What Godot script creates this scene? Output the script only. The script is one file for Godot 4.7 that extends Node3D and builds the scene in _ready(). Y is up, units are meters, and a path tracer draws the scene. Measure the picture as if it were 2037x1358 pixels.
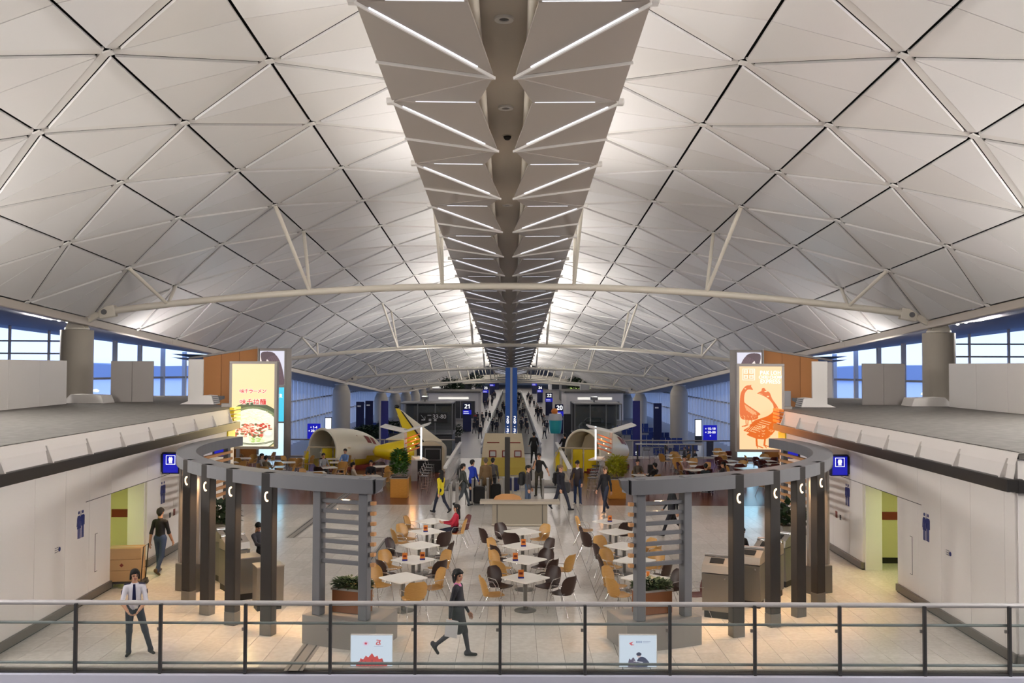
extends Node3D

const LOW := -3.0           # floor level of the far concourse
const W_SPINE := 2.72
var M := {}
var used := {}
var cam_pos := Vector3(0.18, 5.5, 0)
var cam_basis: Basis

# ------------------------------------------------------------------ geometry collector
class Geo:
	var v := PackedVector3Array()
	var n := PackedVector3Array()
	var c := PackedColorArray()
	var uv := PackedVector2Array()
	var col := Color.WHITE
	var has_uv := false

	func t3(a: Vector3, b: Vector3, d: Vector3, na: Vector3, nb: Vector3, nd: Vector3) -> void:
		if (b - a).cross(d - a).dot(na + nb + nd) > 0.0:
			v.append(a); v.append(d); v.append(b)
			n.append(na); n.append(nd); n.append(nb)
		else:
			v.append(a); v.append(b); v.append(d)
			n.append(na); n.append(nb); n.append(nd)
		c.append(col); c.append(col); c.append(col)

	func face(p: Array, nr: Vector3) -> void:
		for i in range(1, p.size() - 1):
			t3(p[0], p[i], p[i + 1], nr, nr, nr)

	# planar polygon whose outside lies on the side away from the point "inside"
	func facet(p: Array, inside: Vector3) -> void:
		var nr: Vector3 = (p[1] - p[0]).cross(p[2] - p[0]).normalized()
		if nr.dot(p[0] - inside) < 0.0:
			nr = -nr
		face(p, nr)

	func box(o: Vector3, s: Vector3, b := Basis(), ch := 0.0) -> void:
		var h := s * 0.5
		if ch <= 0.0:
			for ax in 3:
				for sg: float in [-1.0, 1.0]:
					var nv := Vector3.ZERO
					nv[ax] = sg
					var u := (ax + 1) % 3
					var w := (ax + 2) % 3
					var pts := []
					for q in [[-1, -1], [1, -1], [1, 1], [-1, 1]]:
						var p := Vector3.ZERO
						p[ax] = sg * h[ax]; p[u] = q[0] * h[u]; p[w] = q[1] * h[w]
						pts.append(o + b * p)
					face(pts, (b * nv).normalized())
			return
		var k := minf(ch, minf(h.x, minf(h.y, h.z)) * 0.9)
		var g := h - Vector3(k, k, k)
		for ax in 3:
			var u := (ax + 1) % 3
			var w := (ax + 2) % 3
			for sg: float in [-1.0, 1.0]:
				var nv := Vector3.ZERO
				nv[ax] = sg
				var pts := []
				for q in [[-1, -1], [1, -1], [1, 1], [-1, 1]]:
					var p := Vector3.ZERO
					p[ax] = sg * h[ax]; p[u] = q[0] * g[u]; p[w] = q[1] * g[w]
					pts.append(o + b * p)
				face(pts, (b * nv).normalized())
				for s2 in [-1.0, 1.0]:
					var e := []
					for s3 in [-1.0, 1.0]:
						var p1 := Vector3.ZERO
						var p2 := Vector3.ZERO
						p1[ax] = sg * h[ax]; p1[u] = s2 * g[u]; p1[w] = s3 * g[w]
						p2[ax] = sg * g[ax]; p2[u] = s2 * h[u]; p2[w] = s3 * g[w]
						e.append([o + b * p1, o + b * p2])
					var ne := Vector3.ZERO
					ne[ax] = sg; ne[u] = s2
					face([e[0][0], e[0][1], e[1][1], e[1][0]], (b * ne).normalized())
		for sx in [-1.0, 1.0]:
			for sy in [-1.0, 1.0]:
				for sz in [-1.0, 1.0]:
					face([o + b * Vector3(sx * h.x, sy * g.y, sz * g.z), o + b * Vector3(sx * g.x, sy * h.y, sz * g.z), o + b * Vector3(sx * g.x, sy * g.y, sz * h.z)], (b * Vector3(sx, sy, sz)).normalized())

	# a box between two points with width w (horizontal) and height h
	func beam(a: Vector3, e: Vector3, w: float, h: float, ch := 0.0, up := Vector3.UP) -> void:
		var f := (e - a).normalized()
		var r := f.cross(up).normalized()
		var u := r.cross(f)
		box((a + e) * 0.5, Vector3(w, h, (e - a).length()), Basis(r, u, -f), ch)

	# polygon (x along ax, y along ay from o) extruded by ez
	func prism(poly: PackedVector2Array, o: Vector3, ax: Vector3, ay: Vector3, ez: Vector3) -> void:
		var idx := Geometry2D.triangulate_polygon(poly)
		var nz := ez.normalized()
		for i in range(0, idx.size(), 3):
			var p := []
			for j in 3:
				var q: Vector2 = poly[idx[i + j]]
				p.append(o + ax * q.x + ay * q.y)
			t3(p[0], p[1], p[2], -nz, -nz, -nz)
			t3(p[0] + ez, p[1] + ez, p[2] + ez, nz, nz, nz)
		var flip := 1.0 if Geometry2D.is_polygon_clockwise(poly) else -1.0
		for i in poly.size():
			var a: Vector2 = poly[i]
			var b2: Vector2 = poly[(i + 1) % poly.size()]
			var e := b2 - a
			var m := Vector2(-e.y, e.x) * flip
			var nr := (ax * m.x + ay * m.y).normalized()
			var pa := o + ax * a.x + ay * a.y
			var pb := o + ax * b2.x + ay * b2.y
			face([pa, pb, pb + ez, pa + ez], nr)

	func tube(path: Array, rad, sides := 8, caps := true) -> void:
		var rings := []
		var prev := Vector3.ZERO
		for i in path.size():
			var tn: Vector3
			if i == 0:
				tn = path[1] - path[0]
			elif i == path.size() - 1:
				tn = path[i] - path[i - 1]
			else:
				tn = (path[i + 1] - path[i]).normalized() + (path[i] - path[i - 1]).normalized()
			tn = tn.normalized()
			var u: Vector3
			if prev == Vector3.ZERO:
				u = tn.cross(Vector3.UP if absf(tn.y) < 0.9 else Vector3.RIGHT).normalized()
			else:
				u = (prev - tn * prev.dot(tn)).normalized()
			prev = u
			var w := tn.cross(u)
			var r: float = rad[i] if rad is Array else rad
			var ring := []
			for k in sides:
				var a := TAU * k / sides
				var dv := u * cos(a) + w * sin(a)
				ring.append([path[i] + dv * r, dv])
			rings.append([ring, tn])
		for i in path.size() - 1:
			for k in sides:
				var a = rings[i][0][k]
				var b2 = rings[i][0][(k + 1) % sides]
				var d = rings[i + 1][0][(k + 1) % sides]
				var e = rings[i + 1][0][k]
				t3(a[0], b2[0], d[0], a[1], b2[1], d[1])
				t3(a[0], d[0], e[0], a[1], d[1], e[1])
		if caps:
			for q in [[0, -1.0], [path.size() - 1, 1.0]]:
				var pts := []
				for k in sides:
					pts.append(rings[q[0]][0][k][0])
				face(pts, rings[q[0]][1] * q[1])

	# profile of (radius, height) turned about the y axis of basis b at o; facing outward to the left of the profile
	func lathe(prof: Array, o: Vector3, segs := 20, b := Basis(), squash := Vector2.ONE) -> void:
		for i in prof.size() - 1:
			var p: Vector2 = prof[i]
			var q: Vector2 = prof[i + 1]
			var e := (q - p)
			var nr := Vector2(e.y, -e.x).normalized()
			for k in segs:
				var a0 := TAU * k / segs
				var a1 := TAU * (k + 1) / segs
				var c0 := Vector3(cos(a0) * squash.x, 0, sin(a0) * squash.y)
				var c1 := Vector3(cos(a1) * squash.x, 0, sin(a1) * squash.y)
				var P0 := o + b * (c0 * p.x + Vector3.UP * p.y)
				var P1 := o + b * (c1 * p.x + Vector3.UP * p.y)
				var Q0 := o + b * (c0 * q.x + Vector3.UP * q.y)
				var Q1 := o + b * (c1 * q.x + Vector3.UP * q.y)
				var n0 := (b * (c0 * nr.x + Vector3.UP * nr.y)).normalized()
				var n1 := (b * (c1 * nr.x + Vector3.UP * nr.y)).normalized()
				if p.x > 0.0001:
					t3(P0, P1, Q1, n0, n1, n1)
				if q.x > 0.0001:
					t3(P0, Q1, Q0, n0, n1, n0)

	func ball(o: Vector3, r: Vector3, seg := 10, b := Basis()) -> void:
		var rows := maxi(4, seg / 2)
		for i in rows:
			for k in seg:
				var q := []
				for ij in [[i, k], [i, k + 1], [i + 1, k + 1], [i + 1, k]]:
					var th: float = PI * ij[0] / rows
					var ph: float = TAU * ij[1] / seg
					var dv := Vector3(sin(th) * cos(ph), cos(th), sin(th) * sin(ph))
					q.append([o + b * (dv * r), (b * (dv / r)).normalized()])
				if i > 0:
					t3(q[0][0], q[1][0], q[2][0], q[0][1], q[1][1], q[2][1])
				if i < rows - 1:
					t3(q[0][0], q[2][0], q[3][0], q[0][1], q[2][1], q[3][1])

	# rectangle with texture coordinates: o is the top-left corner, x to the right, y down the print
	func print_face(o: Vector3, x: Vector3, y: Vector3, nr: Vector3) -> void:
		has_uv = true
		while uv.size() < v.size():
			uv.append(Vector2.ZERO)
		var p := [o, o + x, o + x + y, o + y]
		var w := [Vector2(0, 0), Vector2(1, 0), Vector2(1, 1), Vector2(0, 1)]
		for tr in [[0, 1, 2], [0, 2, 3]]:
			var a: int = tr[0]
			var b2: int = tr[1]
			var d: int = tr[2]
			if (p[b2] - p[a]).cross(p[d] - p[a]).dot(nr) > 0.0:
				var sw := b2
				b2 = d
				d = sw
			for i in [a, b2, d]:
				v.append(p[i]); n.append(nr); c.append(col); uv.append(w[i])

	func add(g: Geo, tr: Transform3D, tint := Color(0, 0, 0, 0)) -> void:
		var nb := tr.basis.inverse().transposed()
		var flip := tr.basis.determinant() < 0.0
		for i in range(0, g.v.size(), 3):
			for j in ([0, 2, 1] if flip else [0, 1, 2]):
				v.append(tr * g.v[i + j])
				n.append((nb * g.n[i + j]).normalized())
				c.append(g.c[i + j] if tint.a == 0.0 or g.c[i + j].a < 0.5 else tint)

	func mesh() -> ArrayMesh:
		var a := []
		a.resize(Mesh.ARRAY_MAX)
		a[Mesh.ARRAY_VERTEX] = v
		a[Mesh.ARRAY_NORMAL] = n
		a[Mesh.ARRAY_COLOR] = c
		if has_uv:
			while uv.size() < v.size():
				uv.append(Vector2.ZERO)
			a[Mesh.ARRAY_TEX_UV] = uv
		var m := ArrayMesh.new()
		m.add_surface_from_arrays(Mesh.PRIMITIVE_TRIANGLES, a)
		return m

# ------------------------------------------------------------------ nodes
func numbered(called: String) -> String:
	if not used.has(called):
		used[called] = 0
		return called
	used[called] += 1
	return "%s_%03d" % [called, used[called]]

func tag(o: Node, label: String, category: String, group := "", kind := "") -> void:
	o.set_meta("label", label)
	o.set_meta("category", category)
	if group:
		o.set_meta("group", group)
	if kind:
		o.set_meta("kind", kind)

func thing(called: String, label: String, category: String, at := Vector3.ZERO, turn := 0.0, group := "", kind := "") -> Node3D:
	var o := Node3D.new()
	o.name = numbered(called)
	add_child(o)
	o.position = at
	o.rotation.y = turn
	tag(o, label, category, group, kind)
	return o

func part(g: Geo, called: String, m: Material, parent: Node, label := "") -> MeshInstance3D:
	var o := MeshInstance3D.new()
	o.name = called
	o.mesh = g.mesh()
	o.material_override = m
	parent.add_child(o, true)
	if label:
		o.set_meta("label", label)
	return o

func solo(g: Geo, called: String, m: Material, label: String, category: String, group := "", kind := "", at := Vector3.ZERO, turn := 0.0) -> MeshInstance3D:
	var o := MeshInstance3D.new()
	o.name = numbered(called)
	o.mesh = g.mesh()
	o.material_override = m
	add_child(o)
	o.position = at
	o.rotation.y = turn
	tag(o, label, category, group, kind)
	return o

func copy_of(r: Node3D, at: Vector3, turn := 0.0, label := "", group := "") -> Node3D:
	var o: Node3D = r.duplicate()
	var base := String(r.name)
	var cut := base.rfind("_")
	if cut > 0 and base.substr(cut + 1).is_valid_int():
		base = base.substr(0, cut)
	o.name = numbered(base)
	add_child(o)
	o.position = at
	o.rotation.y = turn
	if label:
		o.set_meta("label", label)
	if group:
		o.set_meta("group", group)
	return o

func P(x: float, y: float, d: float) -> Vector3:
	return Vector3(x, y, -d)

# ------------------------------------------------------------------ pixels of the photograph to places
func ray(px: float, py: float) -> Vector3:
	return cam_basis * Vector3((px - 1018.5) / 1800.0, -(py - 679.0) / 1800.0, -1.0)

func fl(px: float, py: float, h := 0.0) -> Vector3:      # where the pixel meets the level y = h
	var r := ray(px, py)
	return cam_pos + r * ((h - cam_pos.y) / r.y)

func dp(px: float, py: float, d: float) -> Vector3:      # where the pixel meets the plane d metres ahead
	var r := ray(px, py)
	return cam_pos + r * (-d / r.z)

func xp(px: float, py: float, x: float) -> Vector3:      # where the pixel meets the plane at x
	var r := ray(px, py)
	return cam_pos + r * ((x - cam_pos.x) / r.x)

# ------------------------------------------------------------------ materials
func mat(key: String, c: Color, rough := 0.6, metal := 0.0, spec := 0.5) -> StandardMaterial3D:
	var m := StandardMaterial3D.new()
	m.resource_name = key
	m.albedo_color = c
	m.roughness = rough
	m.metallic = metal
	m.metallic_specular = spec
	M[key] = m
	return m

func glow(key: String, c: Color, e: float, base := Color(0.9, 0.9, 0.9)) -> StandardMaterial3D:
	var m := mat(key, base, 0.5)
	m.emission_enabled = true
	m.emission = c
	m.emission_energy_multiplier = e
	return m

func glass(key: String, c: Color, alpha := 0.12, rough := 0.02) -> StandardMaterial3D:
	var m := mat(key, Color(c.r, c.g, c.b, alpha), rough)
	m.transparency = BaseMaterial3D.TRANSPARENCY_ALPHA
	return m

func noise_tex(freq: float, lo: Color, hi: Color, sd: int, size := 512, oct := 4, stretch := false) -> NoiseTexture2D:
	var f := FastNoiseLite.new()
	f.seed = sd
	f.noise_type = FastNoiseLite.TYPE_SIMPLEX_SMOOTH
	f.frequency = freq
	f.fractal_octaves = oct
	var t := NoiseTexture2D.new()
	t.width = size
	t.height = 32 if stretch else size
	t.seamless = true
	t.noise = f
	var gr := Gradient.new()
	gr.set_color(0, lo)
	gr.set_color(1, hi)
	t.color_ramp = gr
	return t

func grained(m: StandardMaterial3D, t: Texture2D, sc: Vector3) -> void:
	m.albedo_texture = t
	m.uv1_triplanar = true
	m.uv1_world_triplanar = true
	m.uv1_scale = sc

func C(r: int, g: int, b: int) -> Color:
	return Color(r / 255.0, g / 255.0, b / 255.0)

func make_materials() -> void:
	mat("panel", C(230, 228, 226), 0.42)
	mat("panel_b", C(226, 223, 220), 0.42)
	mat("panel_c", C(233, 231, 230), 0.42)
	mat("rib", C(228, 225, 221), 0.45)
	mat("void", C(26, 25, 25), 0.9)
	mat("spine", C(172, 164, 156), 0.4, 0.0)
	mat("spine_channel", C(208, 199, 186), 0.45)
	mat("tie", C(226, 219, 205), 0.4)
	mat("column", C(178, 170, 156), 0.6)
	mat("edge", C(190, 180, 168), 0.5)
	mat("soffit", C(150, 148, 146), 0.6)
	var tile := mat("tile", C(255, 255, 255), 0.16)
	grained(tile, noise_tex(0.02, C(216, 211, 203), C(234, 230, 223), 3), Vector3(0.55, 0.55, 0.55))
	var tile2 := mat("tile_b", C(255, 255, 255), 0.2)
	grained(tile2, noise_tex(0.03, C(208, 203, 195), C(226, 222, 215), 9), Vector3(0.7, 0.7, 0.7))
	mat("grout", C(104, 96, 88), 0.8)
	var red := mat("red_floor", C(255, 255, 255), 0.25)
	grained(red, noise_tex(0.03, C(96, 50, 38), C(136, 74, 56), 5), Vector3(1.2, 1.2, 1.2))
	mat("low_floor", C(124, 120, 118), 0.3)
	mat("slab", C(214, 216, 236), 0.5)
	mat("white_wall", C(234, 229, 225), 0.55)
	mat("white_panel", C(228, 224, 220), 0.5)
	mat("grey_panel", C(160, 154, 150), 0.55)
	var roof := mat("grey_roof", C(255, 255, 255), 0.8)
	grained(roof, noise_tex(0.012, C(92, 89, 85), C(114, 110, 106), 15), Vector3(0.4, 0.4, 0.4))
	mat("baseboard", C(116, 110, 104), 0.35, 0.4)
	mat("dark_band", C(38, 35, 33), 0.4)
	mat("black", C(18, 18, 20), 0.5)
	mat("dark_grey", C(58, 58, 60), 0.5)
	mat("mid_grey", C(112, 112, 114), 0.5)
	mat("light_grey", C(176, 176, 178), 0.5)
	mat("white", C(236, 234, 230), 0.4)
	mat("cream_wall", C(216, 210, 172), 0.6)
	mat("steel", C(132, 130, 127), 0.34, 0.75)
	mat("steel_soft", C(158, 154, 150), 0.45, 0.45)
	mat("chrome", C(214, 212, 210), 0.16, 1.0)
	mat("pergola", C(106, 107, 112), 0.5)
	mat("planter_dark", C(128, 76, 40), 0.5)
	mat("post_dark", C(46, 43, 41), 0.45)
	mat("wood_end", C(190, 140, 92), 0.5)
	var pl := mat("planter_wood", C(255, 255, 255), 0.5)
	grained(pl, noise_tex(0.02, C(204, 140, 56), C(222, 160, 72), 21), Vector3(0.5, 4.0, 0.5))
	var tan_w := mat("chair_tan", C(255, 255, 255), 0.38)
	grained(tan_w, noise_tex(0.02, C(184, 138, 72), C(202, 157, 90), 31), Vector3(0.6, 5.0, 0.6))
	mat("chair_dark", C(52, 32, 27), 0.38)
	mat("chair_red", C(92, 38, 30), 0.4)
	mat("table_top", C(238, 234, 226), 0.3)
	mat("brown_board", C(196, 130, 66), 0.55)
	mat("brown_board_b", C(190, 125, 63), 0.55)
	mat("sign_frame", C(148, 142, 138), 0.45, 0.2)
	mat("blue", C(22, 30, 120), 0.5)
	mat("navy", C(18, 26, 72), 0.5)
	mat("banner_blue", C(40, 92, 178), 0.6)
	mat("picto", C(30, 42, 112), 0.6)
	mat("text_white", C(240, 240, 240), 0.6)
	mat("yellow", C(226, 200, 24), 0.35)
	mat("plane_white", C(232, 226, 206), 0.3)
	mat("plane_cream", C(200, 186, 158), 0.4)
	mat("counter_beige", C(142, 133, 119), 0.5)
	mat("counter_top", C(170, 160, 146), 0.45)
	mat("mustard", C(186, 164, 78), 0.45)
	glow("slot_lamp", C(236, 240, 255), 0.95)
	mat("plane_red", C(124, 44, 30), 0.4)
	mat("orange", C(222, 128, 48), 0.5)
	mat("copper", C(176, 104, 64), 0.4, 0.3)
	mat("paper", C(228, 226, 226), 0.7)
	mat("carton", C(192, 158, 114), 0.8)
	mat("teal", C(40, 150, 158), 0.3)
	mat("seat_blue", C(28, 52, 120), 0.5)
	mat("soil", C(52, 40, 30), 0.95)
	var lf := mat("leaf", C(62, 106, 38), 0.5)
	lf.backlight_enabled = true
	lf.backlight = C(40, 70, 20)
	var ly := mat("leaf_yellow", C(168, 168, 38), 0.5)
	ly.backlight_enabled = true
	ly.backlight = C(90, 90, 20)
	mat("leaf_dark", C(34, 58, 32), 0.55)
	mat("bark", C(70, 54, 40), 0.8)
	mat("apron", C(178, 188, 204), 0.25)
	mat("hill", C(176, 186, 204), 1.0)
	mat("aircraft", C(214, 220, 228), 0.4)
	mat("skin", C(214, 164, 132), 0.55)
	var sk := mat("body", Color.WHITE, 0.7)
	sk.vertex_color_use_as_albedo = true
	mat("rail_grey", C(196, 194, 196), 0.4, 0.2)
	mat("rail_green", C(128, 138, 138), 0.4, 0.2)
	glass("pane", C(225, 240, 250), 0.05).metallic_specular = 0.22
	glass("pane_green", C(200, 228, 220), 0.06)
	glass("pane_blue", C(160, 200, 235), 0.22)
	glow("lamp_white", Color(1, 0.97, 0.92), 6.0)
	glow("lamp_soft", Color(1, 0.98, 0.95), 0.45)
	glow("lamp_warm", Color(1, 0.78, 0.5), 6.0)
	glow("lamp_cool", Color(0.9, 0.95, 1.0), 4.0)
	glow("sign_blue", C(20, 24, 170), 1.0, C(10, 12, 80))
	glow("sign_white", C(255, 255, 255), 1.1)
	glow("fascia_glow", C(255, 250, 236), 0.8)
	glow("phone_mark", C(255, 214, 160), 3.0)
	glow("cyan_panel", C(70, 190, 220), 1.1, C(60, 150, 170))
	glow("ice_panel", C(190, 226, 245), 1.2)
	glow("amber_panel", C(255, 160, 60), 1.2)
	glow("green_glow", C(190, 230, 70), 1.2)
	glow("room_lamp", C(236, 255, 150), 1.5)

# ------------------------------------------------------------------ the vaulted roof
const LX := [3.2, 6.46, 9.7, 12.75, 15.75, 18.57]      # lines that run down the hall, both sides of the crown
const ROW := 5.2

func crown(d: float) -> float:
	if d < 130.0:
		return 13.66 - 0.061 * (d - 37.5)
	return 6.84 + 1.1775 * exp(-(d - 130.0) * 0.0518)

func roofp(x: float, d: float, off := 0.0) -> Vector3:
	var q := sqrt(1024.0 - x * x)
	return Vector3(x + off * x / 32.0, crown(d) - (32.0 - q) + off * q / 32.0, -d)

func spine_y(d: float) -> float:
	return crown(d) - 2.85

func inset_tri(p: Array, off: Array) -> Array:
	var cen: Vector2 = (p[0] + p[1] + p[2]) / 3.0
	var lines := []
	for i in 3:
		var a: Vector2 = p[i]
		var b: Vector2 = p[(i + 1) % 3]
		var dv := (b - a).normalized()
		var nr := Vector2(-dv.y, dv.x)
		if nr.dot(cen - a) < 0.0:
			nr = -nr
		lines.append([a + nr * off[i], dv])
	var r := []
	for i in 3:
		var l0 = lines[(i + 2) % 3]
		var l1 = lines[i]
		var q = Geometry2D.line_intersects_line(l0[0], l0[1], l1[0], l1[1])
		r.append(q if q != null else p[i])
	return r

func slab_on(g: Geo, poly: Array, xa: float, xb: float, low: float, high: float) -> void:
	var bot := []
	var top := []
	var ln := roofp(xa, 0).distance_to(roofp(xb, 0))
	for q in poly:
		bot.append(roofp(xa, q.y, low).lerp(roofp(xb, q.y, low), q.x / ln))
		top.append(roofp(xa, q.y, high).lerp(roofp(xb, q.y, high), q.x / ln))
	var cen := Vector3.ZERO
	for p in bot:
		cen += p
	for p in top:
		cen += p
	cen /= bot.size() * 2.0
	g.facet(bot, cen)
	for i in bot.size():
		var j := (i + 1) % bot.size()
		g.facet([bot[i], bot[j], top[j], top[i]], cen)

func build_roof() -> void:
	var root := thing("ceiling", "white triangulated vault of metal panels over the hall", "ceiling", Vector3.ZERO, 0, "", "structure")
	var deck := Geo.new()
	var ds := [-14.0, 0.0, 40.0, 80.0, 120.0, 130.0, 145.0, 165.0, 200.0, 440.0]
	var xs := [-18.9, -15.0, -10.0, -5.0, 0.0, 5.0, 10.0, 15.0, 18.9]
	for i in ds.size() - 1:
		for j in xs.size() - 1:
			deck.facet([roofp(xs[j], ds[i], 0.5), roofp(xs[j + 1], ds[i], 0.5), roofp(xs[j + 1], ds[i + 1], 0.5)], Vector3(0, -40, -ds[i]) * Vector3(1, -1, 1))
			deck.facet([roofp(xs[j], ds[i], 0.5), roofp(xs[j + 1], ds[i + 1], 0.5), roofp(xs[j], ds[i + 1], 0.5)], Vector3(0, -40, -ds[i]) * Vector3(1, -1, 1))
			deck.facet([roofp(xs[j], ds[i], 0.8), roofp(xs[j + 1], ds[i], 0.8), roofp(xs[j + 1], ds[i + 1], 0.8)], Vector3(0, -40, -ds[i]))
			deck.facet([roofp(xs[j], ds[i], 0.8), roofp(xs[j + 1], ds[i + 1], 0.8), roofp(xs[j], ds[i + 1], 0.8)], Vector3(0, -40, -ds[i]))
	part(deck, "roof_deck", M.void, root)
	var panels := []      # [distance, polygon, xa, xb, side]
	var ribs := []
	var plates := []
	for sg: float in [-1.0, 1.0]:
		for i in 6:
			var xa: float = sg * (LX[i - 1] if i > 0 else 0.0)
			var xb: float = sg * LX[i]
			var ln := roofp(xa, 0).distance_to(roofp(xb, 0))
			var pa := 0.0 if (i + 1) % 2 == 1 - 0 else 0.0
			# phase: the lines 0 (spine edge), 2, 4 carry nodes at 37.5 + 5.2 k, the others half a row later
			pa = 0.5 if (i - 1) % 2 != 0 else 0.0
			var pb := 0.5 if i % 2 != 0 else 0.0
			for k in range(-9, 77):
				for which in 2:
					var tv := 37.5 + ROW * (k + (pa if which == 0 else pb))
					var sv := 0.0 if which == 0 else ln
					var sb := ln - sv
					for hf in [-1.0, 1.0]:
						var tri := [Vector2(sv, tv), Vector2(sb, tv + hf * ROW * 0.5), Vector2(sb, tv)]
						panels.append([tv + hf * 1.2, inset_tri(tri, [0.185, 0.05, 0.016]), xa, xb, tv])
						var v0 := Vector2(sv, tv)
						var v1 := Vector2(sb, tv + hf * ROW * 0.5)
						if which == 0:
							var dv := (v1 - v0).normalized()
							var nr := Vector2(-dv.y, dv.x) * 0.125
							var e0 := v0 + dv * 0.12
							var e1 := v1 - dv * 0.12
							ribs.append([tv, [e0 + nr, e1 + nr, e1 - nr, e0 - nr], xa, xb])
			if i < 6:
				for k in range(-9, 40):
					plates.append([37.5 + ROW * (k + pb), xb])
	panels.sort_custom(func(a, b): return a[0] < b[0])
	var rest := Geo.new()
	var count := 0
	var ms := [M.panel, M.panel_b, M.panel_c]
	for q in panels:
		if q[0] > 13.0 and count < 296 and absf(q[2]) > 1.0 and absf(q[3]) < q[0] * 0.6 + 3.0:
			var g := Geo.new()
			slab_on(g, q[1], q[2], q[3], 0.0, 0.07)
			part(g, "ceiling_panel", ms[(count * 7 + count / 3) % 3], root)
			count += 1
		else:
			slab_on(rest, q[1], q[2], q[3], 0.0, 0.07)
	part(rest, "far_ceiling_panels", M.panel, root).set_meta("kind", "stuff")
	ribs.sort_custom(func(a, b): return a[0] < b[0])
	var rest2 := Geo.new()
	count = 0
	for q in ribs:
		if q[0] > 12.0 and count < 150 and absf(q[3]) < q[0] * 0.6 + 3.0:
			var g := Geo.new()
			slab_on(g, q[1], q[2], q[3], 0.05, 0.1)
			part(g, "ceiling_rib", M.rib, root)
			count += 1
		else:
			slab_on(rest2, q[1], q[2], q[3], 0.05, 0.1)
	part(rest2, "far_ceiling_ribs", M.rib, root).set_meta("kind", "stuff")
	var rest3 := Geo.new()
	for q in plates:
		var g: Geo = rest3
		if q[0] > 14.0 and q[0] < 60.0:
			g = Geo.new()
		var p := roofp(q[1], q[0], 0.0)
		var up := roofp(q[1], q[0], 1.0) - p
		var sx := up.cross(Vector3.FORWARD).normalized()
		g.box(p, Vector3(0.22, 0.05, 0.26), Basis(sx, up, sx.cross(up)), 0.01)
		if g != rest3:
			part(g, "node_plate", M.rib, root)
	part(rest3, "far_node_plates", M.rib, root).set_meta("kind", "stuff")
	# edge beams and the sloping soffits out to the glass
	for sg: float in [-1.0, 1.0]:
		var e := Geo.new()
		var f := Geo.new()
		var ed := [-14.0, 10.0, 30.0, 50.0, 64.0, 90.0, 120.0, 130.0, 145.0, 165.0, 200.0, 440.0]
		for i in ed.size() - 1:
			var a := roofp(sg * 18.75, ed[i], -0.05)
			var b := roofp(sg * 18.75, ed[i + 1], -0.05)
			e.beam(a, b, 0.3, 0.34, 0.03)
			var wa: float = 27.0 if ed[i] < 60.0 else 5.2
			var ra: float = 0.125 if ed[i] < 60.0 else 0.02
			var oa := a + Vector3(sg * wa, wa * ra, 0)
			var ob := b + Vector3(sg * wa, wa * ra, 0)
			var up := Vector3(0, 0.25, 0)
			f.facet([a, b, ob], a + Vector3(0, 5, 0))
			f.facet([a, ob, oa], a + Vector3(0, 5, 0))
			f.facet([a + up, b + up, ob + up], a - Vector3(0, 5, 0))
			f.facet([a + up, ob + up, oa + up], a - Vector3(0, 5, 0))
		part(e, "eave_beam", M.edge, root)
		part(f, "side_soffit", M.soffit, root)

func tri_plate(g: Geo, p: Array, gap: float, thick: float) -> void:
	# a triangle in space shrunk by the gap on all sides, with thickness upwards
	var o: Vector3 = p[0]
	var ax: Vector3 = (p[1] - p[0]).normalized()
	var nz: Vector3 = ax.cross(p[2] - p[0]).normalized()
	if nz.y < 0.0:
		nz = -nz
	var ay := nz.cross(ax)
	var q := []
	for v in p:
		q.append(Vector2((v - o).dot(ax), (v - o).dot(ay)))
	q = inset_tri(q, [gap, gap, gap])
	g.prism(PackedVector2Array(q), o, ax, ay, nz * thick)

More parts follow.
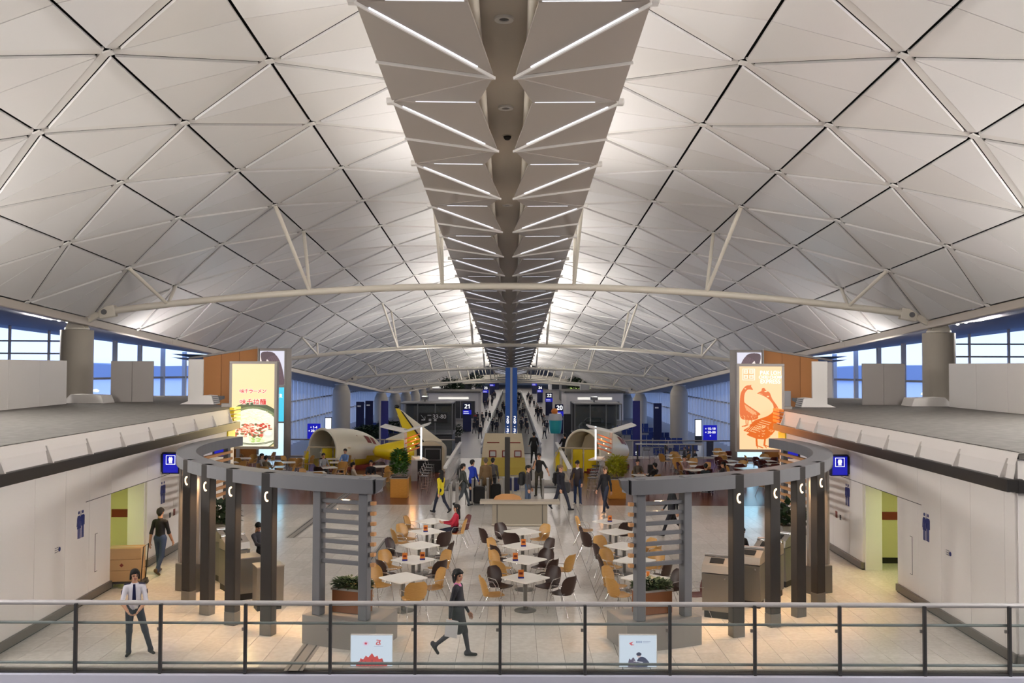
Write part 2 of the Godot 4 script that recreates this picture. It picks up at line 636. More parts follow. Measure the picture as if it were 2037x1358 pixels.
func build_spine() -> void:
	var root := thing("ceiling_spine", "grey folded service spine hanging under the crown of the vault", "ceiling spine", Vector3.ZERO, 0, "", "structure")
	var far := Geo.new()
	var chan := Geo.new()
	var lamps := Geo.new()
	var rails := [Geo.new(), Geo.new()]
	var k := -7
	while k < 75:
		var d0 := 37.0 + ROW * k
		var d1 := d0 + ROW
		var dm := d0 + 2.75
		for sg: float in [-1.0, 1.0]:
			var c0 := P(sg * W_SPINE, spine_y(d0), d0)
			var c1 := P(sg * W_SPINE, spine_y(d1), d1)
			var me := P(sg * W_SPINE, spine_y(dm), dm)
			var ap := P(sg * 0.2, spine_y(dm) - 0.34, dm)
			var h0 := P(sg * 0.62, spine_y(d0) - 0.02, d0)
			var h1 := P(sg * 0.62, spine_y(d1) - 0.02, d1)
			for t in [[c0, ap, me], [me, ap, c1], [c0, h0, ap], [c1, ap, h1]]:
				if k < 6 and k > -6:
					var g := Geo.new()
					tri_plate(g, t, 0.03, 0.05)
					part(g, "spine_panel", M.spine, root)
				else:
					tri_plate(far, t, 0.03, 0.05)
			# bright-edged fins along the clamp-to-apex lines, and the clamp itself
			for e in [[c0, ap], [me, ap]]:
				var g: Geo = far
				if k < 6 and k > -6:
					g = Geo.new()
				g.beam(e[0] + Vector3(0, -0.03, 0), e[1] + Vector3(0, -0.03, 0), 0.04, 0.06)
				if g != far:
					part(g, "spine_fin", M.rib, root)
			# thin linear lamps: beside the long fin, and across the clamp row up to the channel
			for e in [[c0.lerp(ap, 0.1), c0.lerp(ap, 0.86)], [h0.lerp(c0, 0.04), h0.lerp(c0, 0.72)]]:
				var g: Geo = lamps
				if k < 6 and k > -6:
					g = Geo.new()
				g.beam(e[0] + Vector3(0, 0.0, 0.05), e[1] + Vector3(0, 0.0, 0.05), 0.028, 0.03)
				if g != lamps:
					part(g, "linear_lamp", M.slot_lamp, root)
			var cl: Geo = far
			if k < 6 and k > -6:
				cl = Geo.new()
			cl.box(c0 + Vector3(sg * 0.03, 0.0, 0), Vector3(0.16, 0.14, 0.2), Basis(), 0.02)
			if cl != far:
				part(cl, "spine_clamp", M.rib, root)
		k += 1
	var dd := [-8.0, 20.0, 60.0, 100.0, 130.0, 145.0, 165.0, 200.0, 430.0]
	for i in dd.size() - 1:
		var a := P(0, spine_y(dd[i]) + 0.42, dd[i])
		var b := P(0, spine_y(dd[i + 1]) + 0.42, dd[i + 1])
		chan.beam(a, b, 1.5, 0.06)
		for sg: float in [-1.0, 1.0]:
			chan.beam(a + Vector3(sg * 0.72, -0.2, 0), b + Vector3(sg * 0.72, -0.2, 0), 0.05, 0.42)
			rails[0 if sg < 0 else 1].tube([a + Vector3(sg * 0.56, -0.24, 0), b + Vector3(sg * 0.56, -0.24, 0)], 0.11, 12, false)
	part(far, "far_spine_panels", M.spine, root).set_meta("kind", "stuff")
	part(chan, "spine_channel", M.spine_channel, root)
	for r in rails:
		part(r, "cream_rail", M.tie, root)
	part(lamps, "far_linear_lamps", M.slot_lamp, root).set_meta("kind", "stuff")
	# recessed downlights and a dome camera in the channel
	var n := 0
	for py in [52.0, 231.0, 420.0]:
		var d := [17.8, 22.9, 33.3][n] as float
		var y := spine_y(d) + 0.38
		var dl := thing("ceiling_downlight", "round recessed downlight in the channel of the ceiling spine", "downlight", P(0, y, d), 0, "downlights in the ceiling spine")
		var g := Geo.new()
		g.lathe([Vector2(0.1, 0.02), Vector2(0.1, -0.02), Vector2(0.19, -0.03), Vector2(0.2, 0.0), Vector2(0.2, 0.02)], Vector3.ZERO, 24)
		part(g, "trim_ring", M.white, dl)
		var g2 := Geo.new()
		g2.lathe([Vector2(0.0, 0.0), Vector2(0.1, 0.0), Vector2(0.1, 0.02)], Vector3.ZERO, 20)
		part(g2, "reflector", M.mid_grey, dl)
		n += 1
	var dc := thing("dome_camera", "small dark dome camera under the ceiling spine", "security camera", P(0.03, spine_y(25.2) + 0.39, 25.2))
	var h := Geo.new()
	h.lathe([Vector2(0.0, -0.13), Vector2(0.06, -0.115), Vector2(0.1, -0.07), Vector2(0.115, -0.01), Vector2(0.115, 0.0)], Vector3.ZERO, 18)
	part(h, "dome", M.black, dc)
	var h2 := Geo.new()
	h2.lathe([Vector2(0.12, -0.02), Vector2(0.15, -0.01), Vector2(0.15, 0.0)], Vector3.ZERO, 18)
	part(h2, "flange", M.spine_channel, dc)

func build_trusses() -> void:
	for k in 12:
		var d := 40.1 + 31.2 * k
		var drop := crown(40.1) - crown(d)
		var t := thing("arched_truss", "slender cream arched tie tube with raking struts below the vault", "truss", P(0, 9.05 - drop, d), 0, "arched ties crossing the hall")
		var path := []
		for i in 25:
			var x := lerpf(-17.6, 17.6, i / 24.0)
			path.append(Vector3(x, -1.2 * pow(x / 17.84, 2.0), 0))
		var g := Geo.new()
		g.tube(path, 0.15, 12)
		part(g, "tie_tube", M.tie, t)
		for sg: float in [-1.0, 1.0]:
			for q in [[2.92, 3.2], [8.8, 9.7], [15.1, 15.75]]:
				var a := Vector3(sg * q[0], -1.2 * pow(q[0] / 17.84, 2.0), 0)
				for e in [-1.0, 1.0]:
					var b := roofp(sg * q[1], d + e * ROW * 0.5) - t.position
					var s := Geo.new()
					s.tube([a, b], [0.075, 0.085], 10)
					part(s, "strut", M.tie, t)
			# forked end and pin towards the column head
			var e0 := Vector3(sg * 17.4, -1.15, 0)
			var e1 := Vector3(sg * 18.1, -1.28, 0)
			var f := Geo.new()
			for z in [-0.13, 0.13]:
				f.beam(e0 + Vector3(0, 0, z), e1 + Vector3(0, 0, z), 0.06, 0.5, 0.02)
			f.beam(e1, Vector3(sg * 19.0, -1.75, 0), 0.2, 0.3, 0.03)
			part(f, "end_fork", M.tie, t)
			var pn := Geo.new()
			pn.tube([Vector3(sg * 17.85, -1.22, -0.22), Vector3(sg * 17.85, -1.22, 0.22)], 0.12, 12)
			part(pn, "pin", M.mid_grey, t)

func column(x: float, d: float, base: float, top: float, r: float, m: Material, label: String, group: String) -> void:
	var o := thing("column", label, "column", P(x, base, d), 0, group, "structure")
	var h := top - base
	var g := Geo.new()
	if r > 0.8:
		g.lathe([Vector2(r, 0), Vector2(r, h - 1.0), Vector2(r * 0.93, h - 0.6), Vector2(r * 0.72, h - 0.15), Vector2(r * 0.66, h), Vector2(0, h)], Vector3.ZERO, 28)
	else:
		g.lathe([Vector2(r, 0), Vector2(r, h), Vector2(0, h)], Vector3.ZERO, 28)
	part(g, "shaft", m, o)
	var c := Geo.new()
	c.lathe([Vector2(r * 0.6, h), Vector2(r * 0.75, h + 0.03), Vector2(r * 0.75, h + 0.1), Vector2(0.0, h + 0.12)], Vector3.ZERO, 24)
	part(c, "cap_ring", M.tie, o)
	var br := Geo.new()
	for z in [-0.22, 0.22]:
		br.prism(PackedVector2Array([Vector2(-0.42, 0.1), Vector2(0.42, 0.1), Vector2(0.16, 0.62), Vector2(-0.16, 0.62)]), Vector3(0, h, z - 0.03), Vector3.RIGHT, Vector3.UP, Vector3(0, 0, 0.06))
	part(br, "bracket", M.tie, o)

func build_columns() -> void:
	for sg: float in [-1.0, 1.0]:
		column(sg * 19.1, 40.1, 0.0, 7.02, 0.68, M.column, "tall cream round column rising behind the white roof screens", "cream columns behind the restroom blocks")
		for d: float in [71.3, 102.5, 133.7, 149.3, 164.9, 180.5, 196.1, 211.7, 227.3, 242.9, 258.5, 274.1, 289.7, 305.3, 320.9]:
			column(sg * 19.1, d, LOW, crown(d) - 5.94 - 0.45, 1.0, M.column, "thick grey round column with tapered shoulder along the concourse glass", "grey columns along the concourse")

# ------------------------------------------------------------------ floors
func build_floors() -> void:
	var root := thing("floor", "pale stone tile floor of the hall", "floor", Vector3.ZERO, 0, "", "structure")
	var bed := Geo.new()
	bed.box(P(0, -0.17, 26.3), Vector3(90, 0.3, 19.4))
	part(bed, "screed", M.grout, root)
	var n := 0
	var rest := Geo.new()
	var restb := Geo.new()
	var rng := RandomNumberGenerator.new()
	rng.seed = 11
	var tw := 0.512
	var td := 0.9
	var row := 0
	var d := 16.64
	while d < 35.9:
		var dl := minf(td, 36.0 - d)
		for i in range(-42, 42):
			var x := 0.17 + tw * i
			var s := Vector3(tw - 0.005, 0.02, dl - 0.005)
			var o := P(x + tw * 0.5, -0.01 - rng.randf() * 0.0008, d + dl * 0.5)
			if i == 4:
				s.x -= 0.012
			var alt := rng.randf() < 0.4
			if absf(x) < d * 0.58 and n < 298:
				var g := Geo.new()
				g.box(o, s, Basis(), 0.002)
				part(g, "floor_tile", M.tile_b if alt else M.tile, root)
				n += 1
			else:
				(restb if alt else rest).box(o, s)
		d += td
		row += 1
	part(rest, "far_floor_tiles", M.tile, root).set_meta("kind", "stuff")
	part(restb, "far_floor_tiles_darker", M.tile_b, root).set_meta("kind", "stuff")
	# the edge of the slab over the void, seen under the railing
	var ed := Geo.new()
	ed.box(P(0, -0.62, 16.5), Vector3(90, 1.1, 0.2))
	part(ed, "slab_edge", M.slab, root)
	# inlaid metal strip that doglegs between the tables and the pergola
	var st := thing("floor_strip", "dull metal strip inlaid in the pale tiles in a dogleg", "floor strip", Vector3.ZERO, 0, "", "structure")
	var pts := [fl(583, 1334), fl(778, 1068), fl(578, 1069), fl(700, 975)]
	for i in 3:
		var g := Geo.new()
		var w := 0.34 if i != 1 else 0.05
		g.beam(pts[i] + Vector3(0, 0.001, 0), pts[i + 1] + Vector3(0, 0.001, 0), w, 0.006)
		part(g, "strip", M.steel_soft, st)
		if i != 1:
			var e := Geo.new()
			var dv: Vector3 = (pts[i + 1] - pts[i]).normalized().cross(Vector3.UP) * 0.1
			for q in [-1.0, 1.0]:
				e.beam(pts[i] + dv * q + Vector3(0, 0.004, 0), pts[i + 1] + dv * q + Vector3(0, 0.004, 0), 0.03, 0.006)
			part(e, "edge_line", M.dark_grey, st)
	# red-brown floor of the food court, cut for the escalator well
	var fc := thing("floor_food_court", "polished red-brown floor of the food court", "floor", Vector3.ZERO, 0, "", "structure")
	for q in [[-45.0, -3.0, 36.0, 54.2], [3.0, 45.0, 36.0, 54.2]]:
		var g := Geo.new()
		g.box(P((q[0] + q[1]) * 0.5, -0.2, (q[2] + q[3]) * 0.5), Vector3(q[1] - q[0], 0.4, q[3] - q[2]))
		part(g, "red_slab", M.red_floor, fc)
	var g3 := Geo.new()
	g3.box(P(0, -0.2, 38.0), Vector3(6, 0.4, 4.0))
	g3.box(P(0, -0.2, 49.1), Vector3(6, 0.4, 10.2))
	part(g3, "landing_slab", M.tile_b, fc)
	var lo := Geo.new()
	lo.box(P(0, LOW - 0.15, 222), Vector3(60, 0.3, 468))
	solo(lo, "floor_concourse", M.low_floor, "grey floor of the long lower concourse", "floor", "", "structure")
	var ap := Geo.new()
	ap.box(P(0, -8.2, 300), Vector3(2400, 0.4, 1600))
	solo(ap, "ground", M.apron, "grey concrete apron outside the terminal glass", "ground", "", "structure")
	# the landing that the photographer stands on
	var me := Geo.new()
	me.box(P(0, 3.7, -6), Vector3(60, 0.4, 13.2))
	solo(me, "floor_landing", M.tile, "upper landing floor opposite the hall", "floor", "", "structure")

func window_bay(called: String, label: String, a: Vector3, b: Vector3, top_a: float, top_b: float, n: int, rails: Array, mw: float, individual := true) -> void:
	# glazed wall from a to b (at floor height), with n panes across
	var o := thing(called, label, "window wall", (a + b) * 0.5, 0, "", "structure")
	var off := o.position
	var dir := (b - a).normalized()
	var side := dir.cross(Vector3.UP)
	for i in n + (1 if individual else 0):
		var f := i / float(n)
		var p := a.lerp(b, f) - off
		var h := lerpf(top_a, top_b, f) - a.y
		var g := Geo.new()
		g.box(p + Vector3(0, h * 0.5, 0), Vector3(mw, h, mw * 2.2), Basis(dir, Vector3.UP, dir.cross(Vector3.UP)))
		part(g, "mullion", M.white, o)
	for y in rails:
		var g := Geo.new()
		g.beam(a - off + Vector3(0, y - a.y, 0), b - off + Vector3(0, y - b.y, 0), mw * 1.4, mw)
		part(g, "rail", M.light_grey, o)
	for i in n:
		var p := a.lerp(b, i / float(n)) - off
		var q := a.lerp(b, (i + 1) / float(n)) - off
		var h0 := lerpf(top_a, top_b, i / float(n)) - a.y
		var h1 := lerpf(top_a, top_b, (i + 1) / float(n)) - a.y
		var g := Geo.new()
		g.face([p, q, q + Vector3(0, h1, 0), p + Vector3(0, h0, 0)], side)
		part(g, "pane", M.pane, o)

func build_glazing() -> void:
	var n := 1
	for sg: float in [-1.0, 1.0]:
		# angled glass beyond the restroom blocks, then the straight concourse glass
		var lab := " with dusk sky beyond" if sg < 0 else " with the apron beyond"
		window_bay("window_%d" % n, "tall glazed wall behind the restroom block roofs" + (" by the ramen sign" if sg < 0 else " by the goose sign"), P(sg * 46, 0, 56), P(sg * 27, 0, 58), 11.0, 8.2, 8, [2.6, 4.8, 6.2, 7.0], 0.1)
		n += 1
		window_bay("window_%d" % n, "angled glass bay joining hall and concourse" + (" beside the ramen sign pylon" if sg < 0 else " beside the goose sign pylon"), P(sg * 27, LOW, 58), P(sg * 23.6, LOW, 70), 7.6, 6.2, 5, [-0.4, 2.2, 4.6], 0.14, false)
		n += 1
		for k in 11:
			var d0 := 70.0 + 31.2 * k
			var d1 := d0 + 31.2
			window_bay("window_%d" % n, "concourse glass wall with close vertical mullions" + (" on the noodle sign side" if sg < 0 else " on the goose sign side"), P(sg * 23.6, LOW, d0), P(sg * 23.6, LOW, d1), crown(d0) - 5.75, crown(d1) - 5.75, 18 if k < 4 else 8, [-0.6, 1.6], 0.16, false)
			n += 1
	# solid outer walls out of view, and the far end
	for q in [["wall_west", P(-46.2, 5, 22), Vector3(0.4, 16, 70)], ["wall_east", P(46.2, 5, 22), Vector3(0.4, 16, 70)], ["wall_south", P(0, 6, -13), Vector3(93, 24, 0.4)], ["wall_north", P(0, 2, 415), Vector3(60, 14, 0.4)]]:
		var g := Geo.new()
		g.box(q[1], q[2])
		solo(g, q[0], M.white_wall, "plain pale end wall closing the terminal hall", "wall", "outer walls", "structure")
	for sg: float in [-1.0, 1.0]:
		var g := Geo.new()
		g.box(P(sg * 24.5, -1.6, 56), Vector3(43, 3.1, 0.3))
		solo(g, "wall_step", M.white_wall, "low wall under the edge of the food court floor", "wall", "step walls", "structure")

func aircraft(at: Vector3, turn: float, sc: float, tail: Color) -> void:
	var o := thing("airliner", "parked white airliner seen through the terminal glass", "airplane", at, turn, "parked airliners outside")
	var g := Geo.new()
	var prof := []
	for q in [[0.0, -19.0], [1.0, -18.0], [1.7, -16.0], [2.0, -13.0], [2.0, 9.0], [1.4, 15.0], [0.5, 19.0], [0.0, 19.3]]:
		prof.append(Vector2(q[0] * sc, q[1] * sc))
	g.lathe(prof, Vector3(0, 3.6 * sc, 0), 18, Basis(Vector3.RIGHT, PI * 0.5))
	part(g, "fuselage", M.aircraft, o)
	for s: float in [-1.0, 1.0]:
		var w := Geo.new()
		w.prism(PackedVector2Array([Vector2(0, -3) * sc, Vector2(s * 17, 5) * sc, Vector2(s * 17, 6.6) * sc, Vector2(0, 3.4) * sc]), Vector3(0, 2.8 * sc, 0), Vector3.RIGHT, Vector3.BACK, Vector3(0, 0.4 * sc, 0))
		part(w, "wing", M.aircraft, o)
		var e := Geo.new()
		e.tube([Vector3(s * 6, 1.6, -1.5) * sc, Vector3(s * 6, 1.6, 2.5) * sc], 1.0 * sc, 14)
		part(e, "engine", M.mid_grey, o)
		var lg := Geo.new()
		lg.box(Vector3(s * 2.4, 0.9, 1.5) * sc, Vector3(0.6, 1.8, 1.6) * sc, Basis(), 0.1)
		part(lg, "landing_gear", M.dark_grey, o)
	var t := Geo.new()
	t.prism(PackedVector2Array([Vector2(12, 5) * sc, Vector2(17, 12) * sc, Vector2(19.5, 12) * sc, Vector2(18.5, 4.6) * sc]), Vector3(-0.2, 0, 0) * sc, Vector3.BACK, Vector3.UP, Vector3(0.4, 0, 0) * sc)
	var tm := mat("tail_%d" % int(at.x), tail, 0.4)
	part(t, "tail_fin", tm, o)

func build_outside() -> void:
	aircraft(P(-46, -8, 108), 0.5, 1.0, C(226, 232, 240))
	aircraft(P(52, -8, 100), -0.7, 1.0, C(206, 214, 226))
	aircraft(P(-62, -8, 190), 1.1, 1.0, C(70, 90, 150))
	aircraft(P(66, -8, 190), -1.2, 1.0, C(226, 232, 240))
	var rng := RandomNumberGenerator.new()
	rng.seed = 4
	for sg: float in [-1.0, 1.0]:
		var g := Geo.new()
		var poly := PackedVector2Array([Vector2(-500, 0)])
		for i in 21:
			poly.append(Vector2(-500 + i * 50, 9 + 5 * absf(sin(i * 0.7 + sg)) + rng.randf() * 3))
		poly.append(Vector2(500, 0))
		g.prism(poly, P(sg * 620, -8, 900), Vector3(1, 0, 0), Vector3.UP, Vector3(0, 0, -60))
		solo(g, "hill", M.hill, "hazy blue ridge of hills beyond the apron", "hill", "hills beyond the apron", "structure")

# ------------------------------------------------------------------ prints
func poly_fill(im: Image, pts: Array, c: Color) -> void:
	var lo := 1e9
	var hi := -1e9
	for p in pts:
		lo = minf(lo, p.y)
		hi = maxf(hi, p.y)
	for y in range(maxi(0, int(floor(lo))), mini(im.get_height(), int(ceil(hi)) + 1)):
		var xs := []
		var yy := y + 0.5
		for i in pts.size():
			var a: Vector2 = pts[i]
			var b: Vector2 = pts[(i + 1) % pts.size()]
			if (a.y <= yy) != (b.y <= yy):
				xs.append(a.x + (yy - a.y) / (b.y - a.y) * (b.x - a.x))
		xs.sort()
		for i in range(0, xs.size() - 1, 2):
			var x0 := maxi(0, int(round(xs[i])))
			var x1 := mini(im.get_width(), int(round(xs[i + 1])))
			if x1 > x0:
				im.fill_rect(Rect2i(x0, y, x1 - x0, 1), c)

func line_draw(im: Image, a: Vector2, b: Vector2, w: float, c: Color) -> void:
	var dv := (b - a)
	if dv.length() < 0.01:
		return
	var nr := Vector2(-dv.y, dv.x).normalized() * w * 0.5
	var ex := dv.normalized() * w * 0.3
	poly_fill(im, [a - ex + nr, b + ex + nr, b + ex - nr, a - ex - nr], c)

func oval(im: Image, o: Vector2, r: Vector2, c: Color, a0 := 0.0, a1 := TAU, n := 36) -> void:
	var pts := []
	for i in n + 1:
		var a := lerpf(a0, a1, i / float(n))
		pts.append(o + Vector2(cos(a), sin(a)) * r)
	poly_fill(im, pts, c)

func smooth_pts(p: Array, sc: Vector2, o := Vector2.ZERO) -> Array:
	# closed Catmull-Rom through the points
	var r := []
	var n := p.size()
	for i in n:
		for k in 5:
			r.append(o + Vector2(p[i][0], p[i][1]).cubic_interpolate(Vector2(p[(i + 1) % n][0], p[(i + 1) % n][1]), Vector2(p[(i + n - 1) % n][0], p[(i + n - 1) % n][1]), Vector2(p[(i + 2) % n][0], p[(i + 2) % n][1]), k / 5.0) * sc)
	return r

func strokes(im: Image, list: Array, o: Vector2, sc: float, w: float, c: Color) -> void:
	for s in list:
		for i in s.size() - 1:
			line_draw(im, o + Vector2(s[i][0], s[i][1]) * sc, o + Vector2(s[i + 1][0], s[i + 1][1]) * sc, w, c)

const GLYPH := {
	"mi": [[[0, 3], [3, 3], [3, 7], [0, 7], [0, 3]], [[4.5, 3], [9.5, 3]], [[4, 5], [10, 5]], [[7, 0.5], [7, 9.8]], [[7, 5], [4, 9]], [[7, 5], [10, 9]]],
	"sen": [[[7.5, 0.5], [3, 2]], [[0.5, 4.6], [9.5, 4.6]], [[5, 1.5], [5, 9.8]]],
	"ra": [[[2, 1], [8, 1]], [[1, 4], [9, 4], [7.5, 7.5], [3.5, 9.8]]],
	"dash": [[[0.5, 5], [9.5, 5]]],
	"me": [[[8, 0.8], [5, 6], [1, 9.5]], [[2.5, 3], [8.5, 8]]],
	"n": [[[1, 2], [4, 4]], [[9.5, 2], [6.5, 7], [1, 9.5]]],
	"pull": [[[0, 3], [3.5, 3]], [[2, 0.5], [2, 9.5], [0.8, 8.5]], [[0, 7], [3.8, 5.5]], [[7, 0.3], [7.4, 2]], [[4.5, 2.8], [10, 2.8]], [[6, 4], [6.6, 8]], [[9, 4], [8.2, 8.6]], [[4.2, 9.2], [10, 9.2]]],
	"noodle": [[[0, 1.4], [4.6, 1.4]], [[2.3, 0], [2.3, 4.4]], [[2.3, 2], [0.3, 4]], [[2.3, 2], [4.5, 4]], [[0.4, 5], [4.4, 5]], [[0.2, 7], [4.6, 7]], [[1, 5], [0.4, 9.5], [4.8, 9.5]], [[3.4, 5], [3.6, 8.6]], [[5, 1], [10, 1]], [[5.4, 3], [5.4, 9.6], [9.8, 9.6], [9.8, 3], [5.4, 3]], [[7, 3], [7, 9.4]], [[8.4, 3], [8.4, 9.4]], [[7.6, 1], [7.2, 3]]],
}

func emissive_print(key: String, im: Image, e: float) -> StandardMaterial3D:
	var m := StandardMaterial3D.new()
	m.resource_name = key
	var t := ImageTexture.create_from_image(im)
	m.albedo_color = Color(0.25, 0.25, 0.25)
	m.emission_enabled = true
	m.emission = Color.BLACK
	m.emission_texture = t
	m.emission_energy_multiplier = e
	m.roughness = 0.3
	M[key] = m
	return m

func print_mat(key: String, im: Image) -> StandardMaterial3D:
	var m := mat(key, Color.WHITE, 0.6)
	m.albedo_texture = ImageTexture.create_from_image(im)
	return m

func ramen_print() -> Image:
	var im := Image.create(256, 512, false, Image.FORMAT_RGB8)
	im.fill(C(255, 226, 168))
	var rng := RandomNumberGenerator.new()
	rng.seed = 6
	for y in range(0, 250, 2):
		im.fill_rect(Rect2i(0, y, 256, 1), C(255, 229, 174))
	# bowl
	oval(im, Vector2(128, 388), Vector2(188, 148), C(70, 84, 52))
	oval(im, Vector2(128, 402), Vector2(176, 138), C(122, 136, 92))
	oval(im, Vector2(128, 408), Vector2(158, 130), C(255, 252, 226))
	for i in 60:
		var a := rng.randf() * TAU
		var r := sqrt(rng.randf())
		var o := Vector2(128 + cos(a) * r * 118, 330 + sin(a) * r * 42)
		line_draw(im, o, o + Vector2(rng.randf_range(-30, 30), rng.randf_range(-12, 12)), 3, C(255, 244, 190) if rng.randf() < 0.5 else C(255, 255, 246))
	for i in 130:
		var o := Vector2(rng.randf_range(10, 240), rng.randf_range(372, 452))
		if absf(o.x - 128) > 118 - absf(o.y - 412) * 0.4:
			continue
		var c: Color = [C(226, 96, 74), C(238, 138, 112), C(250, 190, 160), C(206, 70, 54), C(120, 110, 70)][rng.randi() % 5]
		oval(im, o, Vector2(rng.randf_range(5, 15), rng.randf_range(3, 8)), c, 0, TAU, 12)
	for i in 26:
		oval(im, Vector2(rng.randf_range(110, 190), rng.randf_range(452, 484)), Vector2(rng.randf_range(6, 14), rng.randf_range(4, 7)), C(196, 226, 130) if i % 2 else C(238, 244, 196), 0, TAU, 12)
	oval(im, Vector2(222, 436), Vector2(30, 24), C(236, 236, 220))
	oval(im, Vector2(222, 430), Vector2(22, 14), C(250, 250, 240))
	for y in [494, 500]:
		for x in range(0, 256, 4):
			var t := (x - 128) / 128.0
			im.fill_rect(Rect2i(x, int(y - 22 * t * t), 4, 4), C(88, 98, 66))
	# lettering in red with a white outline, two rows
	for ps in 2:
		var c := C(255, 250, 240) if ps == 0 else C(222, 52, 40)
		var w := 9.0 if ps == 0 else 4.4
		var x := 48.0
		for g in ["mi", "sen", "ra", "dash", "me", "n"]:
			strokes(im, GLYPH[g], Vector2(x, 156), 2.5, w * 0.85, c)
			x += 27.0
		x = 50.0
		for g in ["mi", "sen", "pull", "noodle"]:
			strokes(im, GLYPH[g], Vector2(x, 218), 3.4, w, c)
			x += 40.0
	return im

func goose(im: Image, pts: Array, sc: Vector2, o: Vector2, c: Color) -> void:
	poly_fill(im, smooth_pts(pts, sc, o), c)

func goose_print() -> Image:
	var im := Image.create(256, 512, false, Image.FORMAT_RGB8)
	var bg := C(255, 212, 160)
	im.fill(bg)
	var ink := C(226, 104, 22)
	var s := Vector2(256 / 490.0, 512 / 990.0)
	# measured on the sign: x 0..490, y 0..990
	var g1 := [[10, 360], [40, 275], [80, 232], [118, 226], [140, 222], [136, 240], [158, 282], [120, 276], [90, 285], [62, 330], [56, 420], [80, 450], [150, 500], [240, 568], [215, 590], [214, 620], [160, 640], [90, 640], [10, 600]]
	var g2 := [[205, 322], [252, 295], [262, 264], [290, 262], [310, 290], [350, 315], [380, 390], [440, 480], [468, 570], [455, 680], [400, 780], [320, 860], [230, 868], [160, 850], [85, 815], [110, 790], [48, 765], [110, 720], [170, 650], [250, 620], [330, 588], [385, 540], [392, 470], [360, 415], [310, 370], [240, 335]]
	goose(im, g1, s, Vector2.ZERO, ink)
	goose(im, g2, s, Vector2.ZERO, ink)
	for q in [[75, 640, 78, 705, 30, 718], [100, 640, 96, 700, 60, 716], [140, 640, 148, 690, 120, 700]]:
		line_draw(im, Vector2(q[0], q[1]) * s, Vector2(q[2], q[3]) * s, 5, ink)
		line_draw(im, Vector2(q[2], q[3]) * s, Vector2(q[4], q[5]) * s, 5, ink)
	for q in [[195, 860, 200, 945, 270, 972], [295, 855, 285, 940, 370, 968]]:
		line_draw(im, Vector2(q[0], q[1]) * s, Vector2(q[2], q[3]) * s, 11, ink)
		line_draw(im, Vector2(q[2], q[3]) * s, Vector2(q[4], q[5]) * s, 6, ink)
		line_draw(im, Vector2(q[2], q[3]) * s, Vector2(q[4] - 60, q[5] + 4) * s, 5, ink)
	# feather lines
	for k in 6:
		for j in 7:
			var a := Vector2(60 + k * 22 + j * 3, 462 + k * 16 + j * 10)
			if a.y < 575:
				line_draw(im, a * s, (a + Vector2(18, 6)) * s, 2.2, bg)
	for k in 7:
		for j in 9:
			var a := Vector2(250 - k * 22 + j * 14, 640 + k * 21 + j * 4)
			if j < 8 - k / 2:
				line_draw(im, a * s, (a + Vector2(13, 9)) * s, 2.2, bg)
				line_draw(im, (a + Vector2(13, 9)) * s, (a + Vector2(18, 2)) * s, 2.0, bg)
	for k in 7:
		line_draw(im, Vector2(70 + k * 30, 775 - k * 4) * s, Vector2(120 + k * 30, 720 - k * 2) * s, 2.2, bg)
	var rng := RandomNumberGenerator.new()
	rng.seed = 2
	for k in 28:
		var a := Vector2(rng.randf_range(210, 440), rng.randf_range(700, 835))
		if a.x > 450 - (a.y - 690) * 0.75:
			continue
		line_draw(im, a * s, (a + Vector2(7, 9)) * s, 2.0, bg)
		line_draw(im, (a + Vector2(7, 9)) * s, (a + Vector2(15, 1)) * s, 2.0, bg)
	for k in 12:
		var a := Vector2(430 + rng.randf_range(-12, 16), 490 + k * 17)
		line_draw(im, a * s, (a + Vector2(10, 6)) * s, 2.0, bg)
	for k in 16:
		var a := Vector2(rng.randf_range(20, 190), rng.randf_range(580, 630))
		line_draw(im, a * s, (a + Vector2(4, 10)) * s, 1.8, bg)
	oval(im, Vector2(305, 300) * s, Vector2(9, 4), bg)
	oval(im, Vector2(330, 360) * s, Vector2(7, 4), bg)
	oval(im, Vector2(70, 268) * s, Vector2(5, 3), bg)
	line_draw(im, Vector2(225, 322) * s, Vector2(265, 335) * s, 2.2, bg)
	# square seal
	var wh := C(255, 246, 226)
	var r0 := Vector2(38, 28) * s
	im.fill_rect(Rect2i(Vector2i(r0), Vector2i(Vector2(146, 140) * s)), wh)
	im.fill_rect(Rect2i(Vector2i(r0 + Vector2(5, 5)), Vector2i(Vector2(126, 120) * s)), C(255, 186, 120))
	for q in [[52, 42], [116, 42], [52, 104], [116, 104]]:
		im.fill_rect(Rect2i(Vector2i(Vector2(q[0], q[1]) * s), Vector2i(26, 24)), wh)
		im.fill_rect(Rect2i(Vector2i(Vector2(q[0], q[1]) * s + Vector2(6, 5)), Vector2i(14, 5)), C(255, 186, 120))
		im.fill_rect(Rect2i(Vector2i(Vector2(q[0], q[1]) * s + Vector2(6, 14)), Vector2i(14, 4)), C(255, 186, 120))
	return im

func hair_print(flip: bool) -> Image:
	var im := Image.create(128, 192, false, Image.FORMAT_RGB8)
	im.fill(C(232, 230, 246))
	poly_fill(im, smooth_pts([[20, 20], [60, 8], [96, 40], [120, 110], [127, 191], [90, 191], [70, 90], [40, 60]], Vector2.ONE), C(92, 66, 78))
	poly_fill(im, smooth_pts([[0, 30], [40, 50], [66, 100], [70, 191], [0, 191]], Vector2.ONE), C(250, 238, 232))
	for k in 14:
		line_draw(im, Vector2(50 + k * 3, 20 + k), Vector2(92 + k * 2.4, 190), 1.3, C(128, 98, 104) if k % 2 else C(66, 44, 56))
	poly_fill(im, smooth_pts([[6, 12], [50, 4], [80, 20], [40, 40], [24, 90], [10, 60]], Vector2.ONE), C(80, 56, 66))
	if flip:
		im.flip_x()
	return im

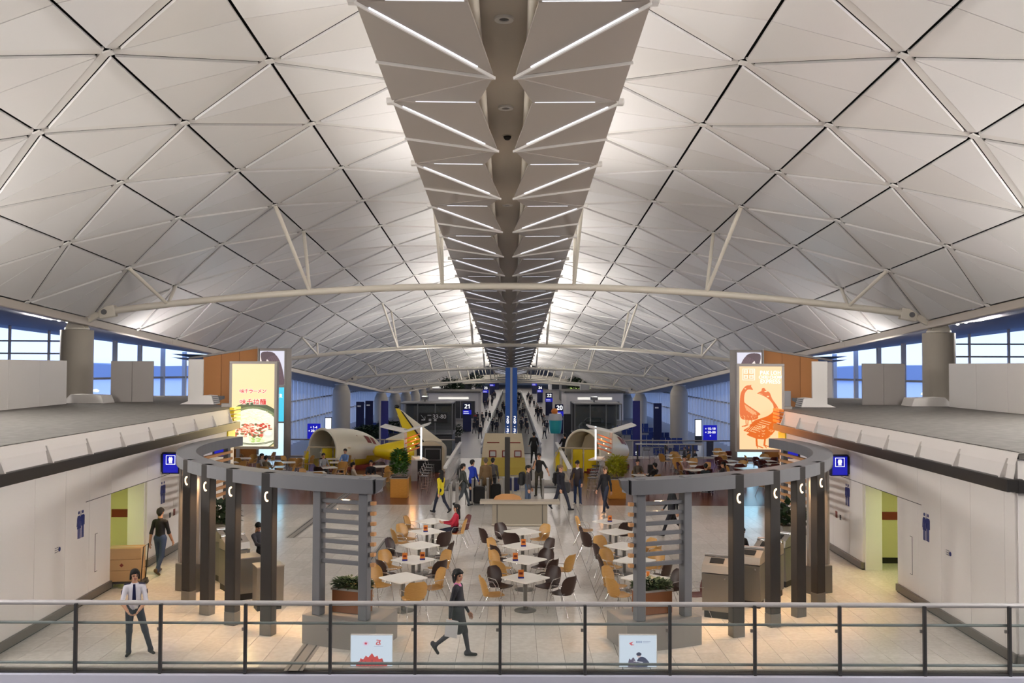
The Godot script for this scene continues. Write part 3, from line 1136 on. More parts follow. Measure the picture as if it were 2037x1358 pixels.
func games_print(kind: int) -> Image:
	var im := Image.create(160, 144, false, Image.FORMAT_RGB8)
	im.fill(C(216, 230, 244))
	if kind == 0:
		var pts := []
		for i in 10:
			var a := -PI / 2 + TAU * i / 10.0
			pts.append(Vector2(58, 38) + Vector2(cos(a), sin(a)) * (8.0 if i % 2 == 0 else 3.6))
		oval(im, Vector2(58, 38), Vector2(12, 12), C(226, 214, 236))
		poly_fill(im, pts, C(206, 66, 92))
		strokes(im, [[[2, 0], [8, 1], [7, 4], [3, 4]], [[3, 4], [1, 9], [6, 10]], [[6, 4], [8, 9]]], Vector2(96, 22), 2.2, 4, C(206, 60, 66))
		im.fill_rect(Rect2i(90, 50, 34, 2), C(150, 160, 190))
		# flame-like crest at the foot of the poster
		var fl2 := [[20, 150], [22, 128], [34, 122], [38, 108], [48, 114], [58, 96], [68, 104], [82, 84], [92, 102], [104, 96], [108, 112], [122, 108], [126, 124], [140, 128], [142, 150]]
		var q := []
		for p in fl2:
			q.append(Vector2(p[0], p[1]))
		poly_fill(im, q, C(206, 74, 72))
		for k in 7:
			line_draw(im, Vector2(36 + k * 15, 150), Vector2(44 + k * 13, 116 + (k % 3) * 7), 3, C(120, 44, 60))
	else:
		poly_fill(im, [Vector2(42, 36), Vector2(60, 28), Vector2(52, 40), Vector2(66, 44), Vector2(50, 46)], C(214, 84, 96))
		for k in 3:
			im.fill_rect(Rect2i(72 + k * 9, 26, 7, 9), C(150, 168, 200))
		im.fill_rect(Rect2i(100, 27, 34, 3), C(170, 184, 210))
		im.fill_rect(Rect2i(100, 33, 28, 2), C(170, 184, 210))
		# rider and horse
		poly_fill(im, smooth_pts([[40, 148], [42, 108], [50, 112], [60, 102], [70, 118], [84, 148]], Vector2.ONE), C(92, 84, 108))
		poly_fill(im, smooth_pts([[72, 148], [78, 112], [92, 98], [112, 104], [130, 128], [122, 140], [108, 148]], Vector2.ONE), C(60, 66, 96))
		oval(im, Vector2(84, 92), Vector2(9, 10), C(214, 196, 196))
		oval(im, Vector2(84, 86), Vector2(11, 8), C(50, 56, 84))
		line_draw(im, Vector2(62, 118), Vector2(100, 124), 3, C(236, 236, 244))
	return im

func letters(txt: String, size: float, m: Material, parent: Node, at: Vector3, b := Basis(), depth := 0.01, bold := true, called := "lettering") -> void:
	var t := TextMesh.new()
	var f := SystemFont.new()
	f.font_names = PackedStringArray(["Droid Sans"])
	if bold:
		f.font_weight = 700
	t.font = f
	t.font_size = 48
	t.pixel_size = size / 48.0
	t.depth = depth
	t.text = txt
	t.curve_step = 4.0
	var o := MeshInstance3D.new()
	o.name = called
	o.mesh = t
	o.material_override = m
	parent.add_child(o, true)
	o.transform = Transform3D(b, at)

func restroom_marks(g: Geo, o: Vector3, ax: Vector3, up: Vector3, out: Vector3, h: float) -> void:
	# woman, bar, man; o is the middle of the foot line
	var u := h / 10.0
	var e := out * 0.004
	for k in 2:
		var x := -1.55 if k == 0 else 1.55
		var c := o + ax * (x * u)
		var n := 14
		var head := PackedVector2Array()
		for i in n:
			head.append(Vector2(cos(TAU * i / n), sin(TAU * i / n)) * 0.62 + Vector2(0, 9.3))
		var body: Array
		if k == 0:
			body = [[-0.15, 0], [-0.15, 3.6], [0.15, 3.6], [0.15, 0], [0.85, 0], [0.85, 3.6], [1.35, 3.6], [0.8, 6.2], [1.0, 6.4], [1.4, 4.4], [1.7, 4.5], [1.3, 7.6], [0.8, 8.3], [-0.8, 8.3], [-1.3, 7.6], [-1.7, 4.5], [-1.4, 4.4], [-1.0, 6.4], [-0.8, 6.2], [-1.35, 3.6], [-0.85, 3.6], [-0.85, 0]]
		else:
			body = [[-0.12, 0], [-0.12, 4.2], [0.12, 4.2], [0.12, 0], [0.85, 0], [0.85, 6.6], [1.0, 6.6], [1.05, 4.4], [1.5, 4.4], [1.5, 7.7], [0.95, 8.3], [-0.95, 8.3], [-1.5, 7.7], [-1.5, 4.4], [-1.05, 4.4], [-1.0, 6.6], [-0.85, 6.6], [-0.85, 0]]
		var pb := PackedVector2Array()
		for q in body:
			pb.append(Vector2(q[0], q[1]))
		g.prism(head, c, ax * u, up * u, e)
		g.prism(pb, c, ax * u, up * u, e)
	g.prism(PackedVector2Array([Vector2(-0.16, 0), Vector2(0.16, 0), Vector2(0.16, 9.9), Vector2(-0.16, 9.9)]), o, ax * u, up * u, e)

# ------------------------------------------------------------------ restroom blocks
func build_block(sg: float) -> void:
	var side := "beside the ramen sign" if sg < 0 else "beside the goose sign"
	var o := thing("wall_restroom_block", "white panelled restroom block with dark band and sloping cornice " + side, "restroom block", Vector3.ZERO, 0, "", "structure")
	var wp := func(u: float, y: float, out: float) -> Vector3: return P(sg * (9.55 + 0.025 * u - out), y, 16.9 + u)
	var along := (wp.call(1.0, 0.0, 0.0) - wp.call(0.0, 0.0, 0.0)) as Vector3
	along = along.normalized()
	var out := along.cross(Vector3.UP) * (1.0 if sg > 0 else -1.0)
	if out.x * sg > 0:
		out = -out
	var bs := Basis(along, Vector3.UP, along.cross(Vector3.UP))
	var slab := func(u0: float, u1: float, y0: float, y1: float, o0: float, o1: float, m: Material, called: String, ch: float) -> void:
		var g := Geo.new()
		var c: Vector3 = (wp.call(u0, y0, o0) + wp.call(u1, y1, o1)) * 0.5
		g.box(c, Vector3((wp.call(u1, 0, 0) - wp.call(u0, 0, 0)).length(), absf(y1 - y0), absf(o1 - o0)), bs, ch)
		part(g, called, m, o)
	var cuts := [0.02, 0.4, 1.75, 3.1, 4.3, 5.5]
	for i in cuts.size() - 1:
		slab.call(cuts[i] + 0.004, cuts[i + 1] - 0.004, 0.2, 3.2, -0.06, 0.0, M.white_wall, "wall_panel", 0.004)
	cuts = [7.86, 8.9, 10.3, 11.9, 13.5, 15.1, 16.2]
	for i in cuts.size() - 1:
		slab.call(cuts[i] + 0.004, cuts[i + 1] - 0.004, 0.2, 3.2, -0.06, 0.0, M.white_wall, "wall_panel", 0.004)
	slab.call(5.504, 7.856, 2.32, 3.2, -0.06, 0.0, M.white_wall, "header_panel", 0.004)
	# thin seam over the door running along the wall
	slab.call(4.1, 9.6, 2.32, 2.335, -0.005, 0.003, M.dark_grey, "seam", 0.0)
	slab.call(4.62, 4.64, 0.6, 1.5, -0.005, 0.004, M.dark_grey, "hatch_seam", 0.0)
	slab.call(4.62, 4.76, 1.49, 1.5, -0.005, 0.004, M.dark_grey, "hatch_seam", 0.0)
	slab.call(4.62, 4.76, 0.6, 0.61, -0.005, 0.004, M.dark_grey, "hatch_seam", 0.0)
	for q in [[0.0, 5.5], [7.86, 16.2]]:
		slab.call(q[0], q[1], 0.03, 0.2, -0.04, 0.06, M.baseboard, "baseboard", 0.008)
		slab.call(q[0], q[1], 0.0, 0.03, -0.04, 0.03, M.black, "base_reveal", 0.0)
	# the door lobby: short jambs, then walls that face the hall's near end
	slab.call(7.8, 7.86, 0.0, 2.32, -0.5, -0.06, M.white_wall, "door_jamb", 0.0)
	slab.call(5.44, 5.5, 0.0, 2.32, -0.5, -0.06, M.white_wall, "door_jamb", 0.0)
	slab.call(8.7, 8.8, 0.0, 2.6, -1.6, -0.4, M.cream_wall, "lobby_wall", 0.0)
	slab.call(7.86, 8.7, 0.0, 2.6, -0.5, -0.42, M.cream_wall, "lobby_wall", 0.0)
	slab.call(7.4, 8.8, 0.0, 2.6, -1.7, -1.6, M.cream_wall, "lobby_wall", 0.0)
	slab.call(7.3, 7.4, 0.0, 2.6, -3.2, -1.6, M.cream_wall, "lobby_wall", 0.0)
	slab.call(4.5, 7.4, 0.0, 2.6, -3.3, -3.2, M.cream_wall, "lobby_wall", 0.0)
	slab.call(4.5, 4.6, 0.0, 2.6, -3.2, -0.06, M.cream_wall, "lobby_wall", 0.0)
	slab.call(4.5, 8.8, 2.45, 2.55, -3.3, -0.06, M.cream_wall, "lobby_ceiling", 0.0)
	slab.call(8.68, 8.7, 0.0, 0.16, -1.6, -0.5, M.black, "lobby_skirting", 0.0)
	slab.call(7.28, 7.3, 0.0, 0.16, -3.2, -1.62, M.black, "lobby_skirting", 0.0)
	slab.call(4.5, 8.8, -0.02, 0.0, -3.3, -0.05, M.tile_b, "lobby_floor", 0.0)
	slab.call(8.67, 8.7, 1.22, 1.44, -1.3, -0.75, M.plane_red, "wall_sign", 0.0)
	slab.call(7.27, 7.3, 1.3, 1.52, -2.1, -1.85, M.navy, "wall_sign", 0.0)
	slab.call(8.68, 8.7, 1.75, 2.15, -1.58, -1.4, M.navy, "door_figure", 0.0)
	slab.call(5.6, 7.2, 2.42, 2.45, -1.5, -1.1, M.room_lamp, "lamp_panel", 0.0)
	area(wp.call(6.4, 2.4, -1.3), Vector2(0.4, 1.6), Vector3.DOWN, LOBBY_E, C(244, 255, 176), "lobby_light")
	# dark band, sloping cornice with gussets, roof
	slab.call(-0.1, 16.3, 3.2, 3.44, -0.1, 0.2, M.dark_band, "dark_band", 0.01)
	var fa := Geo.new()
	for q in [[3.44, 0.08, 3.7, 0.03], [3.7, 0.05, 3.92, -0.02]]:
		fa.facet([wp.call(-0.1, q[0], q[1]), wp.call(16.3, q[0], q[1]), wp.call(16.3, q[2], q[3]), wp.call(-0.1, q[2], q[3])], wp.call(8.0, 3.6, -2.0))
	fa.facet([wp.call(-0.1, 3.7, 0.03), wp.call(16.3, 3.7, 0.03), wp.call(16.3, 3.7, 0.05), wp.call(-0.1, 3.7, 0.05)], wp.call(8.0, 3.9, 0.0))
	fa.facet([wp.call(-0.1, 3.92, -0.02), wp.call(16.3, 3.92, -0.02), wp.call(16.3, 3.94, -0.3), wp.call(-0.1, 3.94, -0.3)], wp.call(8.0, 3.0, -0.5))
	part(fa, "cornice", M.white_wall, o)
	for u in [0.2, 2.1, 4.0, 5.9, 7.8, 9.7, 11.6, 13.5, 15.4]:
		var g := Geo.new()
		g.prism(PackedVector2Array([Vector2(0.0, 0), Vector2(0.17, 0), Vector2(0.03, 0.36), Vector2(0.0, 0.36)]), wp.call(u, 3.44, 0.02), out, Vector3.UP, along * 0.05)
		part(g, "gusset", M.white_panel, o)
	var rf := Geo.new()
	var poly := PackedVector2Array()
	for q in [[9.6, 16.85], [10.0, 33.2], [12.6, 38.0], [14.4, 46.0], [22.0, 46.0], [22.0, 16.85]]:
		poly.append(Vector2(sg * q[0], -q[1]))
	rf.prism(poly, Vector3(0, 3.8, 0), Vector3.RIGHT, Vector3.BACK, Vector3(0, 0.14, 0))
	part(rf, "flat_roof", M.grey_roof, o)
	var bw := Geo.new()
	bw.box(P(sg * 15.8, 1.9, 16.95), Vector3(12.4, 3.8, 0.1))
	part(bw, "end_panel", M.white_wall, o)
	var bb := Geo.new()
	bb.box(P(sg * 15.8, 3.3, 16.86), Vector3(12.5, 0.24, 0.14), Basis(), 0.01)
	part(bb, "dark_band", M.dark_band, o)
	var b0 := Geo.new()
	b0.box(P(sg * 15.8, 0.1, 16.87), Vector3(12.5, 0.2, 0.12), Basis(), 0.01)
	part(b0, "baseboard", M.baseboard, o)
	var be := Geo.new()
	be.box(P(sg * 16.1, 1.9, 33.0), Vector3(12.0, 3.8, 0.1))
	part(be, "end_panel", M.white_wall, o)
	# slats with sign glow put in their colour, yellow panel at the shop end
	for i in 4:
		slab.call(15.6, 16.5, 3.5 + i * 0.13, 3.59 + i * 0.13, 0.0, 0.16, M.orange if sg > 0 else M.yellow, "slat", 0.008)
	slab.call(15.3, 16.2, 2.65, 3.15, 0.0, 0.05, M.yellow, "shop_panel", 0.005)
	# marks on the wall
	for q in [[20.75, "by the hatch seam"], [25.95, "under the blue restroom sign"]]:
		var u: float = q[0] - 16.9
		var g := Geo.new()
		restroom_marks(g, wp.call(u, 1.55, 0.001), along * (1.0 if sg < 0 else -1.0), Vector3.UP, out, 0.63)
		solo(g, "restroom_pictogram", M.picto, "blue woman and man pictogram " + q[1] + " " + side, "pictogram")
	for q in [[20.75 - 1.1, 1.5], [28.0, 1.95]]:
		var u2: float = q[0] - 16.9
		var g2 := Geo.new()
		var n := thing("wall_notice", "small printed notice with round badge " + ("low on the near wall panel " if u2 < 5 else "near the pergola screen ") + side, "notice", wp.call(u2, q[1], 0.002))
		for k in 3:
			g2.box(along * (-0.04 * (1.0 if sg < 0 else -1.0)) + Vector3(0, 0.05 - k * 0.045, 0), Vector3(0.16, 0.014, 0.004), bs)
		part(g2, "text_lines", M.mid_grey, n)
		var g3 := Geo.new()
		g3.lathe([Vector2(0, 0.004), Vector2(0.05, 0.004), Vector2(0.05, 0)], along * (0.09 * (1.0 if sg < 0 else -1.0)), 14, Basis(Quaternion(Vector3.UP, out)))
		part(g3, "badge", M.picto, n)
	for q in [[26.9, 1.45, 0.18, M.white_panel, "white"], [26.9, 1.15, 0.16, M.plane_red, "red"], [26.55, 1.12, 0.12, M.dark_grey, "dark"]]:
		var g4 := Geo.new()
		g4.box(wp.call(q[0] - 16.9, q[1], 0.004), Vector3(q[2], q[2] * 1.2, 0.008), bs)
		solo(g4, "door_notice", q[3], "tiny " + q[4] + " square notice beside the restroom doorway " + side, "notice")
	# projecting blue signs
	for q in [[25.8, 0], [30.6, 1]]:
		var s := thing("restroom_sign", ("blue box sign with restroom figures " if q[1] == 0 else ("blue box sign with baby change mark " if sg < 0 else "blue box sign with wheelchair mark ")) + "projecting from the white wall " + side, "sign", wp.call(q[0] - 16.9, 2.42, 0.02) + out * 0.27)
		var g := Geo.new()
		g.box(Vector3(0, 0.3, 0), Vector3(0.5, 0.6, 0.16), Basis(), 0.01)
		part(g, "box", M.navy, s)
		var f := Geo.new()
		f.box(Vector3(0, 0.29, 0.082), Vector3(0.42, 0.52, 0.006))
		part(f, "lit_face", M.sign_blue, s)
		var fr := Geo.new()
		for e in [[Vector3(0, 0.51, 0), Vector3(0.26, 0.014, 0.006)], [Vector3(0, 0.27, 0), Vector3(0.26, 0.014, 0.006)], [Vector3(-0.125, 0.39, 0), Vector3(0.014, 0.25, 0.006)], [Vector3(0.125, 0.39, 0), Vector3(0.014, 0.25, 0.006)]]:
			fr.box(e[0] + Vector3(0, 0, 0.087), e[1])
		if q[1] == 0:
			restroom_marks(fr, Vector3(0, 0.3, 0.086), Vector3.RIGHT, Vector3.UP, Vector3.BACK * 1.5, 0.18)
		elif sg > 0:
			fr.ball(Vector3(-0.01, 0.47, 0.088), Vector3(0.02, 0.02, 0.006), 10)
			fr.beam(Vector3(-0.01, 0.45, 0.088), Vector3(0.0, 0.37, 0.088), 0.02, 0.02)
			fr.beam(Vector3(0.0, 0.37, 0.088), Vector3(0.06, 0.37, 0.088), 0.02, 0.02)
			fr.beam(Vector3(0.06, 0.37, 0.088), Vector3(0.08, 0.3, 0.088), 0.02, 0.02)
			var wh := []
			for i in 12:
				wh.append(Vector3(-0.01 + cos(PI * 0.7 + i * 0.4) * 0.06, 0.35 + sin(PI * 0.7 + i * 0.4) * 0.06, 0.088))
			fr.tube(wh, 0.009, 6)
		else:
			fr.ball(Vector3(0.03, 0.46, 0.088), Vector3(0.025, 0.025, 0.006), 10)
			fr.beam(Vector3(0.03, 0.43, 0.088), Vector3(-0.04, 0.36, 0.088), 0.05, 0.02)
			fr.beam(Vector3(-0.09, 0.33, 0.088), Vector3(0.08, 0.33, 0.088), 0.02, 0.02)
		part(fr, "figures", M.sign_white, s)
		var br := Geo.new()
		br.box(out * -0.26 + Vector3(0, 0.3, 0), Vector3(0.06, 0.5, 0.1))
		part(br, "bracket", M.dark_grey, s)

func roof_items(sg: float) -> void:
	var side := "on the roof by the ramen sign" if sg < 0 else "on the roof by the goose sign"
	var f := func(px: float) -> float: return px if sg < 0 else 2020.0 - px
	var lo := 0.0 if sg < 0 else 6.0
	var plan := [[fl(f.call(-60), 822 + lo, 3.94), fl(f.call(130), 803 + lo, 3.94), 5.66, "white", M.white_panel], [fl(f.call(220), 799 + lo, 3.94), fl(f.call(305), 799 + lo, 3.94), 5.66, "grey", M.grey_panel]]
	for q in plan:
		var a: Vector3 = q[0]
		var b: Vector3 = q[1]
		var s := thing("roof_screen", "plain " + q[3] + " screen panel standing " + side, "screen panel", (a + b) * 0.5)
		var n := 3 if q[3] == "white" else 2
		for i in n:
			var p0 := a.lerp(b, i / float(n)) - s.position
			var p1 := a.lerp(b, (i + 1) / float(n)) - s.position
			var g := Geo.new()
			var dv := (p1 - p0).normalized()
			g.box((p0 + p1) * 0.5 + Vector3(0, (q[2] - 3.94) * 0.5, 0), Vector3((p1 - p0).length() - 0.012, q[2] - 3.94, 0.08), Basis(dv, Vector3.UP, dv.cross(Vector3.UP)), 0.005)
			part(g, "board", q[4], s)
	var w := fl(f.call(176), 801 + lo, 3.94)
	var wd := thing("roof_wedge", "plain white wedge-shaped hood " + side, "roof hood", w)
	var g1 := Geo.new()
	g1.prism(PackedVector2Array([Vector2(-0.85, 0), Vector2(0.85, 0), Vector2(0.72, 0.32), Vector2(-0.5, 0.36)]), Vector3(0, 0, -0.5), Vector3(-sg * 1.0, 0, 0), Vector3.UP, Vector3(0, 0, 1.0))
	part(g1, "hood", M.white_panel, wd)
	var v := thing("roof_vent", "white wedge hood with grey grille " + side, "roof vent", fl(f.call(402), 803 + lo, 3.94))
	var g2 := Geo.new()
	g2.prism(PackedVector2Array([Vector2(-0.75, 0), Vector2(0.6, 0), Vector2(0.5, 0.34), Vector2(0.2, 0.36)]), Vector3(0, 0, -0.4), Vector3(-sg * 1.0, 0, 0), Vector3.UP, Vector3(0, 0, 0.8))
	part(g2, "hood", M.white_panel, v)
	var g3 := Geo.new()
	for i in 4:
		g3.box(Vector3(-sg * (0.6 - i * 0.022), 0.07 + i * 0.075, 0), Vector3(0.02, 0.03, 0.7))
	part(g3, "grille", M.mid_grey, v)
	# end panel between the roof and the brown boards
	var e := Geo.new()
	var pa := fl(f.call(375), 800 + lo, 3.94)
	e.box(pa + Vector3(-sg * 0.3, 0.9, 0), Vector3(0.62, 1.8, 0.1), Basis(), 0.005)
	solo(e, "roof_screen", M.white_panel, "narrow white end panel " + side + " next to the brown boards", "screen panel")

func build_signs() -> void:
	# lit restaurant signs at the ends of the blocks
	for sg: float in [-1.0, 1.0]:
		var d := 33.7
		var a := dp(457.0, 718.0, d) if sg < 0 else dp(1465.0, 723.0, d)
		var b := dp(550.0, 893.0, d) if sg < 0 else dp(1561.0, 899.0, d)
		var c := (a + b) * 0.5
		var w := b.x - a.x
		var h := a.y - b.y
		var nm := "tall backlit restaurant sign with a bowl of noodles and red lettering" if sg < 0 else "tall backlit orange restaurant sign with two geese"
		var o := thing("lightbox_sign", nm, "sign", Vector3(c.x, b.y, c.z))
		var g := Geo.new()
		g.box(Vector3(0, h * 0.5, -0.14), Vector3(w, h, 0.26), Basis(), 0.015)
		part(g, "box", M.sign_frame, o)
		for q in [[Vector3(0, h - 0.05, 0), Vector3(w, 0.1, 0.05)], [Vector3(0, 0.05, 0), Vector3(w, 0.1, 0.05)], [Vector3(-w * 0.5 + 0.05, h * 0.5, 0), Vector3(0.1, h - 0.2, 0.05)], [Vector3(w * 0.5 - 0.05, h * 0.5, 0), Vector3(0.1, h - 0.2, 0.05)]]:
			var fg := Geo.new()
			fg.box(q[0], q[1], Basis(), 0.01)
			part(fg, "frame", M.sign_frame, o)
		var f := Geo.new()
		f.print_face(Vector3(-w * 0.5 + 0.1, h - 0.1, 0.012), Vector3(w - 0.2, 0, 0), Vector3(0, -(h - 0.2), 0), Vector3.BACK)
		part(f, "lit_face", emissive_print("ramen_face" if sg < 0 else "goose_face", ramen_print() if sg < 0 else goose_print(), 1.05), o)
		if sg > 0:
			letters("PAK LOH", 0.2, M.sign_white, o, Vector3(0.36, h - 0.34, 0.02), Basis(), 0.006, false)
			letters("CHIU CHOW", 0.155, M.sign_white, o, Vector3(0.36, h - 0.5, 0.02), Basis(), 0.006, false)
			letters("EXPRESS", 0.2, M.sign_white, o, Vector3(0.36, h - 0.66, 0.02), Basis(), 0.006, false)
		var br := Geo.new()
		br.box(Vector3(sg * (w * 0.5 + 0.15), h * 0.38, -0.14), Vector3(0.32, 0.9, 0.2), Basis(), 0.01)
		part(br, "bracket", M.sign_frame, o)
		area(Vector3(c.x, c.y, c.z + 0.1), Vector2(w - 0.2, h - 0.2), Vector3.BACK, SIGN_E, C(255, 226, 150) if sg < 0 else C(255, 150, 70), "sign_light")
	# advertising pylons and brown boards at the back of the food court
	for sg: float in [-1.0, 1.0]:
		var d := 53.4
		var x1 := dp(577.0, 700, d).x if sg < 0 else dp(1455.0, 700, d).x
		var side := "by the ramen sign" if sg < 0 else "by the goose sign"
		var o := thing("advertising_pylon", "tall grey pylon with a lit portrait, cyan and white panels " + side, "pylon", P(x1 + sg * 0.95, 0, d))
		var tx := 6.5
		var g := Geo.new()
		g.box(Vector3(0, tx * 0.5, -0.15), Vector3(1.9, tx, 0.3), Basis(), 0.02)
		part(g, "body", M.sign_frame, o)
		for e in [-0.9, 0.9]:
			var fg := Geo.new()
			fg.box(Vector3(e, tx * 0.5, 0.03), Vector3(0.3 if e * sg < 0 else 0.1, tx, 0.1), Basis(), 0.01)
			part(fg, "edge_post", M.sign_frame, o)
		var ad := Geo.new()
		var cx := sg * 0.1
		ad.print_face(Vector3(cx - 0.72, 6.35, 0.01), Vector3(1.44, 0, 0), Vector3(0, -2.0, 0), Vector3.BACK)
		part(ad, "portrait_panel", emissive_print("hair_%d" % int(sg), hair_print(sg > 0), 0.95), o)
		var cy := Geo.new()
		cy.box(Vector3(cx, 3.2, 0.01), Vector3(1.44, 2.0, 0.02))
		part(cy, "cyan_panel", M.cyan_panel, o)
		letters("DER", 0.28, M.sign_white, o, Vector3(cx + 0.36, 3.7, 0.025), Basis(), 0.004)
		var ic := Geo.new()
		ic.box(Vector3(cx, 1.15, 0.01), Vector3(1.44, 1.9, 0.02))
		part(ic, "white_panel", M.ice_panel, o)
		area(o.position + Vector3(cx, 2.2, 0.12), Vector2(1.4, 4.0), Vector3.BACK, SIGN_E * 0.5, C(170, 220, 255), "pylon_light")
		var bw := thing("board_wall", "brown timber board wall with grey cap behind the block roof " + side, "board wall", P(x1 + sg * 4.6, 0, d + 0.4))
		for i in 3:
			var bg := Geo.new()
			var xa := sg * (-2.6 + i * 1.08)
			var xb := sg * (-2.6 + (i + 1) * 1.08 - 0.02)
			var ha := 6.5 - 0.17 * i * 1.08
			var hb := 6.5 - 0.17 * (i + 1) * 1.08
			bg.prism(PackedVector2Array([Vector2(xa, 0), Vector2(xb, 0), Vector2(xb, hb), Vector2(xa, ha)]), Vector3(0, 0, -0.1), Vector3.RIGHT, Vector3.UP, Vector3(0, 0, 0.2))
			part(bg, "board", M.brown_board if i % 2 == 0 else M.brown_board_b, bw)
		var wg := Geo.new()
		wg.box(Vector3(sg * 1.05, 2.9, 0), Vector3(0.8, 5.8, 0.22), Basis(), 0.01)
		part(wg, "end_board", M.white_panel, bw)
		var cg := Geo.new()
		cg.beam(Vector3(sg * -2.6, 6.55, 0), Vector3(sg * 1.45, 5.9, 0), 0.3, 0.12, 0.01)
		part(cg, "cap", M.sign_frame, bw)
		var kg := thing("service_hatch", "small grey framed opening in front of the brown boards " + side, "hatch", P(x1 + sg * 3.0, 3.2, d))
		var k1 := Geo.new()
		k1.box(Vector3(0, 0.45, 0), Vector3(0.9, 0.9, 0.3), Basis(), 0.01)
		part(k1, "frame", M.light_grey, kg)
		var k2 := Geo.new()
		k2.box(Vector3(-sg * 0.25, 0.42, 0.16), Vector3(0.36, 0.7, 0.02))
		part(k2, "lit_pane", M.ice_panel, kg)
		var k3 := Geo.new()
		k3.box(Vector3(0, -1.6, 0), Vector3(0.2, 3.2, 0.2))
		part(k3, "post", M.light_grey, kg)

# ------------------------------------------------------------------ curved pergolas
const RC := 8.65
func ringp(sg: float, th: float, r: float, y: float) -> Vector3:
	return P(sg * r * sin(deg_to_rad(th)), y, 26.0 - r * cos(deg_to_rad(th)))

func arc_box(g: Geo, sg: float, r0: float, r1: float, t0: float, t1: float, y0: float, y1: float, seg: int, off: Vector3) -> void:
	for i in seg:
		var a := lerpf(t0, t1, i / float(seg))
		var b := lerpf(t0, t1, (i + 1) / float(seg))
		var q := []
		for e in [[a, r0], [a, r1], [b, r1], [b, r0]]:
			q.append(ringp(sg, e[0], e[1], y0) - off)
			q.append(ringp(sg, e[0], e[1], y1) - off)
		var cen := Vector3.ZERO
		for p in q:
			cen += p / 8.0
		g.facet([q[1], q[3], q[5], q[7]], cen)
		g.facet([q[0], q[2], q[4], q[6]], cen)
		g.facet([q[2], q[3], q[5], q[4]], cen)
		g.facet([q[0], q[1], q[7], q[6]], cen)
		if i == 0:
			g.facet([q[0], q[1], q[3], q[2]], cen)
		if i == seg - 1:
			g.facet([q[6], q[7], q[5], q[4]], cen)

func handset(sc: float) -> PackedVector2Array:
	var p := PackedVector2Array()
	for q in [[0.3, 1.0], [0.05, 1.0], [-0.25, 0.8], [-0.4, 0.45], [-0.45, 0.0], [-0.35, -0.5], [-0.1, -0.9], [0.2, -1.0], [0.45, -0.85], [0.35, -0.6], [0.08, -0.62], [-0.1, -0.35], [-0.18, 0.05], [-0.12, 0.45], [0.05, 0.62], [0.3, 0.7]]:
		p.append(Vector2(q[0], q[1]) * sc)
	return p

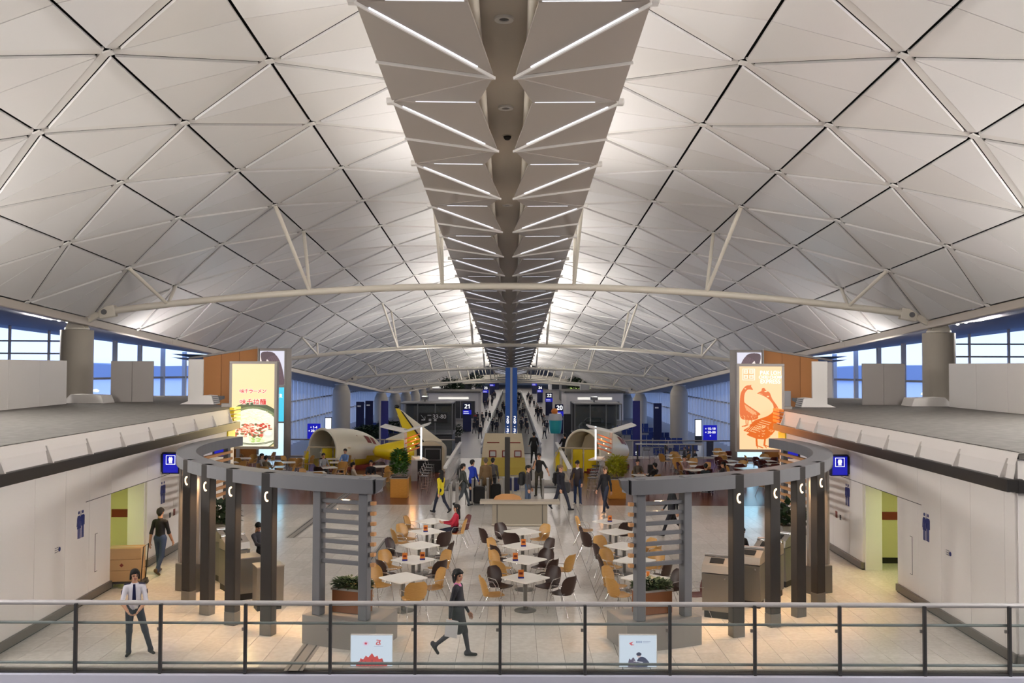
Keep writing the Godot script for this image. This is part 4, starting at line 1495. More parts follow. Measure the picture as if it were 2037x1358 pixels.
func build_pergola(sg: float) -> void:
	var side := "near the ramen sign" if sg < 0 else "near the goose sign"
	var o := thing("curved_pergola", "grey curved pergola with dark posts marked by lit telephone handsets " + side, "pergola", ringp(sg, 40, RC, 0))
	var off := o.position
	var g := Geo.new()
	arc_box(g, sg, RC - 0.28, RC + 0.2, 16.4, 104, 3.02, 3.3, 40, off)
	part(g, "ring_beam", M.pergola, o)
	# thin pointed tip of the beam
	var tp := Geo.new()
	var c0 := ringp(sg, 16.4, RC, 0) - off
	var dv := (ringp(sg, 15.5, RC, 0) - ringp(sg, 16.4, RC, 0))
	tp.prism(PackedVector2Array([Vector2(0, 3.02), Vector2(0, 3.3), Vector2(1.25, 3.3), Vector2(1.0, 3.14)]), c0 + Vector3(0, 0, -0.22), dv, Vector3.UP, Vector3(0, 0, 0.4))
	part(tp, "beam_tip", M.pergola, o)
	# plinth under the grey louvre posts
	var pl := Geo.new()
	arc_box(pl, sg, RC - 0.85, RC + 0.2, 15.8, 26.6, 0.0, 0.56, 4, off)
	part(pl, "plinth", M.steel_soft, o)
	for th: float in [18.0, 24.9]:
		var pg := Geo.new()
		var p := ringp(sg, th, RC + 0.02, 0) - off
		pg.box(p + Vector3(0, 1.94, 0), Vector3(0.19, 2.76, 0.19), Basis(Vector3.UP, sg * deg_to_rad(th)), 0.012)
		part(pg, "louvre_post", M.pergola, o)
	for i in 7:
		var y := 2.82 - i * 0.198
		var sgm := Geo.new()
		var a := ringp(sg, 24.4, RC + 0.02, y) - off
		var b := ringp(sg, 17.1, RC + 0.02, y) - off
		sgm.beam(a, b, 0.1, 0.07, 0.006)
		part(sgm, "louvre", M.pergola, o)
		var en := Geo.new()
		var b2 := ringp(sg, 16.5, RC + 0.02, y) - off
		en.beam(b, b2, 0.1, 0.07, 0.006)
		part(en, "louvre_end", M.wood_end, o)
	for th: float in [33.1, 40.9, 48.2, 56.4]:
		var p := ringp(sg, th, RC + 0.12, 0) - off
		var bs := Basis(Vector3.UP, sg * deg_to_rad(th) * 0.55)
		var pg := Geo.new()
		pg.box(p + Vector3(0, 1.79, 0), Vector3(0.27, 3.02, 0.2), bs, 0.012)
		var post := part(pg, "post", M.post_dark, o)
		var sh := Geo.new()
		sh.box(p + Vector3(0, 0.14, 0), Vector3(0.275, 0.28, 0.205), bs, 0.008)
		part(sh, "steel_shoe", M.steel, o)
		var hs := Geo.new()
		hs.prism(handset(0.105), p + Vector3(0, 2.82, 0) + bs * Vector3(0, 0, 0.1), bs * Vector3.RIGHT, Vector3.UP, bs * Vector3(0, 0, 0.012))
		part(hs, "handset_mark", M.phone_mark, post)
	# end screen of glass on a steel base, then rear louvres and posts
	var q := ringp(sg, 64.0, RC - 0.1, 0) - off
	var bq := Basis(Vector3.UP, sg * deg_to_rad(24))
	var st := Geo.new()
	st.box(q + Vector3(0, 0.33, 0), Vector3(0.62, 0.66, 0.3), bq, 0.01)
	part(st, "screen_base", M.steel, o)
	var gl := Geo.new()
	gl.box(q + Vector3(0, 1.85, 0), Vector3(0.6, 2.36, 0.02), bq)
	part(gl, "screen_panel", M.grey_panel, o)
	for e in [-0.3, 0.3]:
		var ge := Geo.new()
		ge.box(q + bq * Vector3(e, 1.85, 0), Vector3(0.06, 2.36, 0.08), bq, 0.005)
		part(ge, "screen_edge", M.steel_soft, o)
	for th: float in [88.0, 101.0]:
		var pg := Geo.new()
		pg.box(ringp(sg, th, RC, 1.52) - off, Vector3(0.16, 3.04, 0.16), Basis(Vector3.UP, sg * deg_to_rad(th)), 0.01)
		part(pg, "rear_post", M.pergola, o)
	for i in 8:
		var rg := Geo.new()
		var y := 2.85 - i * 0.2
		rg.beam(ringp(sg, 87.0, RC - 0.02, y) - off, ringp(sg, 102.5, RC - 0.02, y) - off, 0.1, 0.08, 0.006)
		part(rg, "rear_louvre", M.wood_end, o)
	# small warm downlights under the ring beam
	for th: float in [21.0, 29.5, 37.5, 45.0, 53.0, 62.0, 75.0]:
		var p := ringp(sg, th, RC - 0.06, 3.02)
		var l := thing("pergola_downlight", "small warm downlight under the ring beam " + side, "downlight", p, 0, "warm downlights under the pergola " + side)
		var lg := Geo.new()
		lg.lathe([Vector2(0.0, -0.03), Vector2(0.05, -0.03), Vector2(0.06, 0.0)], Vector3.ZERO, 14)
		part(lg, "lens", M.lamp_warm, l)
		var rg := Geo.new()
		rg.lathe([Vector2(0.055, -0.025), Vector2(0.085, -0.02), Vector2(0.085, 0.0)], Vector3.ZERO, 14)
		part(rg, "ring", M.steel, l)
		var sp := SpotLight3D.new()
		sp.name = "downlight"
		sp.light_energy = DOWN_E
		sp.light_color = C(255, 206, 150)
		sp.spot_angle = 46
		sp.spot_angle_attenuation = 0.8
		sp.spot_range = 12.0
		sp.light_size = 0.05
		sp.shadow_enabled = true
		add_child(sp, true)
		sp.transform = Transform3D(Basis.looking_at(Vector3.DOWN, Vector3.FORWARD), p + Vector3(0, -0.05, 0))

const SIGN_E := 5.0
const DOWN_E := 4.6
const LOBBY_E := 2.4

func kiosk(at: Vector3, turn: float, label: String, head := true) -> void:
	var o := thing("phone_kiosk", label, "kiosk", at, turn, "steel telephone kiosks in the pergolas")
	var g := Geo.new()
	g.prism(PackedVector2Array([Vector2(-0.2, 0.16), Vector2(0.24, 0.16), Vector2(0.3, 0.98), Vector2(-0.2, 0.98)]), Vector3(-0.3, 0, 0), Vector3(0, 0, 1), Vector3.UP, Vector3(0.6, 0, 0))
	part(g, "cabinet", M.steel, o)
	var b := Geo.new()
	b.box(Vector3(0, 0.08, 0), Vector3(0.54, 0.16, 0.36))
	part(b, "kick_base", M.black, o)
	if head:
		var h := Geo.new()
		h.prism(PackedVector2Array([Vector2(-0.2, 1.0), Vector2(0.3, 1.0), Vector2(0.26, 1.16), Vector2(-0.1, 1.3), Vector2(-0.2, 1.3)]), Vector3(-0.3, 0, 0), Vector3(0, 0, 1), Vector3.UP, Vector3(0.6, 0, 0))
		part(h, "head", M.steel_soft, o)
		var r := Geo.new()
		r.tube([Vector3(-0.3, 1.29, -0.1), Vector3(0.3, 1.29, -0.1)], 0.055, 14)
		part(r, "rolled_top", M.chrome, o)
		var s := Geo.new()
		s.box(Vector3(0.0, 1.235, 0.09), Vector3(0.3, 0.012, 0.2), Basis(Vector3.RIGHT, 0.36))
		part(s, "screen", M.black, o)
		var k := Geo.new()
		k.ball(Vector3(0.2, 0.9, 0.3), Vector3(0.02, 0.02, 0.01), 8)
		part(k, "lock", M.chrome, o)
	else:
		var t := Geo.new()
		t.box(Vector3(0, 0.99, 0.03), Vector3(0.62, 0.03, 0.54), Basis(), 0.006)
		part(t, "top", M.steel_soft, o)

func plant_pot(called: String, label: String, at: Vector3, size: Vector3, n: int, hgt: float, spread: float, lm: Material, pm: Material, sd: int, lf := 0.12, bush := false) -> Node3D:
	var o := thing(called, label, "planter", at)
	var g := Geo.new()
	g.box(Vector3(0, size.y * 0.5, 0), size, Basis(), 0.012)
	part(g, "box", pm, o)
	var rim := Geo.new()
	for q in [[Vector3(0, 0, size.z * 0.5), Vector3(size.x + 0.03, 0.04, 0.03)], [Vector3(0, 0, -size.z * 0.5), Vector3(size.x + 0.03, 0.04, 0.03)], [Vector3(size.x * 0.5, 0, 0), Vector3(0.03, 0.04, size.z)], [Vector3(-size.x * 0.5, 0, 0), Vector3(0.03, 0.04, size.z)]]:
		rim.box(q[0] + Vector3(0, size.y + 0.005, 0), q[1])
	part(rim, "rim", M.steel_soft, o)
	var soil := Geo.new()
	soil.box(Vector3(0, size.y + 0.004, 0), Vector3(size.x - 0.04, 0.02, size.z - 0.04))
	part(soil, "soil", M.soil, o)
	part(leaves(n, Vector3(0, size.y, 0), Vector3(size.x * 0.5 * spread, hgt, size.z * 0.5 * spread), lf, sd, bush), "foliage", lm, o)
	return o

func leaves(n: int, o: Vector3, ext: Vector3, lf: float, sd: int, bush: bool) -> Geo:
	var g := Geo.new()
	var rng := RandomNumberGenerator.new()
	rng.seed = sd
	for i in n:
		var a := rng.randf() * TAU
		var r := sqrt(rng.randf())
		var f := rng.randf()
		var p: Vector3
		if bush:
			var th := acos(rng.randf_range(-0.9, 1.0))
			var rr := 0.55 + 0.45 * rng.randf()
			p = o + Vector3(cos(a) * sin(th) * ext.x * rr, ext.y * (0.5 + 0.5 * cos(th) * rr), sin(a) * sin(th) * ext.z * rr)
		else:
			p = o + Vector3(cos(a) * r * ext.x, 0.04 + f * ext.y * (1.15 - 0.6 * r), sin(a) * r * ext.z)
		var dv := Vector3(cos(a) * 0.8, rng.randf_range(-0.3, 0.9), sin(a) * 0.8).normalized()
		var sd2 := dv.cross(Vector3.UP).normalized() * lf * rng.randf_range(0.22, 0.36)
		var ln := lf * rng.randf_range(0.8, 1.5)
		var up := sd2.cross(dv).normalized()
		var mid := p + dv * ln * 0.5 + up * ln * 0.08
		var tip := p + dv * ln - up * ln * 0.1
		g.face([p, mid + sd2, tip], up)
		g.face([p, tip, mid - sd2], up)
	return g

func build_railing() -> void:
	var d := 16.58
	var o := thing("glass_railing", "long glass balustrade with steel handrail at the edge of the hall floor", "railing", P(0, 0, d))
	var h := Geo.new()
	h.tube([Vector3(-14, 1.18, 0), Vector3(14, 1.18, 0)], 0.045, 14)
	part(h, "handrail", M.rail_grey, o)
	for y: float in [0.82, 0.1]:
		var g := Geo.new()
		g.tube([Vector3(-14, y, 0), Vector3(14, y, 0)], 0.025, 10)
		part(g, "mid_rail", M.rail_green, o)
	var ks := Geo.new()
	ks.box(Vector3(0, -0.055, 0.02), Vector3(28, 0.03, 0.1))
	part(ks, "kick_strip", M.dark_grey, o)
	for i in range(-9, 10):
		var x := dp(995.0, 1250.0, d).x + i * 1.537
		var g := Geo.new()
		g.box(Vector3(x, 0.32, 0.06), Vector3(0.055, 1.72, 0.075), Basis(), 0.008)
		part(g, "post", M.dark_grey, o)
		var cl := Geo.new()
		cl.box(Vector3(x - 0.05, 0.72, 0.03), Vector3(0.05, 0.06, 0.03), Basis(), 0.005)
		part(cl, "clip", M.steel_soft, o)
		if i < 9:
			var p := Geo.new()
			p.face([Vector3(x + 0.04, -0.03, 0.02), Vector3(x + 1.497, -0.03, 0.02), Vector3(x + 1.497, 1.12, 0.02), Vector3(x + 0.04, 1.12, 0.02)], Vector3.BACK)
			part(p, "glass_pane", M.pane_green, o)
	var n := 0
	for q in [[697.0, 781.0, "with a red flame crest"], [1231.0, 1307.0, "with a horse rider"]]:
		var a := dp(q[0], 1262.0, d + 0.14)
		var b := dp(q[1], 1336.0, d + 0.14)
		var s := thing("poster_panel", "pale blue lit poster panel " + q[2] + " behind the railing glass", "poster", Vector3((a.x + b.x) * 0.5, 0, -d - 0.14))
		var w := b.x - a.x
		var top := a.y
		var g := Geo.new()
		g.box(Vector3(0, top * 0.5, -0.03), Vector3(w, top, 0.06), Basis(), 0.006)
		part(g, "case", M.white, s)
		var f := Geo.new()
		f.print_face(Vector3(-w * 0.5 + 0.01, top - 0.01, 0.004), Vector3(w - 0.02, 0, 0), Vector3(0, -(top - 0.02), 0), Vector3.BACK)
		part(f, "lit_face", emissive_print("poster_%d" % n, games_print(n), 0.85), s)
		n += 1

# ------------------------------------------------------------------ tables and chairs
var protos := {}

func shell(g: Geo, f: Callable, nu: int, nv: int, th: float) -> void:
	# a curved sheet f(u, v) with thickness, u and v from 0 to 1
	var pts := []
	var nr := []
	for i in nu + 1:
		var rp := []
		var rn := []
		for j in nv + 1:
			var u := i / float(nu)
			var v := j / float(nv)
			var p: Vector3 = f.call(u, v)
			var du: Vector3 = f.call(minf(u + 0.01, 1.0), v) - f.call(maxf(u - 0.01, 0.0), v)
			var dv: Vector3 = f.call(u, minf(v + 0.01, 1.0)) - f.call(u, maxf(v - 0.01, 0.0))
			rp.append(p)
			rn.append(du.cross(dv).normalized())
		pts.append(rp)
		nr.append(rn)
	for s: float in [-1.0, 1.0]:
		for i in nu:
			for j in nv:
				var q := []
				for e in [[i, j], [i + 1, j], [i + 1, j + 1], [i, j + 1]]:
					var n: Vector3 = nr[e[0]][e[1]]
					q.append([pts[e[0]][e[1]] + n * th * 0.5 * s, n * s])
				g.t3(q[0][0], q[1][0], q[2][0], q[0][1], q[1][1], q[2][1])
				g.t3(q[0][0], q[2][0], q[3][0], q[0][1], q[2][1], q[3][1])
	var rim := []
	for i in nu:
		rim.append([i, 0])
	for j in nv:
		rim.append([nu, j])
	for i in nu:
		rim.append([nu - i, nv])
	for j in nv:
		rim.append([0, nv - j])
	var cen := Vector3.ZERO
	for i in rim.size():
		cen += pts[rim[i][0]][rim[i][1]] / rim.size()
	for i in rim.size():
		var a = rim[i]
		var b = rim[(i + 1) % rim.size()]
		var pa: Vector3 = pts[a[0]][a[1]]
		var pb: Vector3 = pts[b[0]][b[1]]
		var na: Vector3 = nr[a[0]][a[1]] * th * 0.5
		var nb: Vector3 = nr[b[0]][b[1]] * th * 0.5
		if (pb - pa).length() > 0.0005:
			g.facet([pa + na, pb + nb, pb - nb, pa - na], cen)

func make_chair(kind: String, m: Material) -> void:
	# faces +z; 0.45 m seat
	var o := Node3D.new()
	o.name = "cafe_chair"
	var s := Geo.new()
	shell(s, func(u: float, v: float) -> Vector3:
		var z := lerpf(-0.2, 0.23, v)
		var w := 0.225 * (1.0 - 0.55 * pow(absf(v - 0.45) * 1.55, 4.0))
		var x := lerpf(-w, w, u)
		return Vector3(x, 0.445 + 0.02 * pow(absf(x) / 0.22, 2.0) - 0.025 * sin(v * PI) + (0.03 if v < 0.1 else 0.0) * (1.0 - v * 10.0), z), 8, 8, 0.014)
	part(s, "seat", m, o)
	var b := Geo.new()
	shell(b, func(u: float, v: float) -> Vector3:
		var w := 0.255 * sqrt(maxf(0.04, 1.0 - pow(absf(v - 0.52) * 1.75, 2.6)))
		var a := lerpf(-1.0, 1.0, u)
		return Vector3(a * w, 0.43 + v * 0.43, -0.215 - 0.11 * v + 0.09 * a * a * w / 0.25), 10, 8, 0.014)
	part(b, "backrest", m, o)
	for sx: float in [-1.0, 1.0]:
		var fl2 := Geo.new()
		fl2.tube([Vector3(sx * 0.2, 0.43, 0.14), Vector3(sx * 0.225, 0.22, 0.2), Vector3(sx * 0.235, 0.0, 0.23)], 0.0095, 7)
		part(fl2, "leg", M.chrome, o)
		var bl := Geo.new()
		bl.tube([Vector3(sx * 0.19, 0.45, -0.16), Vector3(sx * 0.22, 0.25, -0.25), Vector3(sx * 0.24, 0.0, -0.36)], 0.0095, 7)
		part(bl, "leg", M.chrome, o)
		var ar := Geo.new()
		ar.tube([Vector3(sx * 0.22, 0.44, 0.12), Vector3(sx * 0.27, 0.55, 0.12), Vector3(sx * 0.285, 0.645, 0.06), Vector3(sx * 0.285, 0.66, -0.08), Vector3(sx * 0.25, 0.66, -0.2)], 0.009, 7)
		part(ar, "armrest", M.chrome, o)
	var fr := Geo.new()
	fr.tube([Vector3(-0.2, 0.425, 0.13), Vector3(0.2, 0.425, 0.13)], 0.009, 6)
	fr.tube([Vector3(-0.19, 0.43, -0.15), Vector3(0.19, 0.43, -0.15)], 0.009, 6)
	part(fr, "seat_frame", M.chrome, o)
	protos["chair_" + kind] = o

func make_table() -> void:
	var o := Node3D.new()
	o.name = "cafe_table"
	var t := Geo.new()
	var pts := PackedVector2Array()
	var h := 0.4
	for k in 4:
		var c: Vector2 = [Vector2(h - 0.04, h - 0.04), Vector2(-h + 0.04, h - 0.04), Vector2(-h + 0.04, -h + 0.04), Vector2(h - 0.04, -h + 0.04)][k]
		for i in 4:
			var a := PI * 0.5 * k + PI * 0.5 * i / 3.0
			pts.append(c + Vector2(cos(a), sin(a)) * 0.04)
	t.prism(pts, Vector3(0, 0.72, 0), Vector3.RIGHT, Vector3.BACK, Vector3(0, 0.022, 0))
	part(t, "tabletop", M.table_top, o)
	var c2 := Geo.new()
	c2.tube([Vector3(0, 0.02, 0), Vector3(0, 0.72, 0)], 0.045, 14, false)
	part(c2, "pedestal", M.steel, o)
	var b := Geo.new()
	b.lathe([Vector2(0.25, 0.0), Vector2(0.25, 0.012), Vector2(0.2, 0.022), Vector2(0.06, 0.03), Vector2(0.05, 0.03)], Vector3.ZERO, 28)
	part(b, "foot_disc", M.steel, o)
	var x := Geo.new()
	x.box(Vector3(0, 0.71, 0), Vector3(0.5, 0.02, 0.05))
	x.box(Vector3(0, 0.71, 0), Vector3(0.05, 0.02, 0.5))
	part(x, "bracket", M.dark_grey, o)
	protos["table"] = o

func put(kind: String, called: String, at: Vector3, turn: float, label: String, category: String, group: String) -> Node3D:
	var o: Node3D = protos[kind].duplicate()
	o.name = numbered(called)
	add_child(o)
	o.position = at
	o.rotation.y = turn
	tag(o, label, category, group)
	return o

func menu_card(at: Vector3, where: String, group: String, blue := true) -> void:
	var o := thing("menu_holder", "orange menu card with blue foot on " + where, "menu holder", at, 0.1, group)
	var f := Geo.new()
	f.box(Vector3(0, 0.02, 0), Vector3(0.13, 0.04, 0.07), Basis(), 0.004)
	part(f, "foot", M.blue, o)
	var c := Geo.new()
	c.prism(PackedVector2Array([Vector2(-0.03, 0.04), Vector2(0.03, 0.04), Vector2(0.008, 0.19), Vector2(-0.008, 0.19)]), Vector3(-0.06, 0, 0), Vector3(0, 0, 1), Vector3.UP, Vector3(0.12, 0, 0))
	part(c, "card", M.orange, o)
	var p := Geo.new()
	p.box(Vector3(0, 0.115, 0.024), Vector3(0.08, 0.05, 0.004), Basis(Vector3.RIGHT, -0.15))
	part(p, "print", M.plane_red, o)

var food_tables := []
var food_seated := []
const SEATED := [[490, 925], [517, 930], [642, 925], [690, 915], [738, 940], [768, 936], [1262, 937], [1325, 950], [1357, 930], [1404, 946], [1440, 945], [1556, 922]]
const TANL := "tan plywood cafe chair with steel arms"
const DRKL := "dark brown cafe chair with steel arms"

func seats(t: Vector3, list: Array, where: String, group: String) -> void:
	# list of [dx, dd (away from the camera), kind, extra turn]
	for q in list:
		var at := t + Vector3(q[0], 0, -q[1])
		at.y = 0.0
		var turn: float = atan2(-q[0], q[1]) + (q[3] if q.size() > 3 else 0.0)
		put("chair_" + q[2], "cafe_chair", at, turn, {"tan": TANL, "dark": DRKL, "red": "dark red cafe chair with steel arms"}[q[2]] + " at " + where, "chair", group)

func build_cafe() -> void:
	make_table()
	make_chair("tan", M.chair_tan)
	make_chair("dark", M.chair_dark)
	make_chair("red", M.chair_red)
	var a := 0.6
	var b := 0.5
	var col := {
		"the row by the ramen side pergola": [[-2.25, [20.5, 22.4, 24.2, 26.2, 27.95]], [
			[[-a, b, "tan"], [-0.85, -0.55, "tan", 0.3], [0.3, -0.68, "tan"], [0.62, 0.3, "tan"]],
			[[-0.55, -0.4, "dark"], [-0.6, 0.4, "tan"], [0.55, -0.45, "dark"], [0.6, 0.4, "tan"]],
			[[-0.62, 0.2, "dark"], [0.62, -0.1, "dark"]],
			[[-0.62, 0.4, "tan"], [-0.7, -0.25, "tan"], [0.42, -0.5, "dark"]],
			[[-0.6, 0.1, "tan"], [0.75, -0.35, "tan", 0.4], [0.85, 0.3, "red"]],
		]],
		"the middle table row": [[0.5, [20.55, 22.45, 24.15, 26.25]], [
			[[-0.72, -0.35, "tan", -0.2], [-0.55, 0.42, "dark"], [0.5, 0.42, "dark"], [0.82, -0.2, "dark", -0.5]],
			[[-0.5, -0.5, "tan"], [-0.6, 0.35, "tan"], [0.5, -0.35, "dark"], [0.42, 0.5, "dark"], [0.95, 0.2, "tan", -0.8]],
			[[-0.55, -0.35, "dark"], [-0.65, 0.3, "tan"], [0.55, 0.3, "dark"]],
			[[-0.25, -0.6, "dark"], [-0.95, 0.0, "dark", 0.5], [-0.5, 0.5, "dark"], [0.5, 0.35, "tan"]],
		]],
		"the row by the goose side pergola": [[3.2, [20.56, 22.4, 24.2, 26.25, 28.0]], [
			[[-0.62, -0.35, "tan"], [-0.62, 0.45, "tan"], [0.58, 0.2, "dark"], [1.05, -0.3, "red", 0.2]],
			[[-0.6, 0.0, "dark"], [-0.5, 0.6, "tan"], [0.5, 0.5, "tan"], [0.55, -0.4, "dark"]],
			[[-0.55, -0.15, "dark"], [-0.45, 0.55, "tan"], [0.6, 0.3, "tan"], [0.6, -0.45, "tan"]],
			[[-0.75, 0.05, "dark"], [-0.75, -0.5, "dark"], [0.5, -0.4, "dark"]],
			[[-0.75, 0.1, "tan"], [0.3, -0.6, "dark"]],
		]],
	}
	for w in col:
		var c = col[w]
		for i in c[0][1].size():
			var p := P(c[0][0] + (0.02 * sin(i * 2.1)), 0, c[0][1][i])
			put("table", "cafe_table", p, PI * 0.25 + 0.12 * sin(i * 1.7), "square white cafe table on a steel pedestal in " + w, "table", "white cafe tables in the rows")
			seats(p, c[1][i], w, "cafe chairs in the rows")
	for q in [[-2.28, 26.1, "the ramen side row"], [-2.42, 22.25, "the ramen side row"], [-2.0, 22.35, "the ramen side row"], [0.4, 20.45, "the middle row"], [0.28, 22.3, "the middle row"], [0.5, 24.05, "the middle row"], [3.2, 27.9, "the goose side row"]]:
		menu_card(P(q[0], 0.742, q[1]), "a table in " + q[2], "menu holders on the cafe tables")
	var tr := thing("food_tray", "pale tray with a paper cup on the table by the goose side planter", "tray", P(3.2, 0.743, 20.6), 0.3)
	var tg := Geo.new()
	tg.box(Vector3(0, 0.01, 0), Vector3(0.4, 0.02, 0.3), Basis(), 0.006)
	part(tg, "tray", M.plane_cream, tr)
	var cg := Geo.new()
	cg.lathe([Vector2(0.0, 0.02), Vector2(0.03, 0.02), Vector2(0.04, 0.12), Vector2(0.0, 0.12)], Vector3(0.08, 0, 0), 14)
	part(cg, "cup", M.orange, tr)
	# food court tables
	var rng := RandomNumberGenerator.new()
	rng.seed = 77
	var lt := [[548, 928], [571, 919], [590, 912], [514, 905], [483, 911], [456, 919], [629, 939], [652, 929], [672, 919], [665, 912], [737, 946], [761, 927]]
	var rt := [[1278, 944], [1385, 934], [1383, 926], [1364, 918], [1348, 911], [1342, 905], [1484, 931], [1463, 923], [1449, 916], [1435, 906], [1434, 898], [1517, 910], [1525, 916], [1544, 923], [1404, 945], [1548, 956]]
	for k in 2:
		for q in (lt if k == 0 else rt):
			var p := fl(q[0], q[1], 0.742)
			food_tables.append(Vector3(p.x, 0, p.z))
	for q in SEATED:
		var p := fl(q[0], q[1], 0.75)
		p.y = 0.0
		var t: Vector3 = food_tables[0]
		for e in food_tables:
			if e.distance_to(p) < t.distance_to(p):
				t = e
		var dv := (p - t).normalized()
		var at := t + dv * 0.68
		for tries in 12:
			var ok := true
			for f in food_seated:
				ok = ok and f[0].distance_to(at) > 0.9
			for e in food_tables:
				ok = ok and (e == t or e.distance_to(at) > 0.75)
			if ok:
				break
			dv = dv.rotated(Vector3.UP, 0.52)
			at = t + dv * 0.68
		food_seated.append([at, atan2(-dv.x, -dv.z)])
		put("chair_tan", "cafe_chair", at, atan2(-dv.x, -dv.z), "tan plywood cafe chair under a seated guest in the food court", "chair", "occupied food court chairs")
	for k in 2:
		var where := "the food court near the ramen sign" if k == 0 else "the food court near the goose sign"
		for q in (lt if k == 0 else rt):
			var p := fl(q[0], q[1], 0.742)
			p.y = 0.0
			put("table", "cafe_table", p, rng.randf() * 0.5, "square white cafe table in " + where, "table", "food court tables")
			var n := rng.randi_range(2, 3)
			var st := rng.randf() * TAU
			for i in n:
				var an := st + TAU * i / n + rng.randf_range(-0.2, 0.2)
				var sp := p + Vector3(cos(an), 0, -sin(an)) * 0.62
				var free := true
				for f in food_seated:
					free = free and f[0].distance_to(sp) > 0.66
				for e in food_tables:
					free = free and (e.distance_to(p) < 0.1 or e.distance_to(sp) > 0.7)
				if not free:
					continue
				var kd: String = ["tan", "tan", "dark"][rng.randi() % 3] if k == 0 else ["tan", "tan", "red", "red"][rng.randi() % 4]
				seats(p, [[cos(an) * 0.62, sin(an) * 0.62, kd, rng.randf_range(-0.2, 0.2)]], where, "food court chairs")

# ------------------------------------------------------------------ aircraft kiosks, bars, escalators
func nose_radius(t: float) -> float:
	# t 0 at the cut, 1 at the tip
	return 1.08 * sqrt(maxf(0.0, 1.0 - pow(t, 2.3)))

func build_nose(at: Vector3, turn: float, where: String) -> void:
	var o := thing("aircraft_nose_kiosk", "white and yellow aircraft nose kiosk with open arched cabin " + where, "kiosk", at, turn)
	var ln := 3.3
	var skin := func(col: int) -> Geo:
		var g := Geo.new()
		var n := 26
		var m := 30
		for i in n:
			var t0 := -0.25 + 1.25 * i / n
			var t1 := -0.25 + 1.25 * (i + 1) / n
			for k in m:
				var a0 := -0.42 * PI + (1.84 * PI) * k / m
				var a1 := -0.42 * PI + (1.84 * PI) * (k + 1) / m
				var q := []
				for e in [[t0, a0], [t1, a0], [t1, a1], [t0, a1]]:
					var r := nose_radius(maxf(0.0, e[0]))
					var dr := 0.42 * pow(maxf(0.0, e[0]), 2.0)
					q.append([Vector3(e[0] * ln, 1.12 - dr + r * sin(e[1]) * 0.98, r * cos(e[1])), Vector3(0.35 * maxf(0, e[0]), sin(e[1]), cos(e[1])).normalized()])
				var ym: float = (q[0][0].y + q[2][0].y) * 0.5
				var xm: float = (q[0][0].x + q[2][0].x) * 0.5
				var zone := 0
				if ym < 0.62 + (0.0 if xm < 2.3 else (xm - 2.3) * 0.45):
					zone = 1
				if zone == col:
					g.t3(q[0][0], q[1][0], q[2][0], q[0][1], q[1][1], q[2][1])
					g.t3(q[0][0], q[2][0], q[3][0], q[0][1], q[2][1], q[3][1])
		return g
	part(skin.call(0), "upper_skin", M.plane_white, o)
	part(skin.call(1), "yellow_belly", M.yellow, o)
	# arch frame round the cut and the cabin inside
	var fr := Geo.new()
	var path := []
	for k in 25:
		var a := lerpf(-0.3, PI + 0.3, k / 24.0)
		path.append(Vector3(-0.25 * ln, 1.12 + 1.06 * sin(a), 1.08 * cos(a)))
	fr.tube(path, 0.07, 8)
	part(fr, "arch_frame", M.plane_white, o)
	var bk := Geo.new()
	bk.prism(PackedVector2Array([Vector2(-0.9, 0.1), Vector2(0.9, 0.1), Vector2(1.0, 1.1), Vector2(0.75, 1.75), Vector2(0.3, 2.02), Vector2(-0.3, 2.02), Vector2(-0.75, 1.75), Vector2(-1.0, 1.1)]), Vector3(0.5, 0, 0), Vector3(0, 0, 1), Vector3.UP, Vector3(0.05, 0, 0))
	part(bk, "cabin_wall", M.plane_cream, o)
	var ct := Geo.new()
	ct.box(Vector3(-0.1, 0.92, 0.1), Vector3(0.8, 0.05, 1.5), Basis(), 0.01)
	part(ct, "counter", M.plane_white, o)
	var base := Geo.new()
	base.box(Vector3(0.9, 0.1, 0), Vector3(3.4, 0.2, 1.5), Basis(), 0.02)
	part(base, "red_base", M.plane_red, o)
	# cockpit windows: patches that follow the skin
	for q in [[0.44, 0.55], [0.585, 0.675]]:
		var w := Geo.new()
		for i in 4:
			for j in 4:
				var pts := []
				for e in [[i, j], [i + 1, j], [i + 1, j + 1], [i, j + 1]]:
					var v: float = e[1] / 4.0
					var tt: float = lerpf(q[0], q[1], e[0] / 4.0) - v * 0.04
					var r := nose_radius(tt) * 1.02
					var a := 0.36 + v * 0.42
					pts.append(Vector3(tt * ln, 1.12 - 0.42 * tt * tt + r * sin(a) * 0.98, r * cos(a)))
				w.facet([pts[0], pts[1], pts[2]], Vector3(pts[0].x - 0.4, 0.7, -0.4))
				w.facet([pts[0], pts[2], pts[3]], Vector3(pts[0].x - 0.4, 0.7, -0.4))
		part(w, "cockpit_window", M.plane_red, o)
	var mk := Geo.new()
	mk.box(Vector3(0.75, 1.72, 0.82), Vector3(0.16, 0.2, 0.02), Basis(Vector3.RIGHT, -0.6))
	part(mk, "crest", M.plane_red, o)

